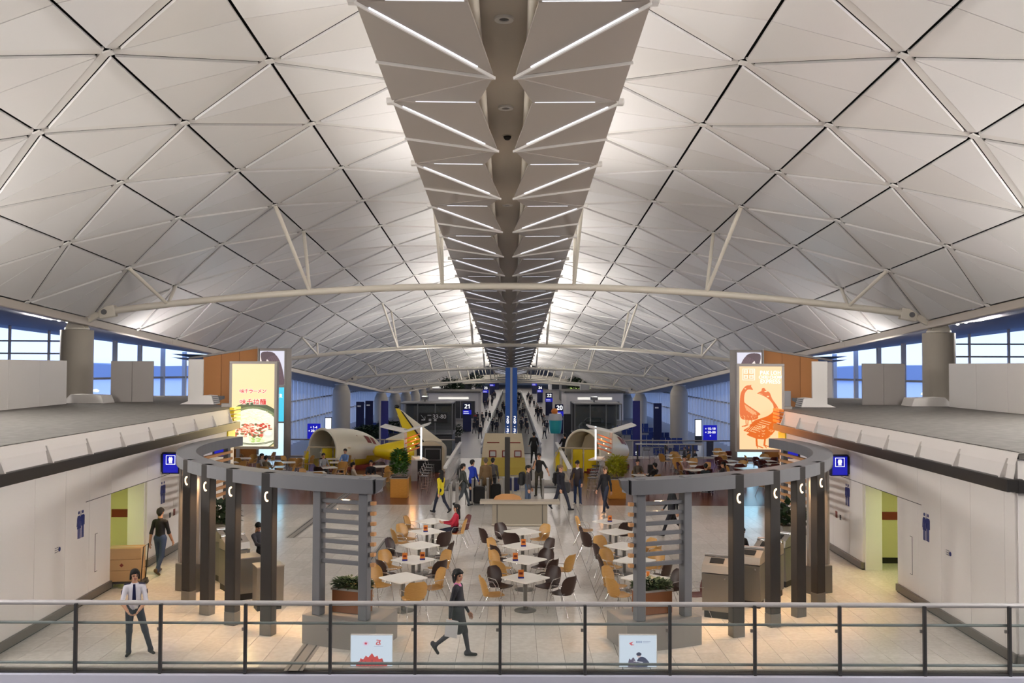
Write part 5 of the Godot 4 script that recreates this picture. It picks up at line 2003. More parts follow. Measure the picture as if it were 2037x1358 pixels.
func build_gate_screen(at: Vector3, turn: float, where: String) -> void:
	var o := thing("yellow_barrier", "low cream-framed barrier with yellow patterned glass " + where, "barrier", at, turn)
	var h := Geo.new()
	h.tube([Vector3(-1.15, 0.2, 0), Vector3(-1.1, 0.75, 0), Vector3(-0.85, 1.28, 0), Vector3(1.3, 1.22, 0)], 0.045, 8)
	part(h, "top_rail", M.plane_cream, o)
	for q in [[-0.95, 0.22, 1.0, M.yellow], [-0.5, 0.5, 1.15, M.pane_green], [0.1, 0.5, 1.14, M.yellow], [0.75, 0.62, 1.12, M.yellow]]:
		var g := Geo.new()
		g.box(Vector3(q[0], q[2] * 0.5 + 0.06, 0), Vector3(q[1], q[2], 0.02))
		part(g, "panel", q[3], o)
	for x: float in [-0.78, -0.2, 0.4, 1.1]:
		var p := Geo.new()
		p.box(Vector3(x, 0.6, 0), Vector3(0.05, 1.2, 0.05), Basis(), 0.006)
		part(p, "post", M.plane_cream, o)

func build_tail() -> void:
	var o := thing("aircraft_tail_kiosk", "yellow and white aircraft tail kiosk with black screen wall", "kiosk", P(-4.2, 0, 46.6), 0.0)
	# body: arch-ended cabin facing the camera, cone tapering away to the other side
	var arch := PackedVector2Array()
	for k in 15:
		var a := PI * k / 14.0
		arch.append(Vector2(0.78 * cos(a), 1.1 + 0.5 * sin(a)))
	arch.append(Vector2(-0.78, 0.05))
	arch.append(Vector2(0.78, 0.05))
	var b := Geo.new()
	b.prism(arch, Vector3(0.15, 0, -1.6), Vector3.RIGHT, Vector3.UP, Vector3(0, 0, 1.5))
	part(b, "cabin", M.plane_cream, o)
	var wl := Geo.new()
	wl.box(Vector3(0.15, 0.72, -0.08), Vector3(1.28, 1.34, 0.06), Basis(), 0.01)
	part(wl, "black_wall", M.black, o)
	var tv := Geo.new()
	tv.box(Vector3(0.33, 0.95, -0.04), Vector3(0.82, 0.6, 0.04), Basis(), 0.01)
	var t := part(tv, "television", M.mid_grey, o)
	var sc := Geo.new()
	sc.box(Vector3(0.33, 0.95, -0.016), Vector3(0.74, 0.52, 0.006))
	part(sc, "screen", M.black, t)
	var cone := Geo.new()
	cone.lathe([Vector2(0.0, 2.3), Vector2(0.28, 2.15), Vector2(0.42, 1.6), Vector2(0.6, 0.8), Vector2(0.7, 0.0)], Vector3(-0.6, 1.02, -0.9), 20, Basis(Vector3.BACK, PI * 0.5))
	part(cone, "yellow_tail_cone", M.yellow, o)
	var fin := Geo.new()
	fin.prism(PackedVector2Array([Vector2(0.75, 1.55), Vector2(-1.65, 3.35), Vector2(-1.5, 3.15), Vector2(-1.62, 2.9), Vector2(-0.55, 1.5)]), Vector3(0, 0, -0.95), Vector3.RIGHT, Vector3.UP, Vector3(0, 0, 0.12))
	part(fin, "white_fin", M.plane_white, o)
	var yf := Geo.new()
	yf.prism(PackedVector2Array([Vector2(-1.7, 3.3), Vector2(-1.5, 3.25), Vector2(-0.2, 1.45), Vector2(-0.9, 1.45), Vector2(-1.15, 1.7)]), Vector3(0, 0, -0.88), Vector3.RIGHT, Vector3.UP, Vector3(0, 0, 0.12))
	part(yf, "yellow_rudder", M.yellow, o)
	var st := Geo.new()
	st.prism(PackedVector2Array([Vector2(-1.42, 3.14), Vector2(-1.32, 3.1), Vector2(-0.12, 1.46), Vector2(-0.22, 1.45)]), Vector3(0, 0, -0.75), Vector3.RIGHT, Vector3.UP, Vector3(0, 0, 0.02))
	part(st, "dark_stripe", M.black, o)
	var cap := Geo.new()
	cap.ball(Vector3(-1.64, 3.36, -0.85), Vector3(0.14, 0.1, 0.1), 10)
	part(cap, "fin_cap", M.black, o)
	var hs := Geo.new()
	hs.prism(PackedVector2Array([Vector2(-2.2, 0.0), Vector2(-1.3, -0.9), Vector2(-0.4, -0.9), Vector2(-0.6, 0.0)]), Vector3(0, 1.62, -0.9), Vector3.RIGHT, Vector3(0, -0.35, 0.9), Vector3(0, 0.06, 0))
	part(hs, "stabiliser", M.plane_white, o)

func build_bar(at: Vector3, sg: float, where: String) -> void:
	var o := thing("drinks_bar", "bar stand with white gull-wing canopy and lit tube " + where, "bar", at)
	var top := Geo.new()
	top.prism(PackedVector2Array([Vector2(-0.5, 0.9), Vector2(-0.1, 0.9), Vector2(0.5, -0.9), Vector2(-0.1, -0.9)]), Vector3(0, 1.0, 0), Vector3(sg, 0, 0), Vector3(0, 0, -1), Vector3(0, 0.05, 0))
	part(top, "counter_top", M.table_top, o)
	var bd := Geo.new()
	bd.box(Vector3(-sg * 0.25, 0.5, 0), Vector3(0.3, 1.0, 1.6), Basis(Vector3.UP, sg * 0.1), 0.01)
	part(bd, "counter_body", M.grey_panel, o)
	var tb := Geo.new()
	tb.tube([Vector3(sg * 0.05, 1.05, -0.2), Vector3(sg * 0.05, 2.55, -0.2)], 0.035, 10)
	part(tb, "lit_tube", M.lamp_cool, o)
	var ps := Geo.new()
	ps.box(Vector3(-sg * 0.75, 1.2, -0.5), Vector3(0.14, 2.4, 0.14), Basis(), 0.01)
	part(ps, "mast", M.light_grey, o)
	for i in 4:
		var rb := Geo.new()
		rb.beam(Vector3(-sg * 0.75, 1.25 + i * 0.22, -0.45), Vector3(-sg * 0.05, 1.5 + i * 0.22, -0.45), 0.3, 0.05, 0.01)
		part(rb, "copper_shelf", M.copper, o)
		var lp := Geo.new()
		lp.ball(Vector3(-sg * (0.6 - 0.12 * i), 1.22 + i * 0.24, -0.3), Vector3(0.03, 0.02, 0.03), 8)
		part(lp, "lamp", M.lamp_warm, o)
	for q in [[-1.0, 0.22], [1.0, 0.3]]:
		var w := Geo.new()
		w.beam(Vector3(-sg * 0.72, 2.3, -0.45), Vector3(-sg * 0.72 + q[0] * 1.15, 2.3 + q[1] * 1.2, -0.45), 1.7, 0.07, 0.01)
		part(w, "canopy_wing", M.white, o)
	var om := OmniLight3D.new()
	om.name = "bar_light"
	om.light_energy = 0.3
	om.light_color = C(255, 180, 110)
	om.light_size = 0.15
	om.omni_range = 20.0
	om.shadow_enabled = true
	add_child(om, true)
	om.position = at + Vector3(-sg * 0.35, 1.9, -0.15)

func make_stool() -> void:
	var o := Node3D.new()
	o.name = "bar_stool"
	var s := Geo.new()
	s.box(Vector3(0, 0.76, 0), Vector3(0.36, 0.03, 0.34), Basis(), 0.01)
	part(s, "seat", M.dark_grey, o)
	var b := Geo.new()
	b.tube([Vector3(-0.17, 0.77, -0.14), Vector3(-0.18, 0.95, -0.19), Vector3(0.18, 0.95, -0.19), Vector3(0.17, 0.77, -0.14)], 0.012, 7)
	part(b, "back_hoop", M.chrome, o)
	for x: float in [-1.0, 1.0]:
		for z: float in [-1.0, 1.0]:
			var l := Geo.new()
			l.tube([Vector3(x * 0.15, 0.75, z * 0.13), Vector3(x * 0.2, 0.0, z * 0.19)], 0.011, 7)
			part(l, "leg", M.chrome, o)
	var f := Geo.new()
	f.tube([Vector3(-0.18, 0.25, 0.17), Vector3(0.18, 0.25, 0.17), Vector3(0.18, 0.25, -0.17), Vector3(-0.18, 0.25, -0.17), Vector3(-0.18, 0.25, 0.17)], 0.009, 6)
	part(f, "foot_ring", M.chrome, o)
	protos["stool"] = o

func build_food_court() -> void:
	build_nose(fl(662, 941) + Vector3(-0.2, 0, -1.6), 0.9, "behind the ramen side tables")
	build_nose(fl(1176, 945) + Vector3(0.2, 0, -2.0), 0.9, "beside the goose side bar")
	build_gate_screen(fl(655, 937) + Vector3(-0.2, 0, 0.1), 0.12, "before the ramen side aircraft nose")
	build_gate_screen(fl(1158, 938) + Vector3(-0.35, 0, 0.3), 0.05, "before the goose side aircraft nose")
	build_tail()
	build_bar(fl(826, 958) + Vector3(0.1, 0, -1.0), 1.0, "at the aircraft tail")
	build_bar(fl(1206, 958) + Vector3(-0.35, 0, -1.0), -1.0, "at the goose side aircraft nose")
	make_stool()
	for i in 5:
		put("stool", "bar_stool", fl(843 + i * 3.0, 982 - i * 6.5), 1.3, "slim bar stool with dark seat at the aircraft tail bar", "stool", "stools at the aircraft tail bar")
		put("stool", "bar_stool", fl(1178 + i * 2.0, 986 - i * 7.0), -1.3, "slim bar stool with dark seat at the goose side bar", "stool", "stools at the goose side bar")
	for i in 4:
		put("stool", "bar_stool", P(dp(1286 + i * 24, 900, 51.6).x, 0, 51.6), PI, "slim bar stool at the long glass-front counter", "stool", "stools at the glass-front counter")
	# long counter in front of the back balustrade
	var lc := thing("long_counter", "long grey standing counter before the back balustrade", "counter", P(dp(1330, 890, 52.4).x, 0, 52.4))
	var g := Geo.new()
	g.box(Vector3(0, 1.02, 0), Vector3(3.8, 0.06, 0.4), Basis(), 0.01)
	part(g, "top", M.light_grey, lc)
	for x: float in [-1.8, -0.2, 1.4]:
		var p := Geo.new()
		p.box(Vector3(x, 0.5, 0), Vector3(0.06, 1.0, 0.3))
		part(p, "support", M.dark_grey, lc)
	# planters with tall bushes
	plant_pot("tall_planter", "square timber planter with a tall yellow-green bush near the aircraft tail", fl(793, 990) + Vector3(0, 0, -0.3), Vector3(0.72, 0.8, 0.6), 700, 1.25, 0.95, M.leaf, M.planter_wood, 41, 0.16, true)
	plant_pot("tall_planter", "square timber planter with a rounded yellow-green bush near the goose side bar", fl(1228, 992) + Vector3(0, 0, -0.3), Vector3(0.72, 0.8, 0.6), 900, 1.0, 1.15, M.leaf_yellow, M.planter_wood, 43, 0.13, true)
	# back balustrade
	var bl := thing("glass_balustrade", "clear glass balustrade along the back edge of the food court", "railing", P(0, 0, 54.0))
	for q in [[-20.0, -3.2], [3.2, 20.0]]:
		var r := Geo.new()
		r.tube([Vector3(q[0], 1.1, 0), Vector3(q[1], 1.1, 0)], 0.04, 10)
		part(r, "handrail", M.steel_soft, bl)
		var n := 8
		for i in n:
			var x0 := lerpf(q[0], q[1], i / float(n))
			var x1 := lerpf(q[0], q[1], (i + 1) / float(n))
			var pn := Geo.new()
			pn.face([Vector3(x0 + 0.03, 0.05, 0), Vector3(x1 - 0.03, 0.05, 0), Vector3(x1 - 0.03, 1.05, 0), Vector3(x0 + 0.03, 1.05, 0)], Vector3.BACK)
			part(pn, "glass_pane", M.pane_green, bl)
			var po := Geo.new()
			po.box(Vector3(x0, 0.55, 0), Vector3(0.04, 1.1, 0.06))
			part(po, "post", M.light_grey, bl)
	# hanging blue direction signs
	for q in [[612, 637, 843, 871, -1.0], [1399, 1426, 846, 874, 1.0]]:
		var a := dp(q[0], q[2], 56.5)
		var b := dp(q[1], q[3], 56.5)
		var s := thing("direction_sign", "lit blue gate direction sign beyond the balustrade " + ("by the ramen sign" if q[4] < 0 else "by the goose sign"), "sign", Vector3((a.x + b.x) * 0.5, LOW, a.z))
		var h := a.y - LOW
		var w := b.x - a.x
		var p := Geo.new()
		p.box(Vector3(0, (h - 0.9) * 0.5, -0.05), Vector3(w * 0.5, h - 0.9, 0.1))
		part(p, "stand", M.navy, s)
		var fg := Geo.new()
		fg.box(Vector3(0, h - 0.45, 0), Vector3(w, 0.95, 0.14), Basis(), 0.01)
		part(fg, "lit_box", M.sign_blue, s)
		var rows := ["← 1-4", "← 20-80", "←"] if q[4] < 0 else ["→ 15-19", "→ 20-80", "→"]
		for i in 3:
			letters(rows[i].replace("←", "+").replace("→", "+"), 0.2, M.sign_white, s, Vector3(0.0, h - 0.2 - i * 0.22, 0.075), Basis(), 0.004)

func escalator(x: float, where: String) -> void:
	var o := thing("escalator", "narrow escalator running down to the concourse " + where, "escalator", P(x, 0, 40.2))
	var run := 6.6
	for e: float in [-0.62, 0.62]:
		var g := Geo.new()
		g.prism(PackedVector2Array([Vector2(0, -0.3), Vector2(1.0, -0.3), Vector2(run, LOW - 0.1), Vector2(run + 1.2, LOW - 0.1), Vector2(run + 1.2, LOW + 0.2), Vector2(run, LOW + 0.2), Vector2(1.0, 0.1), Vector2(0, 0.1)]), Vector3(e - 0.05, 0, 0), Vector3(0, 0, -1), Vector3.UP, Vector3(0.1, 0, 0))
		part(g, "side_skirt", M.steel_soft, o)
		var gl := Geo.new()
		gl.prism(PackedVector2Array([Vector2(-0.3, 0.1), Vector2(1.0, 0.1), Vector2(run, LOW + 0.2), Vector2(run, LOW + 0.95), Vector2(1.0, 0.92), Vector2(-0.3, 0.92)]), Vector3(e - 0.01, 0, 0), Vector3(0, 0, -1), Vector3.UP, Vector3(0.02, 0, 0))
		part(gl, "glass_side", M.pane_green, o)
		var h := Geo.new()
		h.tube([Vector3(e, 0.5, 0.45), Vector3(e, 0.75, 0.5), Vector3(e, 0.95, 0.35), Vector3(e, 0.98, -0.9), Vector3(e, LOW + 1.0, -run)], 0.05, 8)
		part(h, "handrail", M.black, o)
	for i in 14:
		var s := Geo.new()
		var f := i / 13.0
		s.box(Vector3(0, lerpf(-0.05, LOW + 0.1, f), -lerpf(1.1, run, f)), Vector3(1.12, 0.2, 0.44), Basis(), 0.005)
		part(s, "step", M.mid_grey, o)
	var pl := Geo.new()
	pl.box(Vector3(0, -0.02, 0.0), Vector3(1.14, 0.05, 1.5))
	part(pl, "comb_plate", M.steel, o)

func build_centre() -> void:
	escalator(-1.55, "beside the aircraft galley display")
	escalator(1.65, "beside the tall planter at the goose side")
	# sloping white-capped glass walls of the well
	for sg: float in [-1.0, 1.0]:
		var w := thing("well_balustrade", "white-capped glass balustrade of the escalator well " + ("at the aircraft tail" if sg < 0 else "at the goose side bar"), "railing", P(sg * 2.75, 0, 40.0))
		var c := Geo.new()
		c.beam(Vector3(0, 1.02, 0), Vector3(0, 1.12, -12.0), 0.16, 0.1, 0.01)
		part(c, "cap", M.white, w)
		var bt := Geo.new()
		bt.box(Vector3(0, 0.03, -6.0), Vector3(0.08, 0.06, 12.0))
		part(bt, "bottom_rail", M.steel_soft, w)
		for i in 4:
			var p := Geo.new()
			p.face([Vector3(0, 0.05, -i * 3.0 - 0.05), Vector3(0, 0.05, -i * 3.0 - 2.95), Vector3(0, 1.0, -i * 3.0 - 2.95), Vector3(0, 1.0, -i * 3.0 - 0.05)], Vector3.RIGHT)
			part(p, "glass_pane", M.pane_green, w)
	# entry posts and short rails
	for q in [[897, 1012], [908, 1012], [940, 1004], [970, 1002], [1002, 1000], [1020, 1000], [1080, 1004], [1112, 1012]]:
		var p := fl(q[0], q[1])
		var o := thing("gate_post", "short brushed steel gate post at the escalator head", "post", p, 0, "steel posts at the escalator head")
		var g := Geo.new()
		g.box(Vector3(0, 0.5, 0), Vector3(0.09, 1.0, 0.09), Basis(), 0.012)
		part(g, "shaft", M.steel_soft, o)
		var t := Geo.new()
		t.box(Vector3(0, 1.02, 0), Vector3(0.11, 0.04, 0.11), Basis(), 0.01)
		part(t, "cap", M.light_grey, o)
	var rl := thing("queue_rail", "steel tube rail leading to the escalator head", "rail", fl(893, 1016))
	for dx: float in [0.0, 0.34]:
		var g := Geo.new()
		g.tube([Vector3(dx, 0, 0), Vector3(dx, 0.95, 0), Vector3(dx + 0.22, 1.15, -1.6), Vector3(dx + 0.22, 0, -1.6)], 0.028, 8)
		part(g, "tube", M.steel_soft, rl)
	# cream information bench
	var b := thing("info_counter", "long cream counter with wide overhanging top facing the tables", "counter", fl(1031, 1047) + Vector3(0.05, 0, -0.3))
	var g1 := Geo.new()
	g1.box(Vector3(0, 0.38, 0), Vector3(1.9, 0.76, 0.5), Basis(), 0.01)
	part(g1, "body", M.counter_beige, b)
	var g2 := Geo.new()
	g2.box(Vector3(0.0, 0.81, 0.02), Vector3(2.75, 0.1, 0.62), Basis(), 0.012)
	part(g2, "top", M.counter_top, b)
	for q in [-0.78, 0.78]:
		var g3 := Geo.new()
		g3.box(Vector3(q, 0.4, 0.255), Vector3(0.02, 0.7, 0.012))
		part(g3, "panel_joint", M.dark_grey, b)
	var g5 := Geo.new()
	g5.box(Vector3(0, 0.05, 0.26), Vector3(1.95, 0.06, 0.04), Basis(), 0.008)
	part(g5, "kick_rail", M.counter_top, b)
	var hp := Geo.new()
	hp.prism(PackedVector2Array([Vector2(-0.5, 0), Vector2(0.5, 0), Vector2(0.42, 0.12), Vector2(0.2, 0.2), Vector2(-0.2, 0.2), Vector2(-0.42, 0.12)]), Vector3(-0.42, 0.86, -0.12), Vector3.RIGHT, Vector3.UP, Vector3(0, 0, 0.03))
	part(hp, "arched_back", M.wood_end, b)
	# central pole: grey lower casing with plinth, then a blue double banner
	var pp := fl(1009, 1006)
	var p := thing("centre_pole", "dark square pole on a pale plinth box behind the cream counter", "pole", pp)
	var h1 := Geo.new()
	h1.box(Vector3(0, 0.2, 0), Vector3(0.42, 0.4, 0.42), Basis(), 0.012)
	part(h1, "plinth", M.light_grey, p)
	var h2 := Geo.new()
	h2.box(Vector3(0, 1.55, 0), Vector3(0.21, 2.3, 0.21), Basis(), 0.012)
	part(h2, "shaft", M.post_dark, p)
	var h3 := Geo.new()
	h3.lathe([Vector2(0, 0.005), Vector2(0.045, 0.005), Vector2(0.045, 0)], Vector3(0.05, 0.24, 0.212), 12, Basis(Vector3.RIGHT, PI * 0.5))
	part(h3, "badge", M.dark_grey, p)
	var bt := thing("banner_totem", "tall blue gate banner totem with white centre strip, 20-32", "totem", P(dp(1017, 800, 57.0).x, LOW, 57.0))
	var top := dp(1017, 731, 57.0).y - LOW
	for e: float in [-1.0, 1.0]:
		var f := Geo.new()
		f.box(Vector3(e * 0.22, top * 0.5, 0), Vector3(0.3, top, 0.12), Basis(), 0.01)
		part(f, "blue_panel", M.banner_blue, bt)
		for k in 5:
			letters("20-32"[k], 0.3, M.sign_white, bt, Vector3(e * 0.22, top - 3.15 - k * 0.26, 0.065), Basis(), 0.004)
	var cs := Geo.new()
	cs.box(Vector3(0, top * 0.5, 0.02), Vector3(0.14, top, 0.14), Basis(), 0.01)
	part(cs, "centre_strip", M.light_grey, bt)
	# galley display: curved fuselage wall with windows
	var gd := thing("aircraft_galley_display", "cream and yellow fuselage wall display with three small windows", "display", fl(1000, 962) + Vector3(0, 0, -2.4))
	var pf := []
	for q in [[0.05, -0.1], [0.5, 0.08], [1.0, 0.12], [1.5, 0.05], [1.9, -0.12], [2.15, -0.34]]:
		pf.append(Vector2(q[0], q[1]))
	for i in pf.size() - 1:
		var g := Geo.new()
		var a: Vector2 = pf[i]
		var c: Vector2 = pf[i + 1]
		var wa := 1.16 - 0.05 * i
		var wb := 1.16 - 0.05 * (i + 1)
		var q := [Vector3(-wa, a.x, a.y), Vector3(wa, a.x, a.y), Vector3(wb, c.x, c.y), Vector3(-wb, c.x, c.y)]
		g.facet(q, Vector3(0, 1, -3))
		var r := []
		for v in q:
			r.append(v + Vector3(0, 0, -0.08))
		g.facet(r, Vector3(0, 1, 3))
		for j in 4:
			g.facet([q[j], q[(j + 1) % 4], r[(j + 1) % 4], r[j]], Vector3(0, (a.x + c.x) * 0.5, (a.y + c.y) * 0.5 - 0.04))
		part(g, "wall_strip", M.mustard if i < 2 else M.plane_cream, gd)
	for x: float in [-0.52, 0.12, 0.72]:
		var f := Geo.new()
		f.box(Vector3(x, 1.18, 0.13), Vector3(0.36, 0.34, 0.04), Basis(Vector3.RIGHT, -0.14), 0.06)
		var wf := part(f, "window_frame", M.plane_red, gd)
		var v := Geo.new()
		v.box(Vector3(x, 1.18, 0.15), Vector3(0.26, 0.24, 0.02), Basis(Vector3.RIGHT, -0.14), 0.03)
		part(v, "pane", M.light_grey, wf)
	var ln := Geo.new()
	for x: float in [-0.5, 0.55]:
		ln.box(Vector3(x, 1.72, 0.0), Vector3(0.6, 0.05, 0.03), Basis(Vector3.RIGHT, -0.5))
	part(ln, "red_lettering_line", M.plane_red, gd)
	# dark blue cot on a steel frame near the pole
	var ct := thing("luggage_trolley", "navy luggage trolley with chrome frame beside the centre pole", "trolley", fl(1021, 992))
	var c1 := Geo.new()
	c1.box(Vector3(0, 0.62, 0), Vector3(0.5, 0.5, 0.3), Basis(), 0.03)
	part(c1, "basket", M.navy, ct)
	var c2 := Geo.new()
	c2.tube([Vector3(-0.3, 0.05, 0.1), Vector3(-0.3, 0.95, -0.15), Vector3(0.3, 0.95, -0.15), Vector3(0.3, 0.05, 0.1)], 0.02, 8)
	part(c2, "frame", M.chrome, ct)
	for x: float in [-0.28, 0.28]:
		var wv := Geo.new()
		wv.tube([Vector3(x - 0.02, 0.05, 0.1), Vector3(x + 0.02, 0.05, 0.1)], 0.05, 12)
		part(wv, "wheel", M.black, ct)
	# cartons on a hand trolley by the restroom door
	var at := fl(253, 1165)
	var tr := thing("hand_trolley", "flat hand trolley with a black handle under the cardboard cartons", "trolley", at, 0.12)
	var t1 := Geo.new()
	t1.box(Vector3(0, 0.13, 0), Vector3(0.86, 0.05, 0.5), Basis(), 0.01)
	part(t1, "deck", M.dark_grey, tr)
	var t2 := Geo.new()
	t2.tube([Vector3(0.38, 0.13, -0.2), Vector3(0.44, 1.0, -0.22), Vector3(0.44, 1.0, 0.22), Vector3(0.38, 0.13, 0.2)], 0.014, 8)
	part(t2, "handle", M.black, tr)
	for x: float in [-0.34, 0.4]:
		for z: float in [-0.2, 0.2]:
			var t3 := Geo.new()
			t3.tube([Vector3(x, 0.065, z - 0.02), Vector3(x, 0.065, z + 0.02)], 0.065, 14)
			part(t3, "wheel", M.mid_grey, tr)
	for i in 3:
		var c := thing("carton", ["brown cardboard carton at the bottom of the trolley stack", "brown cardboard carton with a red mark, middle of the trolley stack", "brown cardboard carton on top of the trolley stack"][i], "carton", at + Vector3(-0.03, 0.157 + i * 0.272, 0), 0.12 + 0.02 * i)
		var cg := Geo.new()
		cg.box(Vector3(0, 0.134, 0), Vector3(0.8, 0.266, 0.46), Basis(), 0.006)
		part(cg, "box", M.carton, c)
		var tp := Geo.new()
		tp.box(Vector3(0, 0.268, 0), Vector3(0.8, 0.003, 0.05))
		part(tp, "tape", M.plane_cream, c)
		if i == 1:
			var rm := Geo.new()
			rm.box(Vector3(-0.05, 0.13, 0.232), Vector3(0.07, 0.07, 0.004), Basis(Vector3.BACK, PI * 0.25))
			part(rm, "red_mark", M.plane_red, c)

# ------------------------------------------------------------------ the lower concourse
func gate_totem(px: float, py: float, num: String, w: float, h: float, where: String) -> void:
	var o := thing("gate_totem", "navy gate totem numbered " + num + " " + where, "gate sign", fl(px, py, LOW))
	var g := Geo.new()
	g.box(Vector3(0, h * 0.5, 0), Vector3(w, h, 0.3), Basis(), 0.02)
	part(g, "body", M.navy, o)
	var b := Geo.new()
	b.box(Vector3(0, h * 0.68, 0.02), Vector3(w * 1.04, h * 0.16, 0.32), Basis(), 0.01)
	part(b, "lit_band", M.sign_blue, o)
	letters(num, 0.75, M.sign_white, o, Vector3(0.05, h * 0.88, 0.16), Basis(), 0.01)
	var t := Geo.new()
	t.box(Vector3(-w * 0.12, h * 0.7, 0.185), Vector3(w * 0.6, 0.05, 0.01))
	t.box(Vector3(-w * 0.1, h * 0.64, 0.185), Vector3(w * 0.66, 0.05, 0.01))
	part(t, "text_line", M.sign_white, o)

func shop(at: Vector3, size: Vector3, label: String, front: Material, lit: Material, sgn: String = "") -> void:
	var o := thing("shop_unit", label, "shop", at)
	var g := Geo.new()
	g.box(Vector3(0, size.y * 0.5, -size.z * 0.5), size, Basis(), 0.03)
	part(g, "body", front, o)
	var r := Geo.new()
	r.box(Vector3(0, size.y + 0.15, -size.z * 0.5), Vector3(size.x + 0.6, 0.3, size.z + 0.6), Basis(), 0.03)
	part(r, "flat_roof", M.grey_roof, o)
	var l := Geo.new()
	l.box(Vector3(0, size.y * 0.8, 0.03), Vector3(size.x * 0.6, size.y * 0.08, 0.06), Basis(), 0.01)
	part(l, "lit_fascia", lit, o)
	var w := Geo.new()
	w.box(Vector3(0, size.y * 0.36, 0.02), Vector3(size.x * 0.86, size.y * 0.66, 0.05))
	part(w, "shopfront", M.dark_grey, o)
	for i in 4:
		var m := Geo.new()
		m.box(Vector3(size.x * (-0.43 + 0.86 * i / 3.0), size.y * 0.36, 0.06), Vector3(0.08, size.y * 0.66, 0.05))
		part(m, "mullion", M.light_grey, o)

func glass_kiosk(at: Vector3, size: Vector3, label: String) -> Node3D:
	var o := thing("glass_kiosk", label, "kiosk", at)
	var b := Geo.new()
	b.box(Vector3(0, size.y * 0.28, -size.z * 0.5), Vector3(size.x, size.y * 0.56, size.z), Basis(), 0.02)
	part(b, "dark_base", M.dark_grey, o)
	var c := Geo.new()
	c.box(Vector3(0, size.y * 0.58, -size.z * 0.5), Vector3(size.x * 1.04, 0.12, size.z * 1.04), Basis(), 0.02)
	part(c, "ledge", M.mid_grey, o)
	for q in [[-0.5, 0.0], [-0.17, 0.0], [0.17, 0.0], [0.5, 0.0], [-0.5, -1.0], [0.5, -1.0]]:
		var p := Geo.new()
		p.box(Vector3(q[0] * size.x, size.y * 0.78, q[1] * size.z), Vector3(0.08, size.y * 0.44, 0.08))
		part(p, "post", M.mid_grey, o)
	for i in 3:
		var x0 := size.x * (-0.5 + 0.333 * i) + 0.05
		var x1 := x0 + size.x * 0.333 - 0.1
		var g := Geo.new()
		g.face([Vector3(x0, size.y * 0.6, 0.02), Vector3(x1, size.y * 0.6, 0.02), Vector3(x1, size.y * 0.97, 0.02), Vector3(x0, size.y * 0.97, 0.02)], Vector3.BACK)
		part(g, "pane", M.pane_green, o)
	var bk := Geo.new()
	bk.box(Vector3(0, size.y * 0.78, -size.z), Vector3(size.x, size.y * 0.4, 0.06))
	part(bk, "back_wall", M.dark_grey, o)
	var r := Geo.new()
	r.box(Vector3(0, size.y, -size.z * 0.5), Vector3(size.x * 1.02, 0.1, size.z * 1.02), Basis(), 0.02)
	part(r, "roof", M.mid_grey, o)
	return o

func tree(at: Vector3, h: float, r: float, label: String, sd: int) -> void:
	var o := thing("indoor_tree", label, "tree", at, 0, "indoor trees along the concourse")
	var t := Geo.new()
	t.tube([Vector3.ZERO, Vector3(0.05, h * 0.5, 0), Vector3(-0.03, h * 0.8, 0)], [0.12, 0.09, 0.04], 8)
	part(t, "trunk", M.bark, o)
	part(leaves(900, Vector3(0, h * 0.3, 0), Vector3(r, h * 0.7, r), 0.5, sd, true), "crown", M.leaf_dark, o)
	var p := Geo.new()
	p.lathe([Vector2(0.5, 0), Vector2(0.6, 0.6), Vector2(0.5, 0.6), Vector2(0, 0.55)], Vector3.ZERO, 16)
	part(p, "pot", M.dark_grey, o)

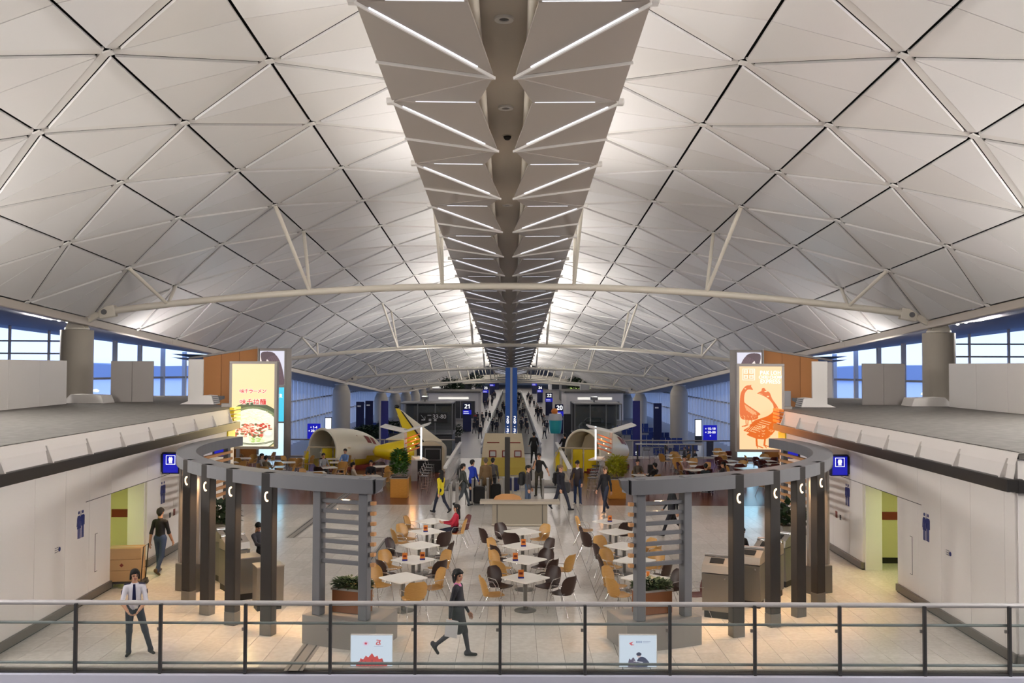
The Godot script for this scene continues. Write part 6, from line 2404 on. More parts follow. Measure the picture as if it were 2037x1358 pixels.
func build_concourse() -> void:
	# moving walkways down the middle
	for q in [[-2.75, -0.55, "toward the even gates"], [0.75, 3.0, "toward the odd gates"]]:
		var o := thing("moving_walkway", "long moving walkway with pale handrails " + ("on the tail kiosk side" if q[0] < 0 else "on the goose side"), "moving walkway", P((q[0] + q[1]) * 0.5, LOW, 88))
		var w: float = q[1] - q[0]
		var b := Geo.new()
		b.box(Vector3(0, 0.03, -100), Vector3(w, 0.06, 200))
		part(b, "belt", M.dark_grey, o)
		for e: float in [-0.5, 0.5]:
			var g := Geo.new()
			g.box(Vector3(e * w, 0.3, -100), Vector3(0.14, 0.6, 200))
			part(g, "skirt", M.light_grey, o)
			var p := Geo.new()
			p.face([Vector3(e * w, 0.6, 0), Vector3(e * w, 0.6, -200), Vector3(e * w, 1.0, -200), Vector3(e * w, 1.0, 0)], Vector3.RIGHT)
			part(p, "glass_side", M.pane_green, o)
			var h := Geo.new()
			h.tube([Vector3(e * w, 1.04, 0.2), Vector3(e * w, 1.04, -200)], 0.09, 8)
			part(h, "handrail", M.white, o)
	gate_totem(929, 858, "21", 1.07, 3.7, "before the white walled shop")
	gate_totem(966, 801, "23", 1.3, 3.9, "past the white walled shop")
	gate_totem(979, 785, "25", 1.5, 4.2, "beyond the bushy trees")
	gate_totem(988, 775, "27", 1.6, 4.4, "far down beside the walkway")
	gate_totem(1092, 826, "22", 1.2, 3.9, "past the teal cup sign")
	gate_totem(1112, 862, "20", 1.05, 3.7, "behind the teal cup sign")
	gate_totem(1074, 800, "24", 1.3, 3.9, "by the green lit shop")
	gate_totem(1063, 783, "26", 1.5, 4.2, "beyond the green lit shop")
	shop(fl(925, 836, LOW) + Vector3(-2.0, 0, -3), Vector3(8, 4.2, 12), "white walled shop unit behind the gate 21 totem", M.white_wall, M.fascia_glow)
	shop(fl(905, 800, LOW) + Vector3(-5, 0, -6), Vector3(10, 4.2, 12), "pale shop unit behind the indoor trees", M.white_wall, M.fascia_glow)
	shop(fl(1130, 838, LOW) + Vector3(4.4, 0, -3), Vector3(9, 4.3, 14), "grey roofed shop unit behind the gate 20 totem", M.white_wall, M.fascia_glow)
	shop(fl(1120, 800, LOW) + Vector3(5, 0, -6), Vector3(10, 4.0, 12), "dark shop unit with a green lit fascia", M.dark_grey, M.green_glow)
	shop(fl(930, 776, LOW) + Vector3(-4, 0, -6), Vector3(12, 4.2, 12), "distant pale shop unit on the tail kiosk side", M.white_wall, M.fascia_glow)
	shop(fl(1100, 776, LOW) + Vector3(5, 0, -6), Vector3(12, 4.2, 12), "distant pale shop unit on the goose side", M.white_wall, M.fascia_glow)
	var v := Geo.new()
	v.box(Vector3(0, 0.55, 0), Vector3(1.5, 1.1, 1.5), Basis(), 0.05)
	solo(v, "roof_unit", M.light_grey, "boxy air unit on the roof of the gate 20 shop", "air unit", "", "", fl(1130, 838, LOW) + Vector3(3.2, 4.6, -8))
	var k1 := glass_kiosk(P(dp(848, 850, 70).x, LOW, 70), Vector3(4.0, 5.6, 3.6), "dark glass-topped lift kiosk with an arrow sign")
	var sb := Geo.new()
	sb.box(Vector3(0.55, 4.5, 0.12), Vector3(2.2, 0.72, 0.12), Basis(), 0.01)
	var sp := part(sb, "sign_board", M.black, k1, "black gate sign reading 33-80 with a down arrow")
	letters("33-80", 0.42, M.text_white, sp, Vector3(1.02, 4.6, 0.19), Basis(), 0.01, false)
	var ar := Geo.new()
	ar.beam(Vector3(-0.4, 4.72, 0.19), Vector3(-0.1, 4.36, 0.19), 0.02, 0.07, 0.0, Vector3.BACK)
	ar.beam(Vector3(-0.08, 4.34, 0.19), Vector3(-0.08, 4.6, 0.19), 0.02, 0.07, 0.0, Vector3.BACK)
	ar.beam(Vector3(-0.08, 4.34, 0.19), Vector3(-0.36, 4.34, 0.19), 0.02, 0.07)
	part(ar, "arrow", M.text_white, sp)
	var pc := Geo.new()
	pc.box(Vector3(0.3, 4.34, 0.19), Vector3(0.2, 0.18, 0.01))
	pc.box(Vector3(0.7, 4.34, 0.19), Vector3(0.2, 0.18, 0.01))
	pc.box(Vector3(0.25, 4.7, 0.19), Vector3(0.3, 0.06, 0.01))
	part(pc, "symbols", M.light_grey, sp)
	var k2 := glass_kiosk(P(dp(1190, 850, 70).x, LOW, 70), Vector3(3.6, 5.6, 3.6), "dark glass-topped kiosk with a parked car inside")
	var cr := Geo.new()
	cr.box(Vector3(0, 3.75, -1.6), Vector3(2.7, 0.6, 1.4), Basis(), 0.2)
	cr.box(Vector3(-0.2, 4.2, -1.6), Vector3(1.5, 0.5, 1.2), Basis(), 0.22)
	part(cr, "display_car", M.black, k2)
	var k3 := Geo.new()
	k3.box(Vector3(0, 1.6, 0), Vector3(1.1, 3.2, 0.6), Basis(), 0.03)
	solo(k3, "display_case", M.black, "tall black display case beside the teal cup sign", "display case", "", "", fl(1131, 880, LOW))
	# teal cup on a pole
	var cp := thing("cup_sign", "teal cup-shaped sign with a scoop on a grey pole", "sign", P(dp(1105, 850, 58).x, LOW, 58))
	var c0 := Geo.new()
	c0.tube([Vector3.ZERO, Vector3(0, 4.3, 0)], 0.12, 10)
	part(c0, "pole", M.light_grey, cp)
	var c1 := Geo.new()
	c1.lathe([Vector2(0.0, 4.2), Vector2(0.32, 4.22), Vector2(0.38, 4.5), Vector2(0.42, 5.0), Vector2(0.42, 5.1)], Vector3.ZERO, 22)
	part(c1, "cup", M.teal, cp)
	var c2 := Geo.new()
	c2.lathe([Vector2(0.43, 5.05), Vector2(0.46, 5.1), Vector2(0.44, 5.25), Vector2(0.4, 5.45), Vector2(0.0, 5.5)], Vector3.ZERO, 22)
	part(c2, "rim", M.light_grey, cp)
	var c3 := Geo.new()
	c3.ball(Vector3(-0.06, 5.62, 0), Vector3(0.22, 0.2, 0.22), 12)
	part(c3, "scoop", M.orange, cp)
	# blue banner totems beside the glass
	for q in [[765, 797, "by the aircraft tail"], [1266, 797, "by the goose side glass"]]:
		var d := 62.0
		var h := dp(q[0], q[1], d).y - LOW
		var b := thing("blue_banner_totem", "slim navy banner totem with a pale edge strip " + q[2], "totem", P(dp(q[0], 850, d).x, LOW, d))
		var g := Geo.new()
		g.box(Vector3(0, h * 0.5, 0), Vector3(0.5, h, 0.14), Basis(), 0.01)
		part(g, "panel", M.blue, b)
		var s := Geo.new()
		s.box(Vector3(-0.3 if q[0] < 1000 else 0.3, h * 0.5, 0.02), Vector3(0.12, h, 0.18), Basis(), 0.01)
		part(s, "edge_strip", M.light_grey, b)
		for k in 4:
			letters("5-19"[k], 0.3, M.sign_white, b, Vector3(0, 2.6 - k * 0.3, 0.075), Basis(), 0.004)
	# navy gate boards near the glass
	for q in [[716, 876, 9.0], [734, 872, 10.0], [1308, 880, 10.0]]:
		var o := thing("navy_board", "tall navy information board near the concourse glass", "board", fl(q[0], q[1], LOW), 0, "navy boards near the glass")
		var g := Geo.new()
		g.box(Vector3(0, 2.2, 0), Vector3(0.9, 4.4, 0.2), Basis(), 0.02)
		part(g, "board", M.navy, o)
		var w := Geo.new()
		w.box(Vector3(-0.1, 3.9, 0.11), Vector3(0.4, 0.16, 0.01))
		part(w, "pale_mark", M.text_white, o)
	for q in [[660, 872], [1382, 876]]:
		var o := thing("lit_poster_stand", "small bright lit poster stand beside a thick concourse column " + ("by the ramen sign" if q[0] < 1000 else "by the goose sign"), "poster stand", fl(q[0], q[1], LOW) + Vector3(0, 0, 2))
		var g := Geo.new()
		g.box(Vector3(0, 1.3, 0), Vector3(0.8, 2.6, 0.16), Basis(), 0.01)
		part(g, "case", M.dark_grey, o)
		var f := Geo.new()
		f.box(Vector3(0, 1.6, 0.085), Vector3(0.66, 1.8, 0.01))
		part(f, "lit_face", M.sign_white, o)
	# rows of blue seats near the glass
	for k in 10:
		for sg: float in [-1.0, 1.0]:
			var o := thing("seat_bench", "row of blue waiting seats near the concourse glass", "bench", P(sg * (14.5 + (k % 2) * 2.6), LOW, 84 + 4.0 * k), 0, "blue waiting seats")
			for i in 4:
				var g := Geo.new()
				g.box(Vector3(-0.9 + i * 0.6, 0.42, 0), Vector3(0.54, 0.08, 0.5), Basis(), 0.02)
				g.box(Vector3(-0.9 + i * 0.6, 0.7, -0.24), Vector3(0.54, 0.5, 0.08), Basis(), 0.02)
				part(g, "seat", M.seat_blue, o)
			var fr := Geo.new()
			fr.box(Vector3(0, 0.36, 0), Vector3(2.4, 0.06, 0.08))
			for x: float in [-0.9, 0.9]:
				fr.box(Vector3(x, 0.17, 0), Vector3(0.06, 0.34, 0.4))
			part(fr, "frame", M.mid_grey, o)
	# trees and low shrubs
	tree(fl(912, 822, LOW) + Vector3(-0.5, 0, 0), 6.0, 1.7, "dark bushy indoor tree before the gate 21 shop", 51)
	tree(fl(893, 805, LOW), 6.0, 1.9, "dark bushy indoor tree behind the gate 21 shop", 52)
	tree(fl(946, 790, LOW), 6.6, 2.4, "dark bushy indoor tree beside the gate 23 totem", 53)
	tree(fl(1130, 803, LOW) + Vector3(2, 0, 0), 6.4, 2.2, "dark bushy indoor tree beyond the green lit shop", 54)
	for q in [[737, 885, "at the thick column by the tail kiosk"], [775, 872, "behind the aircraft tail"], [890, 880, "beside the arrow sign kiosk"], [722, 890, "beside the lit poster stand"]]:
		var p := fl(q[0], q[1], LOW)
		var o := thing("low_hedge", "low dark green hedge in a long trough " + q[2], "hedge", p)
		var g := Geo.new()
		g.box(Vector3(0, 0.3, 0), Vector3(3.0, 0.6, 0.9), Basis(), 0.03)
		part(g, "trough", M.dark_grey, o)
		part(leaves(500, Vector3(0, 0.5, 0), Vector3(1.6, 1.6, 0.7), 0.4, int(q[0]), true), "foliage", M.leaf_dark, o)

# ------------------------------------------------------------------ people
# tapered capsules joined with a smooth minimum on a grid, meshed as surface nets
# bone: [a, b, radius a, radius b, colour, flat direction (or zero), flat factor]
func nets(out: Geo, bones: Array, cell: float, k: float) -> void:
	var lo := Vector3(1e9, 1e9, 1e9)
	var hi := -lo
	for b in bones:
		var m: float = maxf(b[2], b[3]) + k + cell * 2.0
		for e in 2:
			lo = lo.min(b[e] - Vector3(m, m, m))
			hi = hi.max(b[e] + Vector3(m, m, m))
	var n := Vector3i(((hi - lo) / cell).ceil()) + Vector3i.ONE
	var sy := n.x
	var sz := n.x * n.y
	var f := PackedFloat32Array()
	f.resize(n.x * n.y * n.z)
	f.fill(1.0)
	var best := PackedFloat32Array()
	best.resize(f.size())
	best.fill(9.0)
	var id := PackedInt32Array()
	id.resize(f.size())
	for bi in bones.size():
		var b = bones[bi]
		var a: Vector3 = b[0]
		var ab: Vector3 = b[1] - a
		var ra: float = b[2]
		var rb: float = b[3]
		var fd: Vector3 = b[5]
		var ff: float = b[6]
		var l2 := maxf(ab.length_squared(), 1e-8)
		var m := maxf(ra, rb) + k + cell * 1.6
		var mn := a.min(b[1]) - Vector3(m, m, m)
		var mx := a.max(b[1]) + Vector3(m, m, m)
		var i0 := Vector3i(((mn - lo) / cell).floor()).clamp(Vector3i.ZERO, n - Vector3i.ONE)
		var i1 := Vector3i(((mx - lo) / cell).ceil()).clamp(Vector3i.ZERO, n - Vector3i.ONE)
		for z in range(i0.z, i1.z + 1):
			for y in range(i0.y, i1.y + 1):
				var at := z * sz + y * sy
				for x in range(i0.x, i1.x + 1):
					var p := lo + Vector3(x, y, z) * cell - a
					if ff != 1.0:
						p += fd * (p.dot(fd) * (ff - 1.0))
					var t := clampf(p.dot(ab) / l2, 0.0, 1.0)
					var d := (p - ab * t).length() - lerpf(ra, rb, t)
					if ff > 1.0:
						d /= lerpf(1.0, ff, 0.5)
					var q := at + x
					if d < best[q]:
						best[q] = d
						id[q] = bi
					var o := f[q]
					var h := maxf(k - absf(o - d), 0.0) / k
					f[q] = minf(o, d) - h * h * k * 0.25
	var vid := {}
	var vp := PackedVector3Array()
	var vn := PackedVector3Array()
	var vc := PackedColorArray()
	var corner := [0, 1, sy, sy + 1, sz, sz + 1, sz + sy, sz + sy + 1]
	var cpos := [Vector3(0, 0, 0), Vector3(1, 0, 0), Vector3(0, 1, 0), Vector3(1, 1, 0), Vector3(0, 0, 1), Vector3(1, 0, 1), Vector3(0, 1, 1), Vector3(1, 1, 1)]
	var edges := [[0, 1], [2, 3], [4, 5], [6, 7], [0, 2], [1, 3], [4, 6], [5, 7], [0, 4], [1, 5], [2, 6], [3, 7]]
	for z in n.z - 1:
		for y in n.y - 1:
			var at := z * sz + y * sy
			for x in n.x - 1:
				var q := at + x
				var s0 := f[q] < 0.0
				if (f[q + 1] < 0.0) == s0 and (f[q + sy] < 0.0) == s0 and (f[q + sz] < 0.0) == s0 and (f[q + sy + 1] < 0.0) == s0 and (f[q + sz + 1] < 0.0) == s0 and (f[q + sz + sy] < 0.0) == s0 and (f[q + sz + sy + 1] < 0.0) == s0:
					continue
				var sum := Vector3.ZERO
				var cnt := 0
				for e in edges:
					var fa := f[q + corner[e[0]]]
					var fb := f[q + corner[e[1]]]
					if (fa < 0.0) != (fb < 0.0):
						sum += (cpos[e[0]] as Vector3).lerp(cpos[e[1]], fa / (fa - fb))
						cnt += 1
				vid[q] = vp.size()
				vp.append(lo + (Vector3(x, y, z) + sum / cnt) * cell)
				var gr := Vector3(f[q + 1] + f[q + sy + 1] + f[q + sz + 1] + f[q + sz + sy + 1] - f[q] - f[q + sy] - f[q + sz] - f[q + sz + sy], f[q + sy] + f[q + sy + 1] + f[q + sz + sy] + f[q + sz + sy + 1] - f[q] - f[q + 1] - f[q + sz] - f[q + sz + 1], f[q + sz] + f[q + sz + 1] + f[q + sz + sy] + f[q + sz + sy + 1] - f[q] - f[q + 1] - f[q + sy] - f[q + sy + 1])
				vn.append(gr.normalized())
				var bb := 0
				for e in 8:
					if best[q + corner[e]] < best[q + corner[bb]]:
						bb = e
				vc.append(bones[id[q + corner[bb]]][4])
	for q in vid:
		var s0: bool = f[q] < 0.0
		for ax in 3:
			var st: int = [1, sy, sz][ax]
			if (f[q + st] < 0.0) == s0:
				continue
			var u: int = [sy, sz, 1][ax]
			var w: int = [sz, 1, sy][ax]
			if not (vid.has(q - u) and vid.has(q - w) and vid.has(q - u - w)):
				continue
			var a: int = vid[q]
			var b: int = vid[q - u]
			var c: int = vid[q - u - w]
			var d: int = vid[q - w]
			for tr in [[a, b, c], [a, c, d]]:
				var base := out.c.size()
				out.t3(vp[tr[0]], vp[tr[1]], vp[tr[2]], vn[tr[0]], vn[tr[1]], vn[tr[2]])
				for e in 3:
					out.c[base + e] = vc[tr[0]]

var parts_lib := {}

func L(r: int, g: int, b: int) -> Color:
	return C(r, g, b).srgb_to_linear()

func bone(a: Vector3, b: Vector3, ra: float, rb: float, c: Color, fd := Vector3.ZERO, ff := 1.0) -> Array:
	return [a, b, ra, rb, c, fd, ff]

func build_lib() -> void:
	# a relaxed right hand: wrist at the origin, fingers along -y, palm towards -x (the body), thumb to the front (+z)
	var W := Color.WHITE
	var hand := Geo.new()
	var hb := [bone(Vector3(0, 0.01, 0), Vector3(0, -0.03, 0.0), 0.024, 0.026, W, Vector3.RIGHT, 1.5), bone(Vector3(0, -0.035, -0.018), Vector3(0, -0.085, -0.026), 0.019, 0.017, W, Vector3.RIGHT, 1.35), bone(Vector3(0, -0.035, 0.014), Vector3(0, -0.088, 0.024), 0.019, 0.017, W, Vector3.RIGHT, 1.35)]
	for i in 4:
		var z := 0.031 - i * 0.0205
		var ln := [0.068, 0.078, 0.072, 0.056][i] as float
		var a := Vector3(0, -0.085 + absf(i - 1.2) * 0.004, z)
		var b := a + Vector3(-0.01, -ln * 0.5, (z) * 0.06)
		var c := b + Vector3(-0.028, -ln * 0.42, 0)
		hb.append(bone(a, b, 0.0098, 0.009, W))
		hb.append(bone(b, c, 0.009, 0.0078, W))
	hb.append(bone(Vector3(-0.004, -0.025, 0.022), Vector3(-0.014, -0.06, 0.05), 0.013, 0.0105, W))
	hb.append(bone(Vector3(-0.014, -0.06, 0.05), Vector3(-0.022, -0.092, 0.055), 0.0105, 0.0085, W))
	nets(hand, hb, 0.0052, 0.008)
	parts_lib["hand"] = hand
	# head: origin at the base of the skull, face to +z; 0.23 m tall
	var head := Geo.new()
	var hd := [bone(Vector3(0, 0.12, -0.012), Vector3(0, 0.128, 0.008), 0.083, 0.08, W, Vector3.RIGHT, 1.13), bone(Vector3(0, 0.075, 0.025), Vector3(0, 0.03, 0.05), 0.062, 0.036, W, Vector3.RIGHT, 1.05), bone(Vector3(0, 0.012, 0.062), Vector3(0, 0.014, 0.066), 0.022, 0.02, W), bone(Vector3(0, 0.1, 0.088), Vector3(0, 0.07, 0.104), 0.008, 0.013, W), bone(Vector3(-0.026, 0.113, 0.078), Vector3(0.026, 0.113, 0.078), 0.013, 0.013, W), bone(Vector3(-0.018, 0.043, 0.082), Vector3(0.018, 0.043, 0.082), 0.008, 0.008, Color(0.42, 0.14, 0.12, 0.2)), bone(Vector3(0, -0.05, -0.012), Vector3(0, 0.05, -0.006), 0.052, 0.054, W)]
	for s: float in [-1.0, 1.0]:
		hd.append(bone(Vector3(s * 0.079, 0.08, -0.005), Vector3(s * 0.081, 0.108, -0.012), 0.012, 0.016, W, Vector3.RIGHT, 1.5))
		hd.append(bone(Vector3(s * 0.031, 0.1, 0.074), Vector3(s * 0.031, 0.1, 0.0745), 0.0135, 0.0135, Color(0.03, 0.02, 0.02, 0.2)))
		hd.append(bone(Vector3(s * 0.02, 0.121, 0.086), Vector3(s * 0.046, 0.122, 0.076), 0.006, 0.005, Color(0.03, 0.02, 0.02, 0.2)))
	nets(head, hd, 0.0075, 0.014)
	parts_lib["head"] = head
	for q in ["short", "long", "bob", "tail"]:
		var g := Geo.new()
		var h := [bone(Vector3(0, 0.135, -0.03), Vector3(0, 0.148, 0.008), 0.088, 0.081, W, Vector3.RIGHT, 1.06), bone(Vector3(0, 0.09, -0.05), Vector3(0, 0.06, -0.045), 0.07, 0.05, W)]
		for s: float in [-1.0, 1.0]:
			h.append(bone(Vector3(s * 0.055, 0.15, 0.035), Vector3(s * 0.03, 0.168, 0.06), 0.028, 0.024, W))
			if q == "short":
				h.append(bone(Vector3(s * 0.078, 0.13, 0.0), Vector3(s * 0.08, 0.1, 0.012), 0.014, 0.008, W))
			else:
				h.append(bone(Vector3(s * 0.072, 0.13, 0.01), Vector3(s * 0.078, 0.03, 0.0), 0.022, 0.02, W))
		if q == "long":
			h.append(bone(Vector3(0, 0.1, -0.055), Vector3(0, -0.2, -0.1), 0.078, 0.06, W, Vector3.BACK, 1.5))
			for s: float in [-1.0, 1.0]:
				h.append(bone(Vector3(s * 0.078, 0.03, 0.0), Vector3(s * 0.09, -0.12, -0.05), 0.024, 0.026, W))
		elif q == "bob":
			h.append(bone(Vector3(0, 0.08, -0.05), Vector3(0, -0.01, -0.05), 0.078, 0.065, W))
			h.append(bone(Vector3(-0.03, 0.17, 0.065), Vector3(0.045, 0.15, 0.075), 0.024, 0.02, W))
		elif q == "tail":
			h.append(bone(Vector3(0, 0.08, -0.1), Vector3(0.05, -0.06, -0.09), 0.04, 0.025, W))
		nets(g, h, 0.0085, 0.02)
		parts_lib["hair_" + q] = g

func rx(v: Vector3, a: float) -> Vector3:      # swing forward (towards +z) by a degrees
	return v.rotated(Vector3.RIGHT, -deg_to_rad(a))

# pose keys: legs [[thigh forward, out, knee bend] left, right], arms [[forward, out, elbow bend, inward] left, right], lean, head turn, head nod
func person(label: String, at: Vector3, yaw: float, H: float, col: Dictionary, pose: Dictionary, cell := 0.02, group := "") -> Node3D:
	var s := H / 1.7
	var fat: float = col.get("fat", 1.0)
	var skin: Color = col.get("skin", L(206, 156, 124))
	var shirt: Color = col.shirt
	var pants: Color = col.pants
	var shoe: Color = col.get("shoes", L(26, 22, 22))
	var sleeve: Color = col.get("sleeve", shirt)
	var fore: Color = col.get("forearm", sleeve)
	var legs: Array = pose.get("legs", [[3, 3, 2], [-3, 3, 2]])
	var arms: Array = pose.get("arms", [[4, 8, 10, 0], [4, 8, 10, 0]])
	var lean: float = pose.get("lean", 0.0)
	var bones := []
	# legs from a pelvis at the origin; sides: index 0 is the person's own left (+x when facing +z)
	var feet := []
	var low := 1e9
	for i in 2:
		var sx := 1.0 if i == 0 else -1.0
		var q = legs[i]
		var hip := Vector3(sx * 0.085, 0, 0) * s
		var th := rx(Vector3.DOWN, q[0]).rotated(Vector3.BACK, sx * deg_to_rad(q[1]))
		var knee := hip + th * 0.43 * s
		var shd := rx(Vector3.DOWN, q[0] - q[2]).rotated(Vector3.BACK, sx * deg_to_rad(q[1]))
		var ank := knee + shd * 0.41 * s
		var fp: float = q[3] if q.size() > 3 else 0.0      # foot pitch
		var fy: float = q[4] if q.size() > 4 else 8.0
		var fv := rx(Vector3.BACK, fp).rotated(Vector3.UP, sx * deg_to_rad(fy))
		var toe := ank + fv * 0.15 * s + rx(Vector3.DOWN, fp) * 0.04 * s
		var heel := ank + fv * -0.045 * s + rx(Vector3.DOWN, fp) * 0.038 * s
		feet.append([hip, knee, ank, toe, heel])
		low = minf(low, minf(toe.y - 0.032 * s, heel.y - 0.036 * s))
	var up := Vector3(0, -low, 0)
	if pose.has("seat"):
		up = Vector3(0, pose.seat + 0.1 * s, 0)
	var skirt: bool = col.get("skirt", false)
	for i in 2:
		var f = feet[i]
		var stocking: Color = col.get("stocking", pants)
		bones.append(bone(f[0] + up, f[1] + up, 0.086 * s * fat, 0.06 * s, pants))
		bones.append(bone(f[1] + up, f[2] + up, 0.058 * s, (0.046 if not skirt else 0.036) * s, stocking))
		bones.append(bone(f[4] + up, f[3] + up, 0.036 * s, 0.03 * s, shoe))
		bones.append(bone(f[4] + up + Vector3(0, 0.03, 0) * s, f[2] + up, 0.036 * s, 0.04 * s, shoe if not skirt else stocking))
	var tr := rx(Vector3.UP, lean)
	var pel := up
	bones.append(bone(pel + Vector3(-0.055, 0.03, -0.01) * s, pel + Vector3(0.055, 0.03, -0.01) * s, 0.108 * s * fat, 0.108 * s * fat, pants, Vector3.BACK, 1.15))
	var waist := pel + tr * 0.16 * s
	var chest := pel + tr * 0.37 * s
	var nk := pel + tr * 0.52 * s
	bones.append(bone(pel + tr * 0.08 * s, waist, 0.118 * s * fat, 0.116 * s * fat, shirt, Vector3.BACK, 1.25))
	bones.append(bone(waist, chest, 0.116 * s * fat, 0.13 * s * fat, shirt, Vector3.BACK, 1.3))
	if col.get("jacket", 0.0) > 0.0:
		bones.append(bone(waist, pel - tr * col.jacket * s, 0.125 * s * fat, 0.13 * s * fat, shirt, Vector3.BACK, 1.1))
	if skirt:
		bones.append(bone(pel, pel + Vector3(0, -0.34, 0.01) * s, 0.12 * s, 0.125 * s, pants, Vector3.BACK, 1.1))
	var shl := chest + tr * 0.075 * s
	bones.append(bone(shl + Vector3(0.12, 0, 0) * s, shl - Vector3(0.12, 0, 0) * s, 0.062 * s * fat, 0.062 * s * fat, shirt, Vector3.BACK, 1.05))
	bones.append(bone(chest + tr * 0.08 * s, nk, 0.075 * s, 0.05 * s, col.get("collar", shirt)))
	bones.append(bone(nk, nk + tr * 0.06 * s + Vector3(0, 0, 0.01), 0.048 * s, 0.046 * s, skin))
	var hands := []
	for i in 2:
		var sx := 1.0 if i == 0 else -1.0
		var q = arms[i]
		var sh := shl + Vector3(sx * 0.165 * s, -0.01 * s, 0)
		var ua := rx(Vector3.DOWN, q[0]).rotated(Vector3.BACK, sx * deg_to_rad(q[1]))
		var el := sh + ua * 0.29 * s
		var fa := rx(Vector3.DOWN, q[0] + q[2]).rotated(Vector3.BACK, sx * deg_to_rad(q[1])).rotated(Vector3.UP, -sx * deg_to_rad(q[3] if q.size() > 3 else 0.0))
		var wr := el + fa * 0.25 * s
		bones.append(bone(sh, el, 0.052 * s * fat, 0.043 * s, sleeve))
		bones.append(bone(el, wr, 0.041 * s, 0.029 * s, fore))
		hands.append([wr, fa, sx])
	var o := Node3D.new()
	o.name = numbered("person")
	add_child(o)
	o.position = at
	o.rotation.y = yaw
	tag(o, label, "person", group)
	var g := Geo.new()
	nets(g, bones, cell, 0.035)
	for h in hands:
		var y: Vector3 = -h[1]
		var z := Vector3.BACK - y * y.z
		if z.length() < 0.3:
			z = Vector3.UP - y * y.y
		z = z.normalized()
		var x := y.cross(z)
		var bs := Basis(x, y, z).scaled(Vector3(1, 1, 1) * s)
		if h[2] > 0.0:
			bs = Basis(x, y, z) * Basis.from_scale(Vector3(s, s, s))
		else:
			bs = Basis(x, y, z) * Basis.from_scale(Vector3(-s, s, s))
		bs = bs * Basis.from_scale(Vector3(1.0, 1.0, 1.0))
		g.add(parts_lib.hand, Transform3D(bs, h[0]), skin)
	var hb := Basis(Vector3.UP, deg_to_rad(pose.get("turn", 0.0))) * Basis(Vector3.RIGHT, deg_to_rad(pose.get("nod", 0.0)))
	var ht := Transform3D(hb.scaled(Vector3(s, s, s) * 1.02), nk + tr * 0.055 * s + Vector3(0, 0.0, 0.012))
	g.add(parts_lib.head, ht, skin)
	part(g, "body", M.body, o)
	var hg := Geo.new()
	hg.add(parts_lib["hair_" + col.get("style", "short")], ht, col.get("hair", L(18, 14, 13)))
	part(hg, "hair", M.body, o)
	o.set_meta("chest", chest)
	o.set_meta("wrist_l", hands[0][0])
	o.set_meta("wrist_r", hands[1][0])
	return o

func walk(a := 24.0, armswing := 18.0) -> Dictionary:
	return {"legs": [[a, 2, 6, 8.0], [-a * 0.8, 2, 22, -34.0]], "arms": [[-armswing, 7, 12, 0], [armswing, 7, 18, 0]], "lean": 3.0}

func sitting() -> Dictionary:
	return {"legs": [[84, 6, 82], [82, 6, 80]], "arms": [[35, 10, 60, 20], [35, 10, 60, 20]], "lean": 8.0, "seat": 0.45}

func carried(o: Node3D, called: String, label: String, category: String, g: Geo, m: Material, at: Vector3) -> Node3D:
	# something held or worn: a thing of its own in the person's axes
	var t := thing(called, label, category, o.position + Basis(Vector3.UP, o.rotation.y) * at, o.rotation.y)
	part(g, "body", m, t)
	return t

func backpack(o: Node3D, label: String, m: Material, s := 1.0) -> void:
	var g := Geo.new()
	g.box(Vector3(0, -0.08, -0.1) * s, Vector3(0.3, 0.44, 0.17) * s, Basis(), 0.05)
	var t := carried(o, "backpack", label, "backpack", g, m, (o.get_meta("chest") as Vector3) + Vector3(0, 0, -0.12))
	var p := Geo.new()
	p.box(Vector3(0, -0.16, -0.2) * s, Vector3(0.22, 0.2, 0.06) * s, Basis(), 0.025)
	part(p, "pocket", m, t)

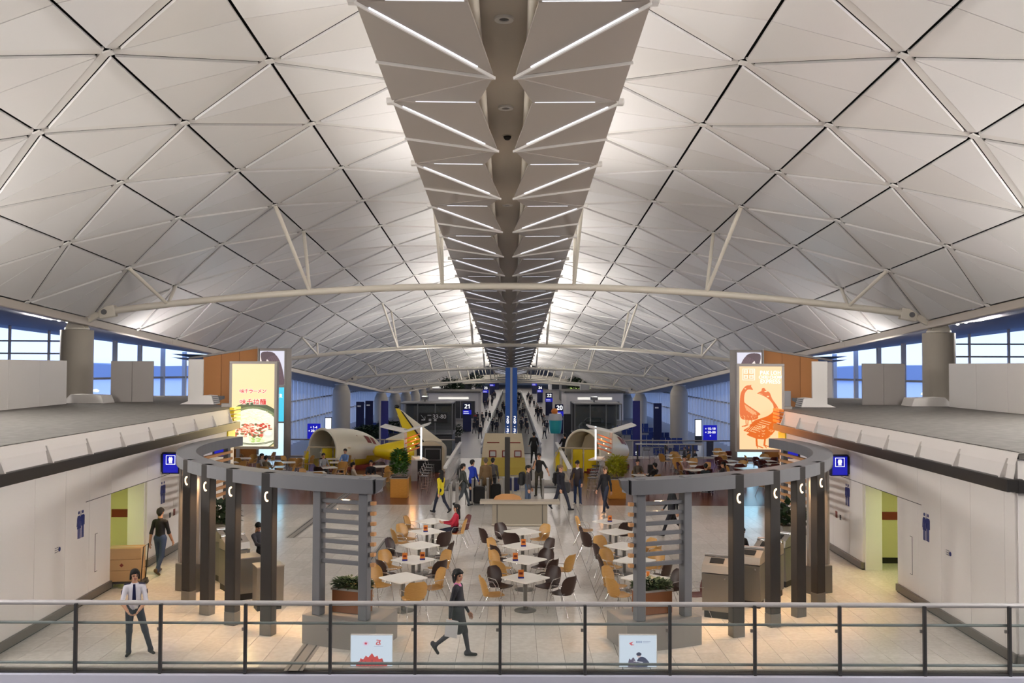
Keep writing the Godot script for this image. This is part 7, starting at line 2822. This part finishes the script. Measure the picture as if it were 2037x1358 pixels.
func build_people() -> void:
	build_lib()
	var black := L(20, 20, 24)
	var navy := L(24, 30, 50)
	var jeans := L(52, 70, 104)
	var cam := cam_pos
	# the guard behind the railing
	var p := fl(266, 1303)
	var gd := person("security guard in white short-sleeved shirt and navy trousers, hands clasped", p, 0.32, 1.62, {"shirt": L(226, 224, 236), "pants": navy, "forearm": L(196, 146, 116), "style": "tail", "skin": L(202, 154, 124), "collar": L(226, 224, 236)}, {"legs": [[4, 16, 2, 0, 25], [-2, 1, 2, 0, 10]], "arms": [[22, 12, 34, 42], [22, 12, 34, 42]], "turn": 12.0}, 0.014)
	var ch: Vector3 = gd.get_meta("chest")
	var tie := Geo.new()
	tie.prism(PackedVector2Array([Vector2(-0.02, 0.14), Vector2(0.02, 0.14), Vector2(0.035, -0.2), Vector2(0, -0.24), Vector2(-0.035, -0.2)]), Vector3(0, ch.y, 0.105), Vector3.RIGHT, Vector3.UP, Vector3(0, 0, 0.014))
	part(tie, "tie", M.navy, gd)
	for sx: float in [-1.0, 1.0]:
		var ep := Geo.new()
		ep.box(Vector3(sx * 0.13, ch.y + 0.128, 0), Vector3(0.11, 0.012, 0.05), Basis(Vector3.BACK, -sx * 0.12))
		part(ep, "shoulder_mark", M.navy, gd)
		var sb := Geo.new()
		sb.box(Vector3(sx * 0.225, ch.y - 0.02, 0.03), Vector3(0.012, 0.08, 0.06), Basis(Vector3.BACK, sx * 0.1))
		part(sb, "sleeve_badge", M.navy, gd)
	var idc := Geo.new()
	idc.box(Vector3(0.04, ch.y - 0.29, 0.135), Vector3(0.06, 0.04, 0.006))
	part(idc, "badge_card", M.white, gd)
	# the walking woman in the dark suit
	p = fl(911, 1306)
	var wm := person("woman in dark skirt suit and pink scarf striding past the tables with papers", p, PI * 0.42, 1.66, {"shirt": L(30, 32, 40), "pants": L(28, 29, 36), "stocking": L(44, 44, 54), "skirt": true, "style": "bob", "jacket": 0.12, "collar": L(212, 120, 170), "skin": L(208, 158, 132)}, {"legs": [[14, 2, 4, 0], [-16, 1, 34, -52]], "arms": [[6, 6, 24, 0], [-14, 6, 12, 0]], "lean": 2.0, "turn": -22.0}, 0.014)
	var pg := Geo.new()
	pg.box(Vector3(0, -0.16, 0.02), Vector3(0.016, 0.32, 0.24), Basis(Vector3.RIGHT, 0.1))
	carried(wm, "paper_folder", "white paper folder held by the woman in the dark suit", "folder", pg, M.paper, (wm.get_meta("wrist_r") as Vector3) + Vector3(-0.03, -0.03, 0.02))
	# man walking away along the white wall
	person("man in black polo shirt and jeans walking away along the restroom wall", fl(318, 1141), PI - 0.15, 1.74, {"shirt": black, "pants": jeans, "forearm": L(186, 136, 104), "shoes": L(96, 74, 50)}, {"legs": [[14, 3, 6, 4], [-14, 3, 26, -36]], "arms": [[-12, 9, 14, 0], [12, 9, 14, 0]], "lean": 2.0}, 0.015)
	# people around the escalator head
	person("young woman in a yellow jacket walking toward the escalators", fl(876, 1020), -2.2, 1.62, {"shirt": L(214, 196, 30), "pants": navy, "style": "long", "jacket": 0.06}, walk(20, 14), 0.018)
	var m1 := person("man in a grey-green jacket leaning forward toward the escalators", fl(922, 1008), 2.0, 1.72, {"shirt": L(58, 60, 54), "pants": L(66, 72, 78), "jacket": 0.08}, walk(22, 10), 0.02)
	person("person in a bright blue jacket behind the grey jacketed man", fl(939, 998), 2.4, 1.7, {"shirt": L(20, 52, 170), "pants": navy, "jacket": 0.05}, {"arms": [[40, 8, 30, 0], [10, 8, 10, 0]]}, 0.02)
	person("man in a brown jacket stepping onto the escalator", fl(966, 1000), PI, 1.8, {"shirt": L(112, 88, 58), "pants": L(88, 72, 54), "jacket": 0.1, "fat": 1.12, "hair": L(96, 84, 72)}, {}, 0.02)
	person("dark haired person half hidden beyond the brown jacketed man", fl(980, 990), PI - 0.2, 1.66, {"shirt": L(70, 66, 66), "pants": black}, {}, 0.022)
	person("man in a black shirt raising a hand to his chin at the escalator", fl(1072, 987), -0.2, 1.82, {"shirt": L(16, 16, 20), "pants": L(62, 58, 44), "forearm": L(196, 144, 112)}, {"arms": [[14, 34, 30, 0], [28, 10, 128, 30]]}, 0.018)
	var m2 := person("man in a grey jacket turned aside with a black bag on his back", fl(1050, 1014), 1.3, 1.7, {"shirt": L(70, 66, 66), "pants": L(70, 88, 112), "jacket": 0.05}, {}, 0.02)
	backpack(m2, "black shoulder bag on the man in the grey jacket", M.black, 1.15)
	var m3 := person("man all in dark clothes striding forward from the escalators", fl(1116, 1014), 0.8, 1.78, {"shirt": L(18, 20, 30), "pants": L(28, 32, 48), "jacket": 0.12, "hair": L(120, 98, 82)}, walk(26, 10), 0.02)
	backpack(m3, "dark backpack on the striding man", M.black)
	var m4 := person("man in an open dark jacket and white shirt looking down", fl(1149, 1004), -0.4, 1.76, {"shirt": L(44, 36, 42), "pants": L(38, 54, 90), "jacket": 0.08, "collar": L(220, 214, 210), "shoes": L(200, 196, 190)}, {"nod": 18.0, "arms": [[10, 8, 20, 0], [14, 12, 50, 10]]}, 0.018)
	var bg := Geo.new()
	bg.box(Vector3(0, -0.15, 0), Vector3(0.34, 0.42, 0.2), Basis(), 0.06)
	carried(m4, "rucksack", "grey and black rucksack held by the man looking down", "bag", bg, M.dark_grey, (m4.get_meta("wrist_r") as Vector3) + Vector3(-0.12, -0.12, 0.1))
	person("grey haired man in a black sweater and jeans walking off", fl(1203, 1020), -0.7, 1.76, {"shirt": L(16, 18, 26), "pants": L(40, 48, 70), "hair": L(112, 92, 74), "shoes": L(190, 180, 168), "jacket": 0.06}, walk(18, 12), 0.018)
	person("person in a long dark coat striding behind the louvres", fl(1336, 1064), -1.35, 1.76, {"shirt": L(28, 30, 38), "pants": L(26, 28, 36), "jacket": 0.24}, walk(27, 14), 0.02)
	person("woman in a black top and jeans standing at the telephone kiosks", fl(1473, 1185), 0.5, 1.66, {"shirt": L(18, 18, 22), "pants": jeans, "style": "short", "skin": L(210, 160, 130), "collar": L(210, 160, 130)}, {"arms": [[20, 6, 50, 20], [20, 6, 50, 20]], "nod": 14.0}, 0.016)
	var kp := ringp(-1.0, 62.0, 6.85, 0)
	person("dark haired person bent over a steel kiosk in the pergola", kp, 0.85, 1.6, {"shirt": L(60, 60, 70), "pants": L(20, 20, 24), "style": "short"}, {"lean": 26.0, "nod": 24.0, "arms": [[50, 10, 40, 10], [50, 10, 40, 10]]}, 0.018)
	# seated people
	var red := P(-1.55, 0, 27.65)
	person("woman in a red jacket with long black hair seated at the end table", red, -1.4, 1.62, {"shirt": L(178, 26, 54), "pants": navy, "style": "long", "jacket": 0.02}, sitting(), 0.018)
	var st := [[490, 925, "seated man in a pale shirt under the ramen sign", L(150, 146, 142), 0.3], [517, 930, "seated man in a beige jacket leaning on a table under the ramen sign", L(128, 118, 100), 0.2], [642, 925, "seated man in a grey top at a table before the aircraft nose", L(150, 152, 156), 1.2], [690, 915, "seated person in a light blue shirt before the aircraft nose", L(110, 146, 204), PI], [738, 940, "seated person in dark clothes resting head on arms", L(26, 26, 36), 0.8], [768, 936, "seated person in a cream top beside the tall planter", L(180, 168, 150), -1.6], [1262, 937, "seated man in a brown jacket beside the rounded bush", L(84, 74, 62), PI], [1325, 950, "man in dark clothes slouched on a food court chair", L(40, 40, 40), -1.2], [1357, 930, "seated person in a pale pink top in the food court", L(172, 140, 136), PI], [1404, 946, "seated man in a dark teal jacket behind the pergola beam", L(26, 40, 44), 0.4], [1440, 945, "seated person in black beside the dark teal jacket", L(30, 26, 26), -0.6], [1556, 922, "seated person in navy at the end of the goose sign tables", L(40, 40, 66), -0.9]]
	for q in st:
		var fs = food_seated[st.find(q)]
		person(q[2], fs[0], fs[1], 1.7, {"shirt": q[3], "pants": L(36, 36, 44)}, sitting(), 0.026)
	var sc := Geo.new()
	sc.box(Vector3(0, 0.36, 0), Vector3(0.42, 0.6, 0.26), Basis(), 0.04)
	var su := thing("suitcase", "black upright suitcase standing in the food court", "suitcase", fl(1297, 950))
	part(sc, "case", M.black, su)
	var hd := Geo.new()
	hd.tube([Vector3(-0.1, 0.64, -0.08), Vector3(-0.1, 1.0, -0.08), Vector3(0.1, 1.0, -0.08), Vector3(0.1, 0.64, -0.08)], 0.012, 6)
	part(hd, "pull_handle", M.steel, su)
	for x: float in [-0.16, 0.16]:
		var wv := Geo.new()
		wv.tube([Vector3(x - 0.02, 0.035, 0), Vector3(x + 0.02, 0.035, 0)], 0.035, 10)
		part(wv, "wheel", M.mid_grey, su)
	for q in [[953, 1004, "black upright suitcase behind the gate posts"], [985, 998, "black holdall on wheels behind the brown jacketed man"]]:
		var s2 := thing("suitcase", q[2], "suitcase", fl(q[0], q[1]))
		var g := Geo.new()
		g.box(Vector3(0, 0.4, 0), Vector3(0.46, 0.66, 0.3), Basis(), 0.06)
		part(g, "case", M.black, s2)
		var h := Geo.new()
		h.tube([Vector3(-0.1, 0.7, 0), Vector3(-0.1, 1.0, 0), Vector3(0.1, 1.0, 0), Vector3(0.1, 0.7, 0)], 0.012, 6)
		part(h, "pull_handle", M.steel, s2)
		var w := Geo.new()
		w.tube([Vector3(-0.2, 0.035, 0.0), Vector3(0.2, 0.035, 0.0)], 0.035, 10)
		part(w, "wheel", M.mid_grey, s2)
	# people leaning on the rails at the back
	person("man in a black suit seen from behind at the well balustrade", P(dp(1062, 880, 51.3).x, 0, 51.3), PI, 1.78, {"shirt": L(14, 14, 18), "pants": L(14, 14, 18), "jacket": 0.14, "fat": 1.1}, {"lean": 6.0, "arms": [[30, 14, 30, 0], [30, 14, 30, 0]]}, 0.024)
	person("person in black leaning on the glass rail beside the cup sign", P(dp(1122, 880, 51.8).x, 0, 51.8), PI + 0.3, 1.7, {"shirt": L(16, 16, 20), "pants": L(20, 20, 28), "jacket": 0.1}, {"lean": 14.0, "arms": [[40, 10, 30, 0], [40, 10, 30, 0]]}, 0.024)
	# travellers on the lower concourse: a few figures built once and copied
	var kinds := []
	var far := [[945, 844, L(168, 40, 36), "traveller in a red top walking past gate 21"], [967, 837, L(24, 26, 36), "pair member in dark clothes walking the concourse"], [974, 839, L(40, 42, 54), "companion in grey-blue clothes walking the concourse"], [955, 873, L(24, 26, 34), "traveller in black before the balustrade"], [1082, 848, L(30, 30, 38), "traveller in dark clothes beside the walkway rail"], [1083, 873, L(150, 146, 140), "traveller in a pale top with a backpack below"], [1071, 838, L(26, 28, 40), "traveller in navy farther along the concourse"]]
	for q in far:
		kinds.append(person(q[3], fl(q[0], q[1], LOW), PI * (q[0] % 2) + 0.3, 1.72, {"shirt": q[2], "pants": L(30, 32, 42)}, walk(20, 12), 0.034))
	var rng := RandomNumberGenerator.new()
	rng.seed = 19
	var taken := []
	for e in kinds:
		taken.append(e.position)
	for i in 72:
		var y := 790.0 + pow(rng.randf(), 1.3) * 74.0
		var d := 15300.0 / (y - 728.0)
		var onw := rng.randf() < 0.5
		var x := rng.randf_range(3.6, 5.2) * (1.0 if rng.randf() < 0.55 else -1.0)
		if onw:
			x = rng.randf_range(1.2, 2.5) if rng.randf() < 0.5 else rng.randf_range(-2.3, -1.0)
		var at := P(x, LOW + (0.06 if onw and d > 88.5 else 0.0), d)
		var near := false
		for e in taken:
			near = near or (e as Vector3).distance_to(at) < 0.8
		if near:
			continue
		taken.append(at)
		copy_of(kinds[1 + i % 6], at, PI * (i % 2) + rng.randf_range(-0.4, 0.4), "traveller in dark clothes on the moving walkway" if onw and d > 88.5 else "traveller in dark clothes on the concourse floor", "travellers far along the concourse")
	for i in 6:
		copy_of(kinds[1 + i], P(rng.randf_range(12.5, 17.0), LOW, rng.randf_range(74.0, 82.0)), rng.randf() * TAU, "traveller standing among the blue waiting seats", "travellers by the waiting seats")

func furnish() -> void:
	for sg: float in [-1.0, 1.0]:
		build_block(sg)
		roof_items(sg)
		build_pergola(sg)
	build_signs()
	build_railing()
	for i in 4:
		var th := [39.0, 49.0, 58.0, 67.0][i] as float
		kiosk(ringp(1.0, th, 7.55, 0), -deg_to_rad(th) * 0.6, "brushed steel telephone kiosk with rolled top in the pergola near the goose sign")
		var lth := [45.0, 54.0, 62.0, 69.5][i] as float
		kiosk(ringp(-1.0, lth, 7.55, 0), deg_to_rad(lth) * 0.6, "plain steel cabinet in the pergola near the ramen sign" if i < 2 else "brushed steel telephone kiosk with rolled top in the pergola near the ramen sign", i > 1)
	for sg: float in [-1.0, 1.0]:
		var side := "near the ramen sign" if sg < 0 else "near the goose sign"
		plant_pot("plinth_planter", "low wooden planter with green shrub on the pergola plinth " + side, ringp(sg, 21.5, RC - 0.42, 0.56), Vector3(0.74, 0.46, 0.34), 460, 0.17, 1.1, M.leaf_dark, M.planter_dark, 7 + int(sg), 0.09).rotation.y = sg * deg_to_rad(20)
		plant_pot("pot_plant", "dark leafy plant in a grey pot inside the pergola " + side, ringp(sg, 82.0, RC - 0.75, 0), Vector3(0.55, 1.15, 0.4), 160, 0.6, 1.3, M.leaf_dark, M.steel_soft, 17 + int(sg), 0.26)
	build_cafe()
	build_food_court()
	build_centre()
	build_concourse()
	build_people()

# ------------------------------------------------------------------ start
func setup() -> void:
	cam_basis = Basis(Vector3.RIGHT, atan(49.0 / 1800.0)) * Basis(Vector3.BACK, deg_to_rad(0.2))
	var cam := Camera3D.new()
	cam.name = "camera"
	cam.fov = rad_to_deg(2.0 * atan(679.0 / 1800.0))
	cam.near = 0.05
	cam.far = 4000.0
	cam.transform = Transform3D(cam_basis, cam_pos)
	add_child(cam)
	cam.current = true
	var env := Environment.new()
	env.tonemap_mode = Environment.TONE_MAPPER_LINEAR
	env.tonemap_exposure = EXPOSURE
	env.background_mode = Environment.BG_SKY
	var sky := Sky.new()
	var sm := ProceduralSkyMaterial.new()
	sm.sky_top_color = C(112, 146, 216)
	sm.sky_horizon_color = C(178, 198, 238)
	sm.sky_curve = 0.15
	sm.ground_horizon_color = C(170, 182, 206)
	sm.ground_bottom_color = C(110, 118, 134)
	sm.sky_energy_multiplier = SKY
	sm.ground_energy_multiplier = SKY
	sky.sky_material = sm
	env.sky = sky
	env.sdfgi_enabled = true
	env.ssao_enabled = true
	env.ssil_enabled = true
	var we := WorldEnvironment.new()
	we.name = "world"
	we.environment = env
	add_child(we)

const EXPOSURE := 1.0
const SKY := 1.45

func area(at: Vector3, size: Vector2, towards: Vector3, e: float, c: Color, called: String, long_way := Vector3.ZERO) -> void:
	var l := AreaLight3D.new()
	l.name = called
	l.area_size = size
	l.light_energy = e
	l.light_color = c
	l.shadow_enabled = true
	l.area_range = 60.0
	add_child(l, true)
	var f := towards.normalized()
	var up := long_way if long_way != Vector3.ZERO else (Vector3.FORWARD if absf(f.z) < 0.9 else Vector3.UP)
	l.transform = Transform3D(Basis.looking_at(f, up), at)

func build_uplights() -> void:
	# strips on top of the spine throw their light up and out onto the vault
	for k in 14:
		var dc := -2.0 + 15.6 * k if k < 10 else 168.0 + 50.0 * (k - 10)
		var ln := 14.0 if k < 10 else 44.0
		for sg: float in [-1.0, 1.0]:
			var a := P(sg * 2.3, spine_y(dc - ln * 0.5) + 0.2, dc - ln * 0.5)
			var b := P(sg * 2.3, spine_y(dc + ln * 0.5) + 0.2, dc + ln * 0.5)
			var o := thing("uplight_strip", "long uplight strip hidden on top of the ceiling spine", "light", (a + b) * 0.5, 0, "uplight strips on the spine")
			var h := Geo.new()
			h.beam(a - o.position, b - o.position, 0.3, 0.12, 0.01)
			part(h, "housing", M.mid_grey, o)
			var g := Geo.new()
			g.beam(a - o.position + Vector3(0, 0.07, 0), b - o.position + Vector3(0, 0.07, 0), 0.22, 0.02)
			part(g, "lamp_face", M.lamp_soft, o)
			area((a + b) * 0.5 + Vector3(sg * 0.05, 0.16, 0), Vector2(0.3, ln), Vector3(sg * 0.75, 0.66, 0), UP_E * ln * (1.0 if k < 4 else 3.6), Color(1.0, 0.975, 0.95), "uplight", b - a)
	# floods added on the block and kiosk roofs to brighten the vault flanks
	for sg: float in [-1.0, 1.0]:
		for d: float in [20.0, 26.0, 44.6, 71.8]:
			var y := 4.22 if d < 50.0 else LOW + 5.96
			var x := 18.5 if d < 30.0 else (18.55 if d < 50.0 else 6.7)
			var o := thing("added_flood_lamp", "added flood lamp box on the restroom roof aimed up at the vault" if d < 50.0 else "added flood lamp box on a dark glass kiosk roof aimed up at the vault", "light", P(sg * x, y, d), 0, "added flood lamps on the roofs" if d < 50.0 else "added flood lamps on the kiosks")
			var h := Geo.new()
			h.box(Vector3(0, 0, 0), Vector3(0.5, 0.24, 1.2), Basis(), 0.03)
			h.box(Vector3(0, -0.2, 0), Vector3(0.1, 0.18, 0.1))
			part(h, "housing", M.mid_grey, o)
			var g := Geo.new()
			g.box(Vector3(0, 0.13, 0), Vector3(0.42, 0.02, 1.1))
			part(g, "lamp_face", M.lamp_soft, o)
			area(o.position + Vector3(0, 0.18, 0), Vector2(0.42, 1.1), Vector3(-sg * 0.45, 0.9, 0.0) if d < 30.0 else (Vector3(-sg * 0.35, 0.75, -0.75) if d < 50.0 else Vector3(sg * 0.5, 0.85, 0.1)), ADDED_FLOOD_E * (1.0 if d < 30.0 else 1.25), Color(1.0, 0.975, 0.96), "flood")
		# unseen lamp rows added under the near eaves to light the hall
		for d: float in [6.0, 12.0, 18.0, 24.0]:
			var p := roofp(sg * 18.5, d) + Vector3(0, -0.42, 0)
			var o := thing("added_eave_lamp", "added unseen row of white eave lamps under the edge of the vault", "light", p, 0, "added lamp rows under the eaves")
			var h := Geo.new()
			h.box(Vector3(0, 0.06, 0), Vector3(0.3, 0.12, 4.6), Basis(Vector3.RIGHT, 0.061), 0.01)
			part(h, "track", M.mid_grey, o)
			for i in 5:
				var g := Geo.new()
				g.ball(Vector3(-sg * 0.05, -0.04, -1.8 + i * 0.9), Vector3(0.09, 0.07, 0.09), 10)
				part(g, "lamp", M.lamp_white, o)
			area(p + Vector3(-sg * 0.2, -0.14, 0), Vector2(0.3, 4.4), Vector3(-sg * 0.8, -0.6, 0.0), EAVE_E if d < 60.0 else EAVE_E * 0.5, Color(1.0, 0.975, 0.95), "added_eave_light", Vector3(0, -0.061, -1))
		# the lamp row that shows beyond the near column, under the soffit
		var fa := dp(36.0, 623.0, 42.0) if sg < 0 else dp(2003.0, 624.0, 42.0)
		var fb := dp(134.0, 640.0, 42.0) if sg < 0 else dp(1905.0, 645.0, 42.0)
		var t := thing("eave_lamp_row", "row of bright white lamps under the soffit beyond the cream column " + ("by the ramen sign" if sg < 0 else "by the goose sign"), "light", (fa + fb) * 0.5)
		var tk := Geo.new()
		tk.beam(fa - t.position + Vector3(0, 0.1, 0), fb - t.position + Vector3(0, 0.1, 0), 0.12, 0.1, 0.01)
		part(tk, "track", M.edge, t)
		for i in 7:
			var g := Geo.new()
			g.ball(fa.lerp(fb, i / 6.0) - t.position, Vector3(0.07, 0.05, 0.07), 10)
			part(g, "lamp", M.lamp_white, t)
		area((fa + fb) * 0.5 + Vector3(-sg * 0.1, -0.1, 0.1), Vector2(0.2, 2.0), Vector3(-sg * 0.9, -0.4, 0.3), EAVE_E * 0.5, Color(1.0, 0.98, 0.96), "eave_row_light", fb - fa)

const EAVE_E := 88.0
const UP_E := 1.7
const ADDED_FLOOD_E := 32.0

func _ready() -> void:
	setup()
	make_materials()
	build_uplights()
	build_roof()
	build_spine()
	build_trusses()
	build_columns()
	build_floors()
	build_glazing()
	build_outside()
	furnish()
